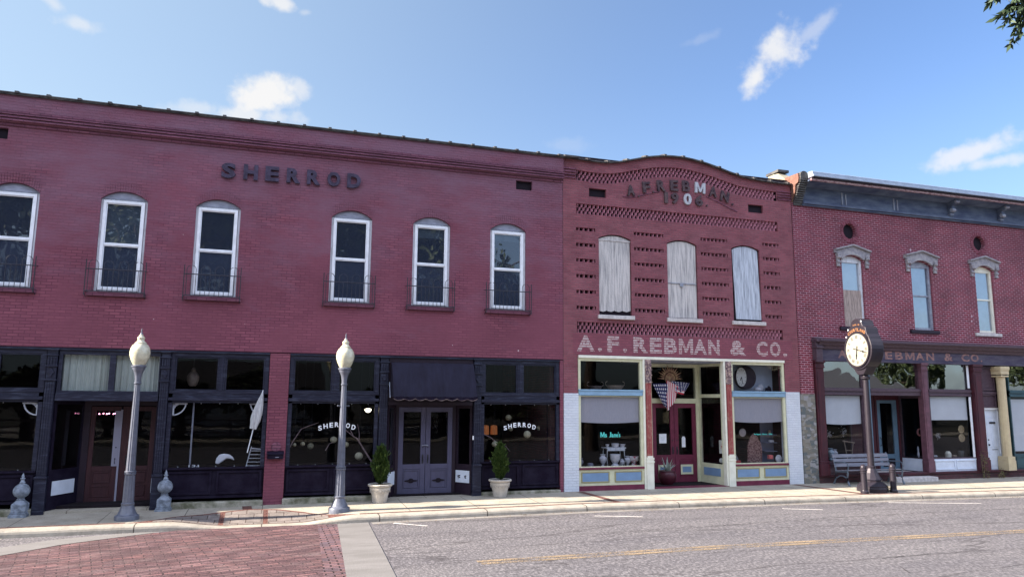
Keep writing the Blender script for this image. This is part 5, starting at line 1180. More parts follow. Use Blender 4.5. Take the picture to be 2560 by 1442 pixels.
# ================================================================== STREET FURNITURE
def street_lamp(x, y, z):
    e_ = empty('street_lamp', (x, y, z), 'grey fluted lamp post with acorn globe standing before the red doors', 'street lamp', 'street lamps on the near pavement')
    b = MB(); b.lathe([(.235, 0), (.235, .10), (.225, .12), (.19, .135), (.175, .16), (.15, .22), (.125, .29), (.118, .32), (.128, .335), (.128, .36), (.112, .375)], x, y, z, 24); b.build('base', M['lampiron'], e_, smooth=True)
    p = MB(); n = 16; i = len(p.v); hs = [(.37, .105), (.86, .088)]
    def flute(z0, r0, z1, r1, n=12):
        i = len(p.v); m = n*4
        for zz, rr in ((z0, r0), (z1, r1)):
            for k in range(m):
                a = 2*math.pi*k/m; r = rr*(1-.10*(0.5-0.5*math.cos(a*n))); p.v.append((x+r*math.cos(a), y+r*math.sin(a), z+zz))
        for k in range(m): p.f.append((i+k, i+(k+1) % m, i+m+(k+1) % m, i+m+k)); p.m.append(0)
    flute(.37, .112, .93, .098); p.lathe([(.1, .93), (.112, .94), (.112, .96), (.1, .97), (.112, .98), (.112, 1.0), (.09, 1.01)], x, y, z, 20)
    flute(1.0, .090, 2.78, .056); p.lathe([(.058, 2.78), (.07, 2.79), (.07, 2.82), (.058, 2.83)], x, y, z, 16)
    p.lathe([(.058, 2.83), (.06, 2.90), (.075, 2.99), (.10, 3.06), (.125, 3.10), (.125, 3.125), (.145, 3.135), (.15, 3.165), (.13, 3.18)], x, y, z, 20)
    p.build('post', M['lampiron'], e_, smooth=True)
    g = MB(); g.lathe([(.11, 3.18), (.135, 3.21), (.17, 3.29), (.198, 3.38), (.205, 3.45), (.19, 3.53), (.155, 3.60), (.115, 3.63), (.12, 3.645), (.105, 3.66), (.08, 3.68), (.065, 3.71), (.075, 3.74), (.078, 3.76), (.05, 3.79), (.03, 3.83)], x, y, z, 28)
    gm = mat('frosted_globe', (.64, .62, .48), .2, col2=(.44, .42, .31), vscale=7, pk=(.38, .62), coat=.6) if 'frosted_globe' not in bpy.data.materials else bpy.data.materials['frosted_globe']
    gb = gm.node_tree.nodes['Principled BSDF']; gb.inputs['Subsurface Weight'].default_value = .5; gb.inputs['Subsurface Radius'].default_value = (.3, .25, .15)
    go = g.build('globe', gm, e_, smooth=True)
    f = MB(); f.lathe([(.03, 3.83), (.022, 3.86), (.012, 3.87), (.016, 3.90), (.003, 3.965)], x, y, z, 12); f.build('finial', M['lampiron'], go, smooth=True)
    h = MB(); h.tube([(x-.12, y-.02, z+2.33), (x+.12, y+.02, z+2.33)], .012); h.ball((x-.12, y-.02, z+2.33), .02, 5); h.ball((x+.12, y+.02, z+2.33), .02, 5); h.build('banner_stub', M['lampiron'], e_) if x > 0 else None
    return e_
l1 = street_lamp(-2.64, -1.12, walk_z(-2.64, -1.12)-.03)
l2 = street_lamp(1.61, -1.30, walk_z(1.61, -1.30)-.03); l2['label'] = 'grey fluted lamp post with acorn globe at the right end of the kerb ramp'

def finial_post(x, y, z, s=1.0):
    e_ = empty('stone_finial', (x, y, z), 'weathered stone ball finial on a square foot left of the stained wood doors', 'stone finial', 'stone ball finials by the red doors')
    b = MB(); b.box(x-.165, x+.165, y-.165, y+.165, z, z+.07); b.box(x-.15, x+.15, y-.15, y+.15, z+.07, z+.10); b.box(x-.135, x+.135, y-.135, y+.135, z+.10, z+.27)
    i = len(b.v); 
    for h_, r_ in ((.27, .135), (.34, .07)): b.v += [(x-r_, y-r_, z+h_), (x+r_, y-r_, z+h_), (x+r_, y+r_, z+h_), (x-r_, y+r_, z+h_)]
    for k in range(4): b.f.append((i+k, i+(k+1) % 4, i+4+(k+1) % 4, i+4+k)); b.m.append(0)
    b.build('foot', M['finial'], e_, bevel=.012)
    p = MB(); p.lathe([(.07, .33), (.08, .36), (.06, .38), (.07, .40), (.12, .43), (.15, .48), (.158, .53), (.15, .58), (.12, .635), (.08, .665), (.05, .68), (.055, .70), (.035, .73), (.03, .76), (.045, .775), (.045, .79), (.025, .80), (.028, .83), (.015, .87), (.004, .90)], x, y, z, 22)
    p.build('ball', M['finial'], e_, smooth=True); return e_
finial_post(-4.82, -.14, -.12); f2 = finial_post(-2.07, -.14, -.115); f2['label'] = 'weathered stone ball finial on a square foot right of the stained wood doors'

random.seed(21)
M['leafd'] = mat('conifer_leaf', (.035, .075, .018), .6, col2=(.10, .16, .035), vscale=14)
def leafcloud(mb, n, fn, size, flat=.5):
    for _ in range(n):
        p, out = fn(); s = size*random.uniform(.6, 1.3); d = (out+Vector((random.uniform(-.6, .6), random.uniform(-.6, .6), random.uniform(-.3, .8)))).normalized()
        a = d.cross(Vector((random.uniform(-1, 1), random.uniform(-1, 1), random.uniform(-1, 1)))).normalized(); p = Vector(p)
        q0 = p-d*s*.1; q1 = p+d*s*.5+a*s*flat*.5; q2 = p+d*s; q3 = p+d*s*.5-a*s*flat*.5
        mb.quad(tuple(q0), tuple(q1), tuple(q2), tuple(q3))
def potted(x, y, z, lab):
    e_ = empty('potted_conifer', (x, y, z), lab, 'potted shrub', 'potted conifers flanking the grey double doors')
    p = MB(); p.lathe([(.165, 0), (.172, .015), (.19, .15), (.215, .24), (.245, .31), (.25, .345), (.235, .36), (.275, .375), (.29, .395), (.29, .42), (.27, .43), (.245, .425), (.235, .39)], x, y, z, 32); po = p.build('pot', M['pot'], e_, smooth=True)
    g = MB()
    for k in range(16):
        a = 2*math.pi*k/16; r_ = .235; c = Vector((x+r_*math.cos(a), y+r_*math.sin(a), z+.265)); t = Vector((-math.sin(a), math.cos(a), 0))
        g.tube([c+t*.03*math.cos(u)+Vector((0, 0, .028*math.sin(u))) for u in [v*.8 for v in range(7)]], .007, 5)
    g.build('swag_relief', mat('pot_relief', (.30, .29, .28), .9), po)
    s_ = MB(); s_.lathe([(.01, .40), (.24, .40)], x, y, z, 20); s_.build('soil', M['soil'], po)
    t = MB(); t.tube([(x, y, z+.38), (x+.01, y, z+.8), (x, y, z+1.15)], [.02, .014, .006]); t.build('trunk', M['soil'], e_)
    f = MB()
    def fn():
        h_ = random.random()**.8; prof = .205*math.sin(min(1, (h_+.06)*1.6)*math.pi/2)*(1-h_)**.62*1.25+.008; a = random.uniform(0, 2*math.pi)
        lump = 1+.2*math.sin(a*3+h_*9)+.14*math.sin(a*5-h_*14); r_ = prof*lump*random.uniform(.62, 1.05)
        return (x+r_*math.cos(a), y+r_*math.sin(a), z+.42+h_*.86), Vector((math.cos(a)*.7, math.sin(a)*.7, .9))
    leafcloud(f, 3000, fn, .055, .55)
    for _ in range(160):
        p_, o_ = fn(); leafcloud(f, 1, lambda: ((x+(p_[0]-x)*1.15, y+(p_[1]-y)*1.15, p_[2]+.02), o_), .10, .3); f.build('foliage', M['leafd'], e_, fix=False)
    return e_
potted(2.63, -.36, walk_z(2.63, -.36), 'small conifer in a pale stone pot to the left of the grey double doors')
potted(5.62, -.32, walk_z(5.62, -.32), 'small conifer in a pale stone pot to the right of the grey double doors')

# post clock
cx, cy, cz = 15.85, -1.75, walk_z(15.85, -1.75)
ck = empty('post_clock', (cx, cy, cz), 'tall two faced brown street clock on a slim post before the bench', 'street clock')
b = MB(); b.lathe([(.40, 0), (.40, .10), (.385, .12), (.385, .16), (.36, .18), (.25, .27), (.25, .30), (.27, .32), (.25, .345), (.16, .50), (.11, .62), (.12, .64), (.12, .67), (.095, .69)], cx, cy, cz, 10); b.build('base', M['clockiron'], ck)
p = MB(); p.lathe([(.088, .69), (.083, 1.5), (.078, 3.02), (.10, 3.04), (.13, 3.06), (.13, 3.09), (.09, 3.12), (.08, 3.17), (.10, 3.20), (.15, 3.22), (.12, 3.27)], cx, cy, cz, 20); p.build('post', M['clockiron'], ck, smooth=True)
FA = R(-46)   # facing direction of the clock: towards the lower left
def clk(mb_pts, t): pass
dirn = Vector((-math.cos(R(-4)), -math.sin(R(-4)), 0)); tanv = Vector((math.sin(R(-4)), -math.cos(R(-4)), 0)); hub = Vector((cx, cy, cz+3.86))
def L2W(u, v, w): return tuple(hub+tanv*u+Vector((0, 0, v))+dirn*w)
def cprism(mb, pts, w0, w1, m=0):
    n = len(pts); i = len(mb.v); mb.v += [L2W(u, v, w0) for u, v in pts]+[L2W(u, v, w1) for u, v in pts]
    mb.f.append(tuple(range(i, i+n))); mb.m.append(m); mb.f.append(tuple(range(i+2*n-1, i+n-1, -1))); mb.m.append(m)
    for k in range(n): mb.f.append((i+k, i+(k+1) % n, i+n+(k+1) % n, i+n+k)); mb.m.append(m)
hb = MB(); RR = .56; DD = .20
circ = [(RR*math.cos(a), RR*math.sin(a)) for a in [R(t) for t in range(-90, 271, 10)]][:-1]
cprism(hb, circ, -DD, DD)
crown = [(-.50, .22), (-.47, .34), (-.40, .42), (-.36, .60), (-.25, .66), (-.20, .80), (-.10, .86), (0, .88), (.10, .86), (.20, .80), (.25, .66), (.36, .60), (.40, .42), (.47, .34), (.50, .22)]
cprism(hb, crown, -DD, DD); cprism(hb, [(-.2, -.6), (-.12, -.70), (.12, -.70), (.2, -.6), (.35, -.40), (-.35, -.40)], -.16, .16)
hb.build('clock_head', M['clockiron'], ck, bevel=.02)
for s in (1, -1):
    fb = MB(); F_ = [(.455*math.cos(R(t)), .455*math.sin(R(t))) for t in range(0, 360, 8)]; w0, w1 = (DD+.006, DD+.018) if s > 0 else (-DD-.018, -DD-.006)
    cprism(fb, F_, w0, w1); fo = fb.build('clock_face', mat('cream_dial', (.245, .24, .20), .5) if 'cream_dial' not in bpy.data.materials else bpy.data.materials['cream_dial'], ck)
    rb = MB(); O_ = [(.455, .50)]; n = 40
    for k in range(n):
        a, c = 2*math.pi*k/n, 2*math.pi*(k+1)/n
        wz = (DD, DD+.035) if s > 0 else (-DD-.035, -DD)
        cprism(rb, [(.455*math.cos(a), .455*math.sin(a)), (.50*math.cos(a), .50*math.sin(a)), (.50*math.cos(c), .50*math.sin(c)), (.455*math.cos(c), .455*math.sin(c))], *wz)
    rb.build('bezel', M['clockiron'], fo)
    dm = mat('dial_numerals', (.035, .035, .035), .7) if 'dial_numerals' not in bpy.data.materials else bpy.data.materials['dial_numerals']
    nm = MB(); w0, w1 = (DD+.018, DD+.021) if s > 0 else (-DD-.021, -DD-.018)
    NUM = ['XII', 'I', 'II', 'III', 'IIII', 'V', 'VI', 'VII', 'VIII', 'IX', 'X', 'XI']
    def stroke(u0, v0, u1, v1, t, wz, mb):
        d = Vector((u1-u0, v1-v0)).normalized(); nn = Vector((-d.y, d.x))*t/2
        cprism(mb, [(u0-nn.x, v0-nn.y), (u1-nn.x, v1-nn.y), (u1+nn.x, v1+nn.y), (u0+nn.x, v0+nn.y)], *wz)
    for h_, rn in enumerate(NUM):
        a = R(90-30*h_)*1; rad = Vector((math.cos(a), math.sin(a))); tg = Vector((rad.y, -rad.x)); wd = {'I': .022, 'V': .045, 'X': .045}
        tot = sum(wd[c]+.006 for c in rn); off = -tot/2
        for c in rn:
            w_ = wd[c]; u0, u1 = off, off+w_; r0, r1 = .31, .40
            P = lambda t, r_: (rad*r_+tg*t)
            if c == 'I': q0, q1 = P((u0+u1)/2, r0), P((u0+u1)/2, r1); stroke(q0.x*s, q0.y, q1.x*s, q1.y, .014, (w0, w1), nm)
            elif c == 'V':
                for ue in (u0, u1): q0, q1 = P((u0+u1)/2, r0), P(ue, r1); stroke(q0.x*s, q0.y, q1.x*s, q1.y, .012, (w0, w1), nm)
            else:
                for ua, ub in ((u0, u1), (u1, u0)): q0, q1 = P(ua, r0), P(ub, r1); stroke(q0.x*s, q0.y, q1.x*s, q1.y, .012, (w0, w1), nm)
            off += w_+.006
    nm.build('numerals', dm, fo)
    hn = MB(); w0, w1 = (DD+.024, DD+.030) if s > 0 else (-DD-.030, -DD-.024)
    for ang, ln, tail, t in ((R(90-189), .27, .10, .03), (R(90-105), .40, .15, .02)):
        c_, s2 = math.cos(ang), math.sin(ang); stroke(-c_*tail*s, -s2*tail, c_*ln*s, s2*ln, t, (w0, w1), hn)
        cprism(hn, [((c_*ln*.62+.03*math.cos(R(q)))*s, s2*ln*.62+.03*math.sin(R(q))) for q in range(0, 360, 60)], w0, w1)
    hn.build('hands', mat('clock_hands', (.008, .006, .006), .7) if 'clock_hands' not in bpy.data.materials else bpy.data.materials['clock_hands'], fo)
gd = mat('gold_letters', (.30, .14, .06), .5)
def arc_text(s, r0, h_, a_c, da, cx0=0, cy0=0, wch=.05):
    obs = []
    n = len(s)
    for k, chh in enumerate(s):
        if chh == ' ': continue
        a = R(a_c+da*(n-1)/2-da*k); o = text('t', chh, gd, ck, -wch/2, wch/2, -h_/2, h_/2, 0, .004, .02)
        org = ORG[ck]
        for v in o.data.vertices:
            c = v.co+org; u, vv, d_ = c.x, c.z, -c.y; rr = r0+vv; aa = a-u/r0
            v.co = Vector(L2W(cx0+rr*math.cos(aa), cy0+rr*math.sin(aa), DD+.002+d_))-org
        obs.append(o)
    return join_meshes(obs, 'gold_lettering')
arc_text('COURTLAND', .56, .085, 90, 8.6, wch=.062); arc_text('TOWN OF', .70, .04, 90, 3.4, wch=.030)
sc = MB()
for u, v in ((-.33, .60), (.22, .80), (-.42, .40)):
    cprism(sc, [(u+.022*math.cos(R(t)), v-.02+.022*math.sin(R(t))) for t in range(0, 360, 45)], DD, DD+.015)
sc.build('rosettes', M['white_old'], ck)

def bollard(x, y, lab):
    z = walk_z(x, y); e_ = empty('bollard', (x, y, z), lab, 'bollard', 'bollards guarding the street clock')
    b = MB(); b.lathe([(.105, 0), (.105, .05), (.085, .07), (.08, .10), (.076, .58), (.088, .595), (.088, .62), (.076, .635), (.08, .68), (.07, .72), (.045, .75), (.01, .765)], x, y, z, 20); b.build('shaft', M['clockiron'], e_, smooth=True)
    r_ = MB(); r_.lathe([(.082, .54), (.09, .55), (.082, .56)], x, y, z, 20); r_.build('ring', M['clockiron'], e_, smooth=True); return e_
bollard(15.30, -2.05, 'short black bollard in front of the foot of the street clock'); bollard(16.28, -2.05, 'short black bollard to the right of the street clock')

# bench
bx0, bx1, by = 15.95, 18.0, -.42; bz = walk_z(17, -.4)
be = empty('bench', (17, by, bz), 'slatted park bench with grey iron ends against the storefront', 'bench')
s_ = MB()
for k in range(4): s_.box(bx0, bx1, by-.28+.12*k, by-.18+.12*k, bz+.41-.012*k, bz+.435-.012*k)
s_.build('seat', M['bench_w'], be, bevel=.006)
s_ = MB()
for k in range(3): s_.prismx([(by+.17+.035*k, bz+.49+.13*k), (by+.195+.035*k, bz+.49+.13*k), (by+.225+.035*k, bz+.59+.13*k), (by+.20+.035*k, bz+.59+.13*k)], bx0, bx1)
s_.build('backrest', M['bench_w'], be, bevel=.006)
for x in (bx0+.03, bx1-.03):
    l_ = MB(); l_.tube([(x, by+.28, bz), (x, by+.20, bz+.16), (x, by+.17, bz+.40), (x, by+.24, bz+.66), (x, by+.30, bz+.88)], [.03, .022, .028, .024, .018])
    l_.tube([(x, by-.34, bz), (x, by-.29, bz+.10), (x, by-.27, bz+.22), (x, by-.30, bz+.38)], [.032, .024, .022, .03])
    l_.tube([(x, by-.30, bz+.39), (x, by+.18, bz+.36)], .024); l_.tube([(x, by-.27, bz+.2), (x, by-.12, bz+.26), (x, by+.03, bz+.25), (x, by+.20, bz+.16)], .02)
    l_.tube([(x, by-.29, bz+.40), (x, by-.33, bz+.52), (x, by-.30, bz+.62), (x, by-.18, bz+.65), (x, by+.22, bz+.63)], .018); l_.build('end_frame', M['bench_m'], be, smooth=True)

# potted agave by the wine doors
ax, ay, az_ = 10.93, .72, .016
ag = empty('potted_agave', (ax, ay, az_), 'spiky agave in a dark red round pot beside the wine coloured doors', 'potted plant')
p = MB(); p.lathe([(.15, 0), (.20, .06), (.255, .18), (.265, .26), (.24, .34), (.225, .36), (.24, .375), (.235, .39), (.21, .385)], ax, ay, az_, 24); p.build('pot', mat('dark_red_glaze', (.06, .012, .022), .3), ag, smooth=True)
p = MB(); random.seed(4)
for k in range(16):
    a = 2*math.pi*k/16+random.uniform(-.2, .2); el = random.uniform(.5, 1.35); ln = random.uniform(.3, .48); d = Vector((math.cos(a)*math.cos(el), math.sin(a)*math.cos(el), math.sin(el))); sdv = Vector((-math.sin(a), math.cos(a), 0)); o_ = Vector((ax, ay, az_+.36))
    pts = [(0, .022), (.35, .030), (.7, .018), (1, .001)]
    for (t0, r0), (t1, r1) in zip(pts, pts[1:]):
        A0 = o_+d*ln*t0; A1 = o_+d*ln*t1; dn = Vector((0, 0, .012)); p.quad(tuple(A0-sdv*r0), tuple(A1-sdv*r1), tuple(A1+dn*0), tuple(A0-dn)); p.quad(tuple(A0-dn), tuple(A1), tuple(A1+sdv*r1), tuple(A0+sdv*r0))
p.build('leaves', mat('agave_leaf', (.20, .27, .24), .6, col2=(.33, .38, .34), vscale=12), ag, fix=False)

# mailbox and plaque on the brick pier
mb_ = empty('mailbox', (.22, -.06, 1.0), 'black wall mailbox on the maroon brick pier between the storefronts', 'mailbox')
q = MB(); q.box(.04, .40, -.12, 0, .97, 1.08); q.build('box', M['navy'], mb_, bevel=.01); q = MB(); q.prismx([(-.15, 1.08), (-.12, 1.11), (0, 1.15), (0, 1.08)], .03, .41); q.build('lid', M['navy'], mb_, bevel=.006); q = MB(); q.box(.22, .30, -.126, -.12, 1.005, 1.02); q.build('label_plate', M['tin_l'], mb_)
q = MB(); q.lathe([(.10, 0), (.11, .01), (.11, .03), (.085, .035)], .23, -.04, 1.24, 20, axis='y'); tag(q.build('wall_plaque', M['bs_band']), 'round maroon plaque fixed to the brick pier above the mailbox', 'plaque')

# flag bunting and sun ornament in the wine door transom
sb = MB(); sc_ = Vector((11.28, 1.02, 3.02))
sb.lathe([(.17, 0), (.17, .03)], sc_.x, sc_.y, sc_.z, 20, axis='y')
for k in range(15):
    a = math.pi*k/14; r0, r1 = .19, .36 if k % 2 else .43; w_ = .03
    sb.prism([(sc_.x+r0*math.cos(a)-w_*math.sin(a), sc_.z+r0*math.sin(a)+w_*math.cos(a)), (sc_.x+r0*math.cos(a)+w_*math.sin(a), sc_.z+r0*math.sin(a)-w_*math.cos(a)), (sc_.x+r1*math.cos(a), sc_.z+r1*math.sin(a))], sc_.y+.005, sc_.y+.02)
tag(sb.build('sun_ornament', mat('rusty_gold', (.42, .30, .17), .6, col2=(.2, .09, .07), vscale=14)), 'gold half sun ornament with rays above the flag in the door transom', 'ornament')
def flagmat():
    m = bpy.data.materials.new('flag_cloth'); m.use_nodes = True; t = m.node_tree; n = t.nodes; l = t.links; b = n['Principled BSDF']; b.inputs['Roughness'].default_value = .8
    uv = n.new('ShaderNodeUVMap'); sp = n.new('ShaderNodeSeparateXYZ'); l.new(uv.outputs[0], sp.inputs[0])
    mm = n.new('ShaderNodeMath'); mm.operation = 'MULTIPLY'; l.new(sp.outputs[1], mm.inputs[0]); mm.inputs[1].default_value = 6.5
    fr = n.new('ShaderNodeMath'); fr.operation = 'FRACT'; l.new(mm.outputs[0], fr.inputs[0]); gt_ = n.new('ShaderNodeMath'); gt_.operation = 'LESS_THAN'; l.new(fr.outputs[0], gt_.inputs[0]); gt_.inputs[1].default_value = .5
    mx = n.new('ShaderNodeMix'); mx.data_type = 'RGBA'; l.new(gt_.outputs[0], mx.inputs['Factor']); mx.inputs['A'].default_value = (.75, .72, .74, 1); mx.inputs['B'].default_value = (.50, .02, .05, 1)
    vs = n.new('ShaderNodeVectorMath'); vs.operation = 'MULTIPLY'; l.new(uv.outputs[0], vs.inputs[0]); vs.inputs[1].default_value = (16, 13, 1); fv = n.new('ShaderNodeVectorMath'); fv.operation = 'FRACTION'; l.new(vs.outputs[0], fv.inputs[0])
    di = n.new('ShaderNodeVectorMath'); di.operation = 'DISTANCE'; l.new(fv.outputs[0], di.inputs[0]); di.inputs[1].default_value = (.5, .5, 0); lt_ = n.new('ShaderNodeMath'); lt_.operation = 'LESS_THAN'; l.new(di.outputs['Value'], lt_.inputs[0]); lt_.inputs[1].default_value = .27
    st_ = n.new('ShaderNodeMix'); st_.data_type = 'RGBA'; l.new(lt_.outputs[0], st_.inputs['Factor']); st_.inputs['A'].default_value = (.025, .03, .12, 1); st_.inputs['B'].default_value = (.7, .7, .75, 1)
    ca = n.new('ShaderNodeMath'); ca.operation = 'LESS_THAN'; l.new(sp.outputs[0], ca.inputs[0]); ca.inputs[1].default_value = .42
    cb2 = n.new('ShaderNodeMath'); cb2.operation = 'GREATER_THAN'; l.new(sp.outputs[1], cb2.inputs[0]); cb2.inputs[1].default_value = .46
    an = n.new('ShaderNodeMath'); an.operation = 'MULTIPLY'; l.new(ca.outputs[0], an.inputs[0]); l.new(cb2.outputs[0], an.inputs[1])
    fm = n.new('ShaderNodeMix'); fm.data_type = 'RGBA'; l.new(an.outputs[0], fm.inputs['Factor']); l.new(mx.outputs['Result'], fm.inputs['A']); l.new(st_.outputs['Result'], fm.inputs['B']); l.new(fm.outputs['Result'], b.inputs['Base Color'])
    return m
def cloth(name, corners, uvs, mt, fold=.03, n=18, waves=3.0, ph=0):
    """corners: TL,TR,BR,BL world points; uv the same"""
    me = bpy.data.meshes.new(name); vs = []; uv = []; fs = []
    TL, TR, BR, BL = [Vector(c) for c in corners]
    for j in range(n+1):
        for i in range(n+1):
            s, t = i/n, j/n; p = (TL*(1-s)+TR*s)*(1-t)+(BL*(1-s)+BR*s)*t
            p.y += fold*math.sin(s*waves*2*math.pi+ph+t*1.5)*(.3+.7*t); vs.append(tuple(p))
            u = [(uvs[0][k]*(1-s)+uvs[1][k]*s)*(1-t)+(uvs[3][k]*(1-s)+uvs[2][k]*s)*t for k in (0, 1)]; uv.append(u)
    for j in range(n):
        for i in range(n): a = j*(n+1)+i; fs.append((a, a+1, a+n+2, a+n+1))
    me.from_pydata(vs, [], fs); l_ = me.uv_layers.new(name='UVMap')
    for p in me.polygons:
        p.use_smooth = True
        for li in p.loop_indices: l_.data[li].uv = uv[me.loops[li].vertex_index]
    me.materials.append(mt); o = bpy.data.objects.new(name, me); COL.objects.link(o); return o
FM = flagmat()
fe = empty('flag_bunting', (11.2, .95, 2.7), 'draped stars and stripes flag bunting hanging over the wine coloured doors', 'flag')
for (cs_, us_, w_) in ((((10.66, .96, 2.86), (11.12, .93, 2.88), (11.16, .93, 2.12), (11.02, .95, 2.22)), ((0, 1), (.40, 1), (.42, .5), (.1, .5)), 1.5),
                 (((11.10, .92, 2.97), (11.50, .94, 2.80), (11.38, .93, 2.38), (11.10, .92, 2.08)), ((.45, 0), (.45, 1), (1, .95), (1, .05)), 2.0),
                 (((11.28, .95, 2.95), (11.92, 1.0, 2.90), (11.72, .96, 2.66), (11.42, .93, 2.60)), ((.02, 1), (.4, 1), (.4, .48), (0, .48)), 2.2),
                 (((11.34, .93, 2.72), (11.72, .95, 2.66), (11.66, .95, 2.55), (11.36, .93, 2.62)), ((.5, .2), (1, .2), (1, .38), (.5, .38)), 1.0)):
    o = cloth('cloth', cs_, us_, FM, .03, 18, w_, cs_[0][0]*3); o.parent = fe; o.matrix_parent_inverse = Matrix.Translation(-Vector(fe.location)); ORG[o] = Vector(fe.location)

# closed patio umbrella and small ladder chair in front of the left store window
um = empty('patio_umbrella', (-.2, -.12, -.1), 'folded white patio umbrella leaning on the pier beside the left display window', 'umbrella')
u = MB(); A_, B_ = Vector((-.14, -.06, 2.50)), Vector((-.30, -.12, 1.66)); n = 16
ax_ = (B_-A_).normalized(); e1 = ax_.cross(Vector((0, 1, 0))).normalized(); e2 = ax_.cross(e1)
prev = None; i0 = len(u.v); K = 12
for j in range(K+1):
    t = j/K; c = A_+(B_-A_)*t; r_ = .012+.078*math.sin(min(1, t*1.15)*math.pi*.62)*(1-.35*max(0, t-.75)*4)
    for k in range(n*2):
        a = math.pi*k/n; rr = r_*(1+.34*math.cos(a*5+t*3)); q_ = c+e1*rr*math.cos(a)+e2*rr*math.sin(a)*.7; u.v.append(tuple(q_))
for j in range(K):
    for k in range(n*2): k2 = (k+1) % (n*2); u.f.append((i0+j*n*2+k, i0+j*n*2+k2, i0+(j+1)*n*2+k2, i0+(j+1)*n*2+k)); u.m.append(0)
u.build('canopy', mat('folded_canvas', (.50, .50, .50), .85, col2=(.30, .31, .33), vscale=10, streak=(5, 5, .6)), um, smooth=True)
u = MB(); u.tube([tuple(A_-ax_*.05), tuple(B_), (-.40, -.16, 1.13)], .013); u.build('pole', M['white_old'], um)
ch_ = empty('ladder_chair', (-.25, .32, .68), 'weathered pale ladder back chair inside the left display window behind the folded umbrella', 'chair')
u = MB()
for k in range(5): z = .80+.085*k; t = (z-.68)/.5; u.tube([(-.44+.12*t, .30, z), (-.10, .32, z-.005)], .010)
u.tube([(-.34, .31, 1.20), (-.10, .33, 1.17)], .016); u.build('back_slats', M['white_old'], ch_)
for pts in (((-.44, .30, .68), (-.32, .31, 1.24)), ((-.10, .32, .68), (-.10, .33, 1.9))): u = MB(); u.tube(pts, .012); u.build('back_post', M['white_old'], ch_)

# ================================================================== THINGS IN THE WINDOWS
GRP_L = 'paper globe lanterns hanging in the storefront'
LM = mat('paper_lantern', (.52, .50, .36), .7, col2=(.40, .38, .26), vscale=9)
for (x, y, z, r_, lab) in ((.86, .75, 1.26, .055, 'paper globe lantern low at the left edge of the third display window'), (1.60, .8, 1.35, .085, 'paper globe lantern behind the second lamp post'), (1.90, .65, 1.24, .065, 'paper globe lantern just right of the second lamp post'),
                          (2.21, .55, .96, .10, 'large low paper globe lantern under the bare branch'), (.66, .6, 1.25, .045, 'smallest paper globe lantern at the edge of the third display window'), (1.09, 1.5, 1.16, .08, 'dim paper globe lantern deep in the third display window'),
                          (6.62, .5, 1.46, .10, 'large paper globe lantern under the word in the fourth display window'), (7.33, .55, 1.15, .055, 'small paper globe lantern beside the dark post'), (5.75, .6, 1.21, .085, 'paper globe lantern above the top of the right potted conifer'),
                          (6.35, 1.3, 1.88, .085, 'dim paper globe lantern above the word in the fourth display window'), (7.22, 1.2, 1.59, .075, 'dim paper globe lantern right of the word in the fourth display window'), (6.42, 1.3, 1.57, .06, 'faint paper globe lantern left of the large one in the fourth display window')):
    g = MB(); g.ball((x, y, z), r_, 10, sz=.95); o = empty('paper_lantern', (x, y, z), lab, 'lantern', GRP_L); g.build('shade', LM, o, smooth=True)
    g = MB(); g.tube([(x, y, z+r_*.9), (x, y, 3.9)], .003, 4); g.build('cord', M['iron'], o)
o = empty('pendant_lamp', (2.44, .9, 2.06), 'lit white pendant lamp near the top right of the third display window', 'lamp')
g = MB(); g.lathe([(.01, -.06), (.05, -.045), (.085, 0), (.08, .03), (.03, .045)], 2.44, .9, 2.08, 18); g.build('lamp_shade', emit('lit_lamp', (1, .88, .66), 1.5), o, smooth=True); g = MB(); g.tube([(2.44, .9, 2.12), (2.44, .9, 3.9)], .004, 4); g.build('cord', M['iron'], o)
BM = mat('bare_bark', (.30, .22, .23), .8, var=.3, vscale=10)
def branch(lists, lab, y=.5):
    b = MB()
    for pts, r0 in lists: b.tube([(x, y+.03*i, z) for i, (x, z) in enumerate(pts)], [r0*(1-.7*i/len(pts)) for i in range(len(pts))], 6)
    tag(b.build('bare_branch', BM, smooth=True), lab, 'branch', 'bare branches displayed in the storefront')
branch([([(2.58, .74), (2.33, 1.11), (2.15, 1.39), (2.05, 1.45), (1.82, 1.63)], .024), ([(2.05, 1.45), (1.97, 1.61)], .010), ([(2.19, 1.33), (2.20, 1.5), (2.15, 1.74)], .011)], 'forked bare branch slanting down to the left potted conifer')
branch([([(.55, 1.2), (.61, 1.33), (.80, 1.63), (1.00, 1.71), (1.21, 1.78)], .015)], 'curved bare branch at the left edge of the third display window')
branch([([(1.39, 1.11), (1.48, 1.27), (1.60, 1.31)], .010)], 'short bare twig low behind the second lamp post')
branch([([(5.30, 1.50), (5.40, 1.48), (5.61, 1.39), (5.79, 1.26), (6.06, 1.15), (6.19, 1.01)], .014)], 'bare branch behind the right potted conifer')
branch([([(7.36, .72), (7.42, 1.1), (7.36, 1.5), (7.38, 2.2)], .045), ([(7.38, 1.45), (7.27, 1.58), (7.18, 1.5)], .012)], 'pale birch trunk at the right edge of the fourth display window')
g = MB(); g.box(7.20, 7.27, .5, .57, .78, 2.3); g.box(7.12, 7.35, .45, .62, .78, .80); tag(g.build('display_post', M['navy']), 'dark square post on a foot beside the birch trunk', 'post')
OR = emit('amber_shade', (.75, .25, .08), .035)
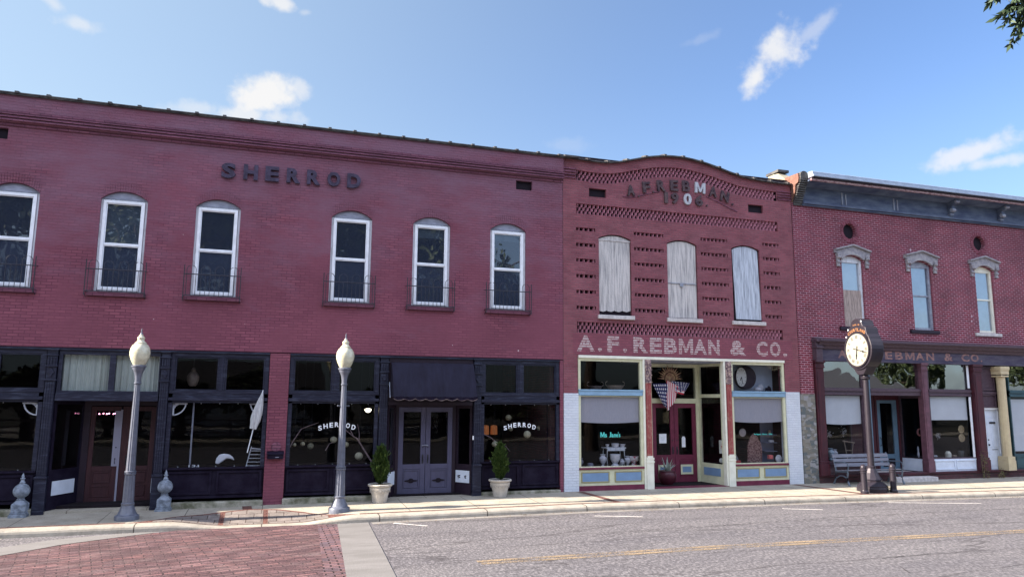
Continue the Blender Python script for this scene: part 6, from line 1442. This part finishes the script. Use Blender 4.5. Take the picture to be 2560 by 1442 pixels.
for x, lab in ((5.62, 'left amber shaded wall lamp deep in the fourth display window'), (5.86, 'right amber shaded wall lamp deep in the fourth display window')):
    o = empty('amber_lamp', (x+.1, 2.0, 1.5), lab, 'lamp', 'pair of amber lamps'); g = MB(); g.lathe([(.095, -.13), (.10, -.1), (.09, .11), (.02, .13)], x+.16, 1.6, 1.54, 12); g.build('lamp_shade', OR, o, smooth=True); g = MB(); g.tube([(x+.16, 1.6, 1.66), (x+.16, 1.6, 3.9)], .004, 4); g.build('cord', M['iron'], o)
o = empty('glass_pendant', (-1.74, .8, 2.85), 'frosted acorn pendant lamp behind the transom above the left display window', 'lamp')
g = MB(); g.lathe([(.07, -.20), (.10, -.16), (.135, -.05), (.135, .03), (.10, .10), (.05, .15), (.055, .18), (.02, .24)], -1.74, .8, 2.84, 20); g.build('globe', mat('smoky_globe', (.30, .25, .20), .35, col2=(.18, .14, .13), vscale=9), o, smooth=True); g = MB(); g.tube([(-1.74, .8, 3.05), (-1.74, .8, 3.9)], .008, 5); g.build('stem', M['iron'], o)
g = MB()
for i, dx in enumerate((0, .055, .10, .13, .19, .215)): g.ball((-3.71+dx*1.55, .99, 1.98+.01*(i % 2)), .014, 5)
tag(g.build('reflected_lights', emit('pink_reflection', (1, .35, .55), 3)), 'row of small pink glows imitating lights reflected in the stained door glass', 'reflected lights')  # glowing dots stand in for lights mirrored in the door glass
g = MB(); K = 14; prof = []
for j in range(K+1):
    pass
g.ball((-.93, .35, .93), .16, 10, sz=.62, sy=.8); g.lathe([(.10, 0), (.085, .03)], -.80, .32, .96, 12, axis='y')
g2 = MB(); pts = [(-1.10, .86), (-1.03, .84), (-.95, .90), (-.86, .97), (-.76, .96), (-.68, .92), (-.72, 1.0), (-.80, 1.06), (-.92, 1.08), (-1.02, 1.06), (-1.08, .98)]
g2.prism(pts, .30, .42); tag(g2.build('ceramic_shell', M['white'], bevel=.04, seg=3), 'white ceramic shell lying in the left display window', 'ornament')
g = MB(); g.box(-1.66, -1.42, .16, .18, .80, .86); o = g.build('number_plate', M['navy']); tag(o, 'small dark plate with white house number 131 in the left display window corner', 'sign'); text('number', '131', M['white'], o, -1.65, -1.43, .805, .855, .158, .003, .02)
g = MB(); g.tube([(-1.63, .2, 2.25), (-1.63, .2, .8)], .02, 6); tag(g.build('display_pole', M['tin_l']), 'thin grey pole standing inside the left display window', 'pole')

# narrow brick shop: left transom baskets, table and pots
WIC = mat('wicker', (.42, .33, .25), .85, col2=(.26, .20, .17), vscale=30)
def basket(x, y, z, w, h_, lab, mt):
    o = empty('basket', (x, y, z), lab, 'basket', 'baskets on the transom ledge'); g = MB(); g.lathe([(w*.32, 0), (w*.42, h_*.5), (w*.48, h_), (w*.46, h_), (w*.40, h_*.5), (w*.30, .01)], x, y, z, 24); g.build('bowl', mt, o, smooth=True)
    for s in (-1, 1):
        g = MB(); g.tube([(x+s*w*.45+s*.06*math.sin(t*math.pi/6), y, z+h_*.9+.075*(1-math.cos(t*math.pi/6))*.5*1.6) if t < 4 else (x+s*w*.45+s*.06*math.sin(t*math.pi/6), y, z+h_*.9+.075*(1-math.cos(t*math.pi/6))*.8) for t in range(7)], .009, 5); g.build('handle', mt, o)
basket(8.62, .5, 2.665, .42, .10, 'greyish basket with loop handles on the transom ledge', mat('grey_wicker', (.22, .18, .17), .85, var=.3, vscale=30)); basket(9.20, .45, 2.665, .52, .12, 'larger tan basket with loop handles on the transom ledge', WIC)
CER = mat('white_ceramic', (.62, .63, .68), .35, col2=(.42, .44, .5), vscale=12)
def vase(x, y, z, prof, lab, mt=CER, name='urn', cat='urn', grp=None):
    g = MB(); g.lathe(prof, x, y, z, 18); o = g.build(name, mt, smooth=True); tag(o, lab, cat, grp); return o
ux = lambda s: [(.055*s, 0), (.06*s, .02*s), (.03*s, .05*s), (.05*s, .09*s), (.10*s, .17*s), (.105*s, .24*s), (.07*s, .29*s), (.05*s, .31*s), (.085*s, .34*s), (.07*s, .35*s)]
tb = empty('plant_stand', (9.17, .5, .58), 'small white metal table in the display window under the teal letters', 'table')
g = MB(); g.box(8.88, 9.48, .38, .72, 1.06, 1.09); g.box(8.92, 9.44, .37, .38, 1.0, 1.06); g.build('top', M['white_old'], tb, bevel=.004)
for x in (8.93, 9.43):
    for y in (.42, .68): g = MB(); g.tube([(x, y, 1.06), (x+(.02 if x > 9 else -.02), y, .8), (x, y, .58)], .011); g.build('leg', M['white_old'], tb)
for a in ((9.18, .45, 1.09, [(.06, 0), (.09, .02), (.10, .07), (.105, .10), (.09, .11)], 'white round basket pot in the middle of the small white table', 'bowl'), (8.94, .45, 1.09, [(.03, 0), (.035, .04), (.055, .08), (.05, .085)], 'small white cup at the left end of the small white table', 'cup'), (9.40, .45, 1.09, [(.05, 0), (.06, .04), (.085, .08), (.08, .085)], 'white bowl at the right end of the small white table', 'bowl')):
    vase(a[0], a[1], a[2], a[3], a[4], CER, a[5], a[5])
random.seed(9)
vase(8.78, .4, .58, ux(.95), 'pale lidded urn left of the small white table'); vase(9.10, .3, .58, [(.09, 0), (.11, .03), (.06, .10), (.09, .13), (.13, .2), (.14, .33), (.13, .34)], 'largest white fluted planter under the small white table', name='planter', cat='planter')
vase(9.31, .3, .58, ux(.6), 'small white candlestick urn between the two planters'); vase(9.50, .35, .58, ux(.8), 'blue grey urn right of the small white table'); vase(9.68, .32, .58, [(.05, 0), (.09, .02), (.05, .08), (.13, .18), (.14, .26), (.13, .27)], 'white and red compote bowl near the right edge of the window', mat('red_white_glaze', (.6, .58, .6), .4, col2=(.3, .04, .08), vscale=9, pk=(.48, .55)), 'compote', 'bowl')
vase(8.10, .35, .58, ux(.7), 'dim grey urn in the left corner of the display window', mat('grey_pottery', (.2, .2, .26), .6)); vase(8.38, .35, .58, [(.07, 0), (.09, .05), (.08, .1), (.06, .11)], 'low grey bowl near the left corner of the display window', bpy.data.materials['grey_pottery'], 'bowl', 'bowl')
# right display window
bd_ = MB(); bd_.box(12.8, 14.5, .55, .58, 2.68, 3.44); bd_.build('transom_backboard', mat('pale_blue_board', (.42, .48, .58), .8, var=.06), B2)
o = empty('hanging_clock', (13.3, .35, 3.05), 'dark double sided wall clock hanging behind the right transom', 'clock')
g = MB(); g.lathe([(.33, 0), (.34, .01), (.34, .14), (.33, .15)], 13.46, .36, 3.07, 32, axis='y'); g.build('case', M['maroon_sh'], o, smooth=True)
g = MB(); g.lathe([(.01, -.002), (.28, -.002), (.28, 0)], 0, 0, 0, 32, axis='y')
for i, v in enumerate(g.v): g.v[i] = (13.27+v[0]*.62, .345+v[1]-.0, 3.08+v[2])
fo = g.build('clock_face', mat('clock_paper', (.62, .62, .56), .6), o)
g = MB(); g.tube([(13.27, .335, 3.08), (13.22, .335, 2.98)], .010, 4); g.tube([(13.27, .335, 3.08), (13.30, .335, 2.88)], .008, 4)
for k in range(12): a = 2*math.pi*k/12; g.tube([(13.27+.13*math.cos(a), .34, 3.08+.20*math.sin(a)), (13.27+.155*math.cos(a), .34, 3.08+.245*math.sin(a))], .006, 4)
g.build('hands', M['hole'], fo)
vase(13.83, .35, 2.665, [(.10, 0), (.12, .05), (.10, .10), (.04, .13)], 'white teapot on the right transom ledge', CER, 'teapot', 'teapot')
g = MB(); g.lathe([(.01, 0), (.09, .005), (.10, .02)], 14.0, .42, 2.78, 18, axis='y'); tag(g.build('plate', CER), 'white plate propped on the right transom ledge', 'plate', 'plates in the windows')
g = MB(); g.prism([(14.12, 2.67), (14.32, 2.67), (14.30, 2.78), (14.24, 2.84), (14.20, 2.76), (14.14, 2.78)], .35, .42); tag(g.build('figurine', M['navy'], bevel=.01), 'dark bird figurine at the right end of the transom ledge', 'figurine')
rug = mat('rose_tapestry', (.32, .20, .18), .9, col2=(.12, .05, .05), vscale=22, pk=(.42, .58))
g = MB(); P_ = [(13.38, .60), (13.88, .60), (13.90, .95), (13.86, 1.15), (13.76, 1.33), (13.62, 1.45), (13.50, 1.33), (13.40, 1.1)]; g.prism([(x+.05, z) for x, z in P_], .42, .46)
tag(g.build('arched_basket', rug, bevel=.012), 'tall arched woven floral panel in the middle of the right display window', 'basket')
g = MB(); g.lathe([(.01, 0), (.10, .006), (.115, .02)], 14.37, .22, .71, 20, axis='y'); tag(g.build('plate', CER), 'round white plate in the right corner of the right display window', 'plate', 'plates in the windows')
g = MB(); g.lathe([(.01, 0), (.10, .006), (.12, .02)], 13.36, .5, 1.46, 20, axis='y'); tag(g.build('plate', mat('brown_rim_plate', (.45, .40, .40), .4, var=.2)), 'grey brown plate hung beside the small teal words', 'plate', 'plates in the windows')
vase(12.98, .5, .58, [(.12, 0), (.16, .05), (.15, .15), (.10, .25), (.05, .38), (.03, .40)], 'grey dried flower bouquet left of the arched woven panel', mat('dried_flowers', (.26, .25, .26), .95, col2=(.12, .12, .12), vscale=20), 'bouquet', 'dried flowers')
g = MB(); g.box(12.86, 13.10, .28, .34, .60, .68); tag(g.build('red_box', mat('red_enamel', (.5, .06, .06), .4), bevel=.01), 'red box low at the left of the right display window', 'box'); g = MB(); g.box(14.06, 14.20, .26, .36, .70, .82); tag(g.build('red_tin', mat('coral_tin', (.6, .14, .14), .4), bevel=.01), 'coral red tin right of the arched woven panel', 'tin')
sh = empty('shelf_unit', (14.2, .5, .6), 'blue grey shelf unit at the right side of the right display window', 'shelf'); g = MB(); g.box(14.05, 14.50, .62, .65, .58, 1.76); g.build('back', mat('blue_grey_paint', (.16, .17, .24), .7), sh)
for z in (.9, 1.15, 1.38): g = MB(); g.box(14.07, 14.48, .42, .62, z, z+.02); g.build('shelf', bpy.data.materials['blue_grey_paint'], sh)
vase(14.28, .5, 1.40, [(.03, 0), (.06, .03), (.03, .07), (.05, .10), (.02, .13)], 'small gilt figurine on the top shelf of the blue grey unit', WIC, 'figurine', 'figurine'); vase(14.33, .5, 1.17, [(.06, 0), (.08, .02), (.08, .05), (.07, .06)], 'white dish on the middle shelf of the blue grey unit', CER, 'dish', 'dish')
# side light of the wine doors
g = MB(); g.box(12.62, 12.86, .62, .64, .86, 1.24); o = g.build('leaf_picture', M['cream_w']); tag(o, 'framed red maple leaf picture behind the angled side window', 'picture')
g = MB(); pts = []
for t in range(20): a = 2*math.pi*t/20; r_ = .10 if t % 2 else .045; pts.append((12.75+r_*math.cos(a), 1.05+r_*1.1*math.sin(a)))
g.prism(pts, .610, .619); g.build('leaf', mat('red_leaf', (.55, .05, .04), .7), o)
vase(12.98, .6, 1.10, [(.02, 0), (.08, .03), (.10, .07), (.08, .11), (.02, .13)], 'cream round gourd behind the angled side window', mat('gourd', (.72, .66, .38), .5), 'gourd', 'gourd')
g = MB(); g.lathe([(.01, 0), (.075, .004), (.09, .015)], 12.98, .7, 1.50, 18, axis='y'); tag(g.build('plate', CER), 'blue and white plate high behind the angled side window', 'plate', 'plates in the windows')
for x, lab in ((12.66, 'cream oval dish on the floor of the angled side window, left one'), (12.98, 'cream oval dish on the floor of the angled side window, right one')):
    g = MB(); g.lathe([(.03, 0), (.06, .004), (.07, .015)], x, .6, .66, 16, axis='y'); tag(g.build('dish', M['cream_w']), lab, 'dish')
g = MB(); g.box(10.95, 11.19, 1.166, 1.170, 1.14, 1.41); o = g.build('paper_notice', M['white']); tag(o, 'white paper notice taped in the left wine coloured door', 'notice')
g = MB(); 
for k in range(3): g.box(11.0+.01*k, 11.13-.01*k, 1.164, 1.166, 1.30-.04*k, 1.305-.04*k)
g.build('writing', M['blue_p'], o)
g = MB(); g.prism([(11.70, 1.02), (11.82, 1.02), (11.82, 1.28), (11.79, 1.33), (11.73, 1.33), (11.70, 1.28)], 1.165, 1.17); tag(g.build('hang_tag', M['white']), 'white tag shaped notice hanging in the right wine coloured door', 'notice')
# red corner block shop windows
vase(16.42, .45, .62, ux(1.0), 'pale blue tall vase in the window behind the bench', mat('blue_glaze', (.35, .45, .52), .4, var=.3), 'vase', 'vase'); vase(16.62, .5, .62, ux(.9), 'white lidded jar beside the pale blue vase behind the bench', CER, 'jar', 'jar')
for (x, z, lab) in ((16.42, 1.38, 'white flower cluster at the left of the window behind the bench'), (17.0, 1.45, 'white flower cluster high in the middle of the window behind the bench'), (20.75, 1.30, 'white blossom spray in the window beside the maroon pilaster')):
    g = MB(); random.seed(int(x*10)); leafcloud(g, 60, lambda: ((x+random.gauss(0, .05), .5+random.gauss(0, .03), z+random.gauss(0, .05)), Vector((random.uniform(-1, 1), -1, random.uniform(-1, 1)))), .045, .8); tag(g.build('blossoms', CER, fix=False), lab, 'flowers', 'blossoms in the red brick block windows')
g = MB(); g.tube([(17.1, .5, .62), (17.0, .5, 1.2)], .015); g.tube([(17.25, .5, .62), (17.35, .5, 1.15)], .015); g.tube([(16.95, .5, 1.18), (17.4, .5, 1.12)], .02); g.tube([(17.05, .5, .9), (17.3, .5, .88)], .012); tag(g.build('wooden_easel', WIC), 'wooden easel frame in the window behind the bench', 'easel')
vase(19.1, 1.15, .58, [(.12, 0), (.13, .02), (.13, .12), (.12, .14)], 'white bowl behind the slate blue door glass', CER, 'bowl', 'bowl')
vase(21.02, .4, .63, [(.09, 0), (.095, .05), (.095, .13), (.06, .17), (.05, .19)], 'cream stoneware crock in the window beside the maroon pilaster', M['cream_w'], 'crock', 'crock'); vase(21.72-.15, .4, .63, [(.07, 0), (.09, .05), (.10, .18), (.09, .2)], 'dark bucket in the right corner of the window beside the maroon pilaster', mat('bucket', (.08, .09, .09), .6), 'bucket', 'bucket')
vase(20.52, .45, .63, [(.05, 0), (.08, .03), (.05, .07)], 'small white dish left of the stoneware crock', CER, 'dish', 'dish'); vase(21.33, .45, .63, [(.05, 0), (.09, .03), (.06, .06)], 'low tan bowl right of the stoneware crock', WIC, 'bowl', 'bowl')
for z, lab in ((1.52, 'upper round wicker disc hanging beside the maroon pilaster'), (1.24, 'lower round wicker disc hanging beside the maroon pilaster')):
    g = MB(); g.lathe([(.01, 0), (.125, .005), (.13, .02)], 21.56, .3, z, 20, axis='y'); tag(g.build('wicker_disc', mat('straw', (.45, .36, .22), .8, var=.3, vscale=20) if 'straw' not in bpy.data.materials else bpy.data.materials['straw']), lab, 'wall hanging', 'round wicker discs')
g = MB(); g.tube([(20.15+.1*math.cos(a/2), .62, 1.42+.11*math.sin(a/2)) for a in range(14)], .028, 6); tag(g.build('wreath', mat('wreath', (.25, .10, .10), .9)), 'small red wreath behind the glass left of the narrow mauve pilaster', 'wreath')
vase(19.95, .55, .64, [(.02, 0), (.035, .1), (.02, .2), (.03, .24), (.01, .34)], 'slim white bottle in the angled window beside the slate blue door', CER, 'bottle', 'bottle')
# weeds at the foot of the maroon pilaster
random.seed(8)
WD = mat('weed_leaf', (.08, .12, .03), .7, col2=(.2, .13, .08), vscale=20)
for x, y, h_, lab in ((21.9, -.16, .85, 'dry weed growing up against the wide maroon pilaster'), (22.5, -.2, .3, 'low weed at the foundation left of the yellow column'), (16.15, -2.0, .16, 'small green weed growing between clock base and right bollard')):
    g = MB(); z0 = walk_z(x, y)
    for k in range(5):
        xx = x+random.uniform(-.12, .12); g.tube([(xx, y, z0), (xx+random.uniform(-.06, .06), y, z0+h_*.6), (xx+random.uniform(-.1, .1), y, z0+h_*random.uniform(.7, 1))], .004, 4)
    o = empty('weed', (x, y, z0), lab, 'weed'); g.build('stem', WD, o); g = MB(); leafcloud(g, 90, lambda: ((x+random.uniform(-.14, .14), y+random.uniform(-.05, .05), z0+h_*random.random()**1.4), Vector((random.uniform(-1, 1), random.uniform(-1, .3), .3))), .05, .5); g.build('leaves', WD, o, fix=False)

# ================================================================== TREES
random.seed(33)
LF = mat('tree_leaf', (.028, .042, .018), .7, col2=(.05, .07, .028), vscale=1.3); BK = mat('tree_bark', (.10, .075, .06), .9, var=.3, vscale=8, bump=.5)
def tree(x, y, h_, r_, lab, n=2600, clumps=26, size=.45, seed=1):
    random.seed(seed); e_ = empty('tree', (x, y, 0), lab, 'tree', 'trees across the street'); t = MB(); t.tube([(x, y, -.3), (x+.1, y, h_*.25), (x-.1, y+.1, h_*.5), (x, y, h_*.8)], [.32, .26, .18, .06], 8)
    C = []
    for k in range(clumps):
        a = random.uniform(0, 2*math.pi); el = random.uniform(-.35, 1.4); rr = random.uniform(.45, .95); c = Vector((x+r_*rr*math.cos(a)*math.cos(el*.7), y+r_*rr*math.sin(a)*math.cos(el*.7), h_*.62+h_*.34*math.sin(el)*rr)); C.append((c, r_*random.uniform(.22, .4)))
        if k < 12: t.tube([(x, y, h_*random.uniform(.25, .45)), tuple((c+Vector((x, y, h_*.4)))/2+Vector((0, 0, .2))), tuple(c)], [.12, .07, .03], 5)
    t.build('trunk', BK, e_, smooth=True); f = MB()
    def fn():
        c, q = random.choice(C); d = Vector((random.gauss(0, 1), random.gauss(0, 1), random.gauss(0, .8))).normalized(); return tuple(c+d*q*random.uniform(.5, 1)), d
    leafcloud(f, n, fn, size, .9); f.build('crown', LF, e_, fix=False); return e_
for i, a in enumerate(((-17, -38, 19, 6.5, 'tall dark tree farthest left across the street'), (-8, -34, 19, 7, 'broad tall tree across the street facing the left storefront'), (1, -37, 18.5, 6.5, 'tall tree straight across from the brick pier'), (9, -34, 16, 5.6, 'rounded tree across from the curved parapet'), (16, -42, 14, 5, 'smaller rounded tree set back on the lawn'), (-27, -36, 19, 7, 'spreading tree at the far left of the lawn'))):
    tree(*a, seed=i+5, n=6000, size=.42, clumps=40)
for i, a in enumerate(((48, -62, 7, 4, 'low tree left of the dark roofed house'), (60, -60, 8, 4.5, 'low bushy tree behind the dark roofed house'), (72, -52, 8, 4.5, 'bushy tree right of the dark roofed house'), (86, -46, 9, 5, 'last bushy tree far along the street'))):
    tree(*a, seed=i+50, n=2200, size=.5, clumps=16)
for i, (x, y) in enumerate([(-22, -29.5), (-17.5, -29), (-13, -29.8), (-9, -29), (-5, -29.6), (-1, -29), (3, -29.7), (7, -29.1), (11, -29.6), (15.5, -29), (21, -30), (27, -29.4), (33, -30)]):
    t_ = tree(x, y, 2.6+.7*((i*7) % 3), 1.9, 'dense dark shrub in the row behind the rail fence across the street', seed=i+90, n=1500, size=.3, clumps=12); t_['category'] = 'shrub'; t_['group'] = 'row of shrubs behind the fence'; t_.name = 'shrub'
# branch tip of the tree that overhangs the camera side on the right
e_ = empty('street_tree', (15.5, -16.0, 0), 'leafy tree whose drooping branch tips hang into the upper right corner', 'tree')
t = MB(); t.tube([(15.5, -16, -.3), (15.3, -15.8, 3), (15.4, -15.5, 6), (15, -15.2, 9)], [.35, .28, .22, .1], 10)
tip = CP+((2545-1280)/1850*rt2-(10-721)/1850*up2+fw).normalized()*12.5
lim = [Vector((15.4, -15.5, 6)), Vector((tip.x+2.4, tip.y-1.6, tip.z+1.6)), tip+Vector((.55, -.1, .55)), tip]
t.tube([tuple(p) for p in lim], [.14, .08, .03, .012], 7)
random.seed(12); tw = []
right = rt2; upv = up2
for k in range(22):
    s0 = tip+right*random.uniform(-.05, 1.2)+upv*random.uniform(-.05, 1.0)+fw*random.uniform(-.5, .5); d = (right*random.uniform(-1, .3)+Vector((0, 0, -1))*random.uniform(.2, 1)).normalized(); ln = random.uniform(.2, .42)
    s1 = s0+d*ln; tw.append((s0, s1)); t.tube([tuple(s0+(tip+right*.6+upv*.6-s0)*.5), tuple(s0), tuple(s1)], [.012, .007, .003], 4)
for a_, b_ in (((.10, .10), (-.28, -.20)), ((.12, .02), (-.10, -.55)), ((.05, .15), (-.30, .08)), ((.15, -.05), (.02, -.42)), ((.12, .0), (-.02, -.30)), ((.0, .1), (-.16, -.12)), ((.1, .05), (-.2, -.3))):
    s0 = tip+right*a_[0]+upv*a_[1]; s1 = tip+right*b_[0]+upv*b_[1]; tw.append((s0, s1)); t.tube([tuple(tip+right*.3+upv*.3), tuple(s0), tuple(s1)], [.01, .007, .003], 4)
t.build('trunk', BK, e_, smooth=True)
f = MB()
def fn():
    a_, b_ = random.choice(tw); s = random.random(); return tuple(a_+(b_-a_)*s), ((b_-a_).normalized()+Vector((random.uniform(-.8, .8), random.uniform(-.8, .8), random.uniform(-.8, .2))))
leafcloud(f, 1150, fn, .12, .34)
for k in range(900):
    c = Vector((15, -15.2, 8.6)); d = Vector((random.gauss(0, 1.4), random.gauss(0, 1.1), abs(random.gauss(0, 1)))); leafcloud(f, 1, lambda: (tuple(c+d), d.normalized()), .3, .7)
f.build('crown', mat('street_tree_leaf', (.022, .042, .026), .6, col2=(.05, .08, .04), vscale=6), e_, fix=False)

# house, fence and rail across the street, seen only as reflections
h = empty('house', (52, -44, 0), 'low pale house with a dark hipped roof across the street', 'house')
g = MB(); g.box(40, 64, -50, -40, -.2, 3.0); g.build('wall', M['parge'], h)
g = MB(); i = 0; g.v += [(39, -51, 3), (65, -51, 3), (65, -39, 3), (39, -39, 3), (46, -45, 5.6), (58, -45, 5.6)]
for f_ in ((0, 1, 5, 4), (1, 2, 5), (2, 3, 4, 5), (3, 0, 4), (3, 2, 1, 0)): g.f.append(f_); g.m.append(0)
g.build('roof', M['roofing'], h)
fe_ = empty('rail_fence', (-5, -27.5, 0), 'dark three rail fence along the far side of the street', 'fence')
g = MB()
for z in (.4, .75, 1.1): g.box(-22, 12, -27.53, -27.47, z, z+.08)
g.build('rail', M['brownframe'], fe_)
for k in range(18): g = MB(); g.box(-22+2*k-.05, -22+2*k+.05, -27.56, -27.44, .0, 1.25); g.build('fence_post', M['brownframe'], fe_)
h = empty('white_cottage', (-6, -52, 0), 'white board cottage with a grey roof beyond the fence', 'house')
g = MB(); g.box(-14, 4, -56, -48, -.2, 3.2); g.build('wall', M['white'], h); g = MB(); g.prismx([(-57, 3.2), (-47, 3.2), (-52, 5.6)], -14.5, 4.5); g.build('roof', M['roofing'], h)
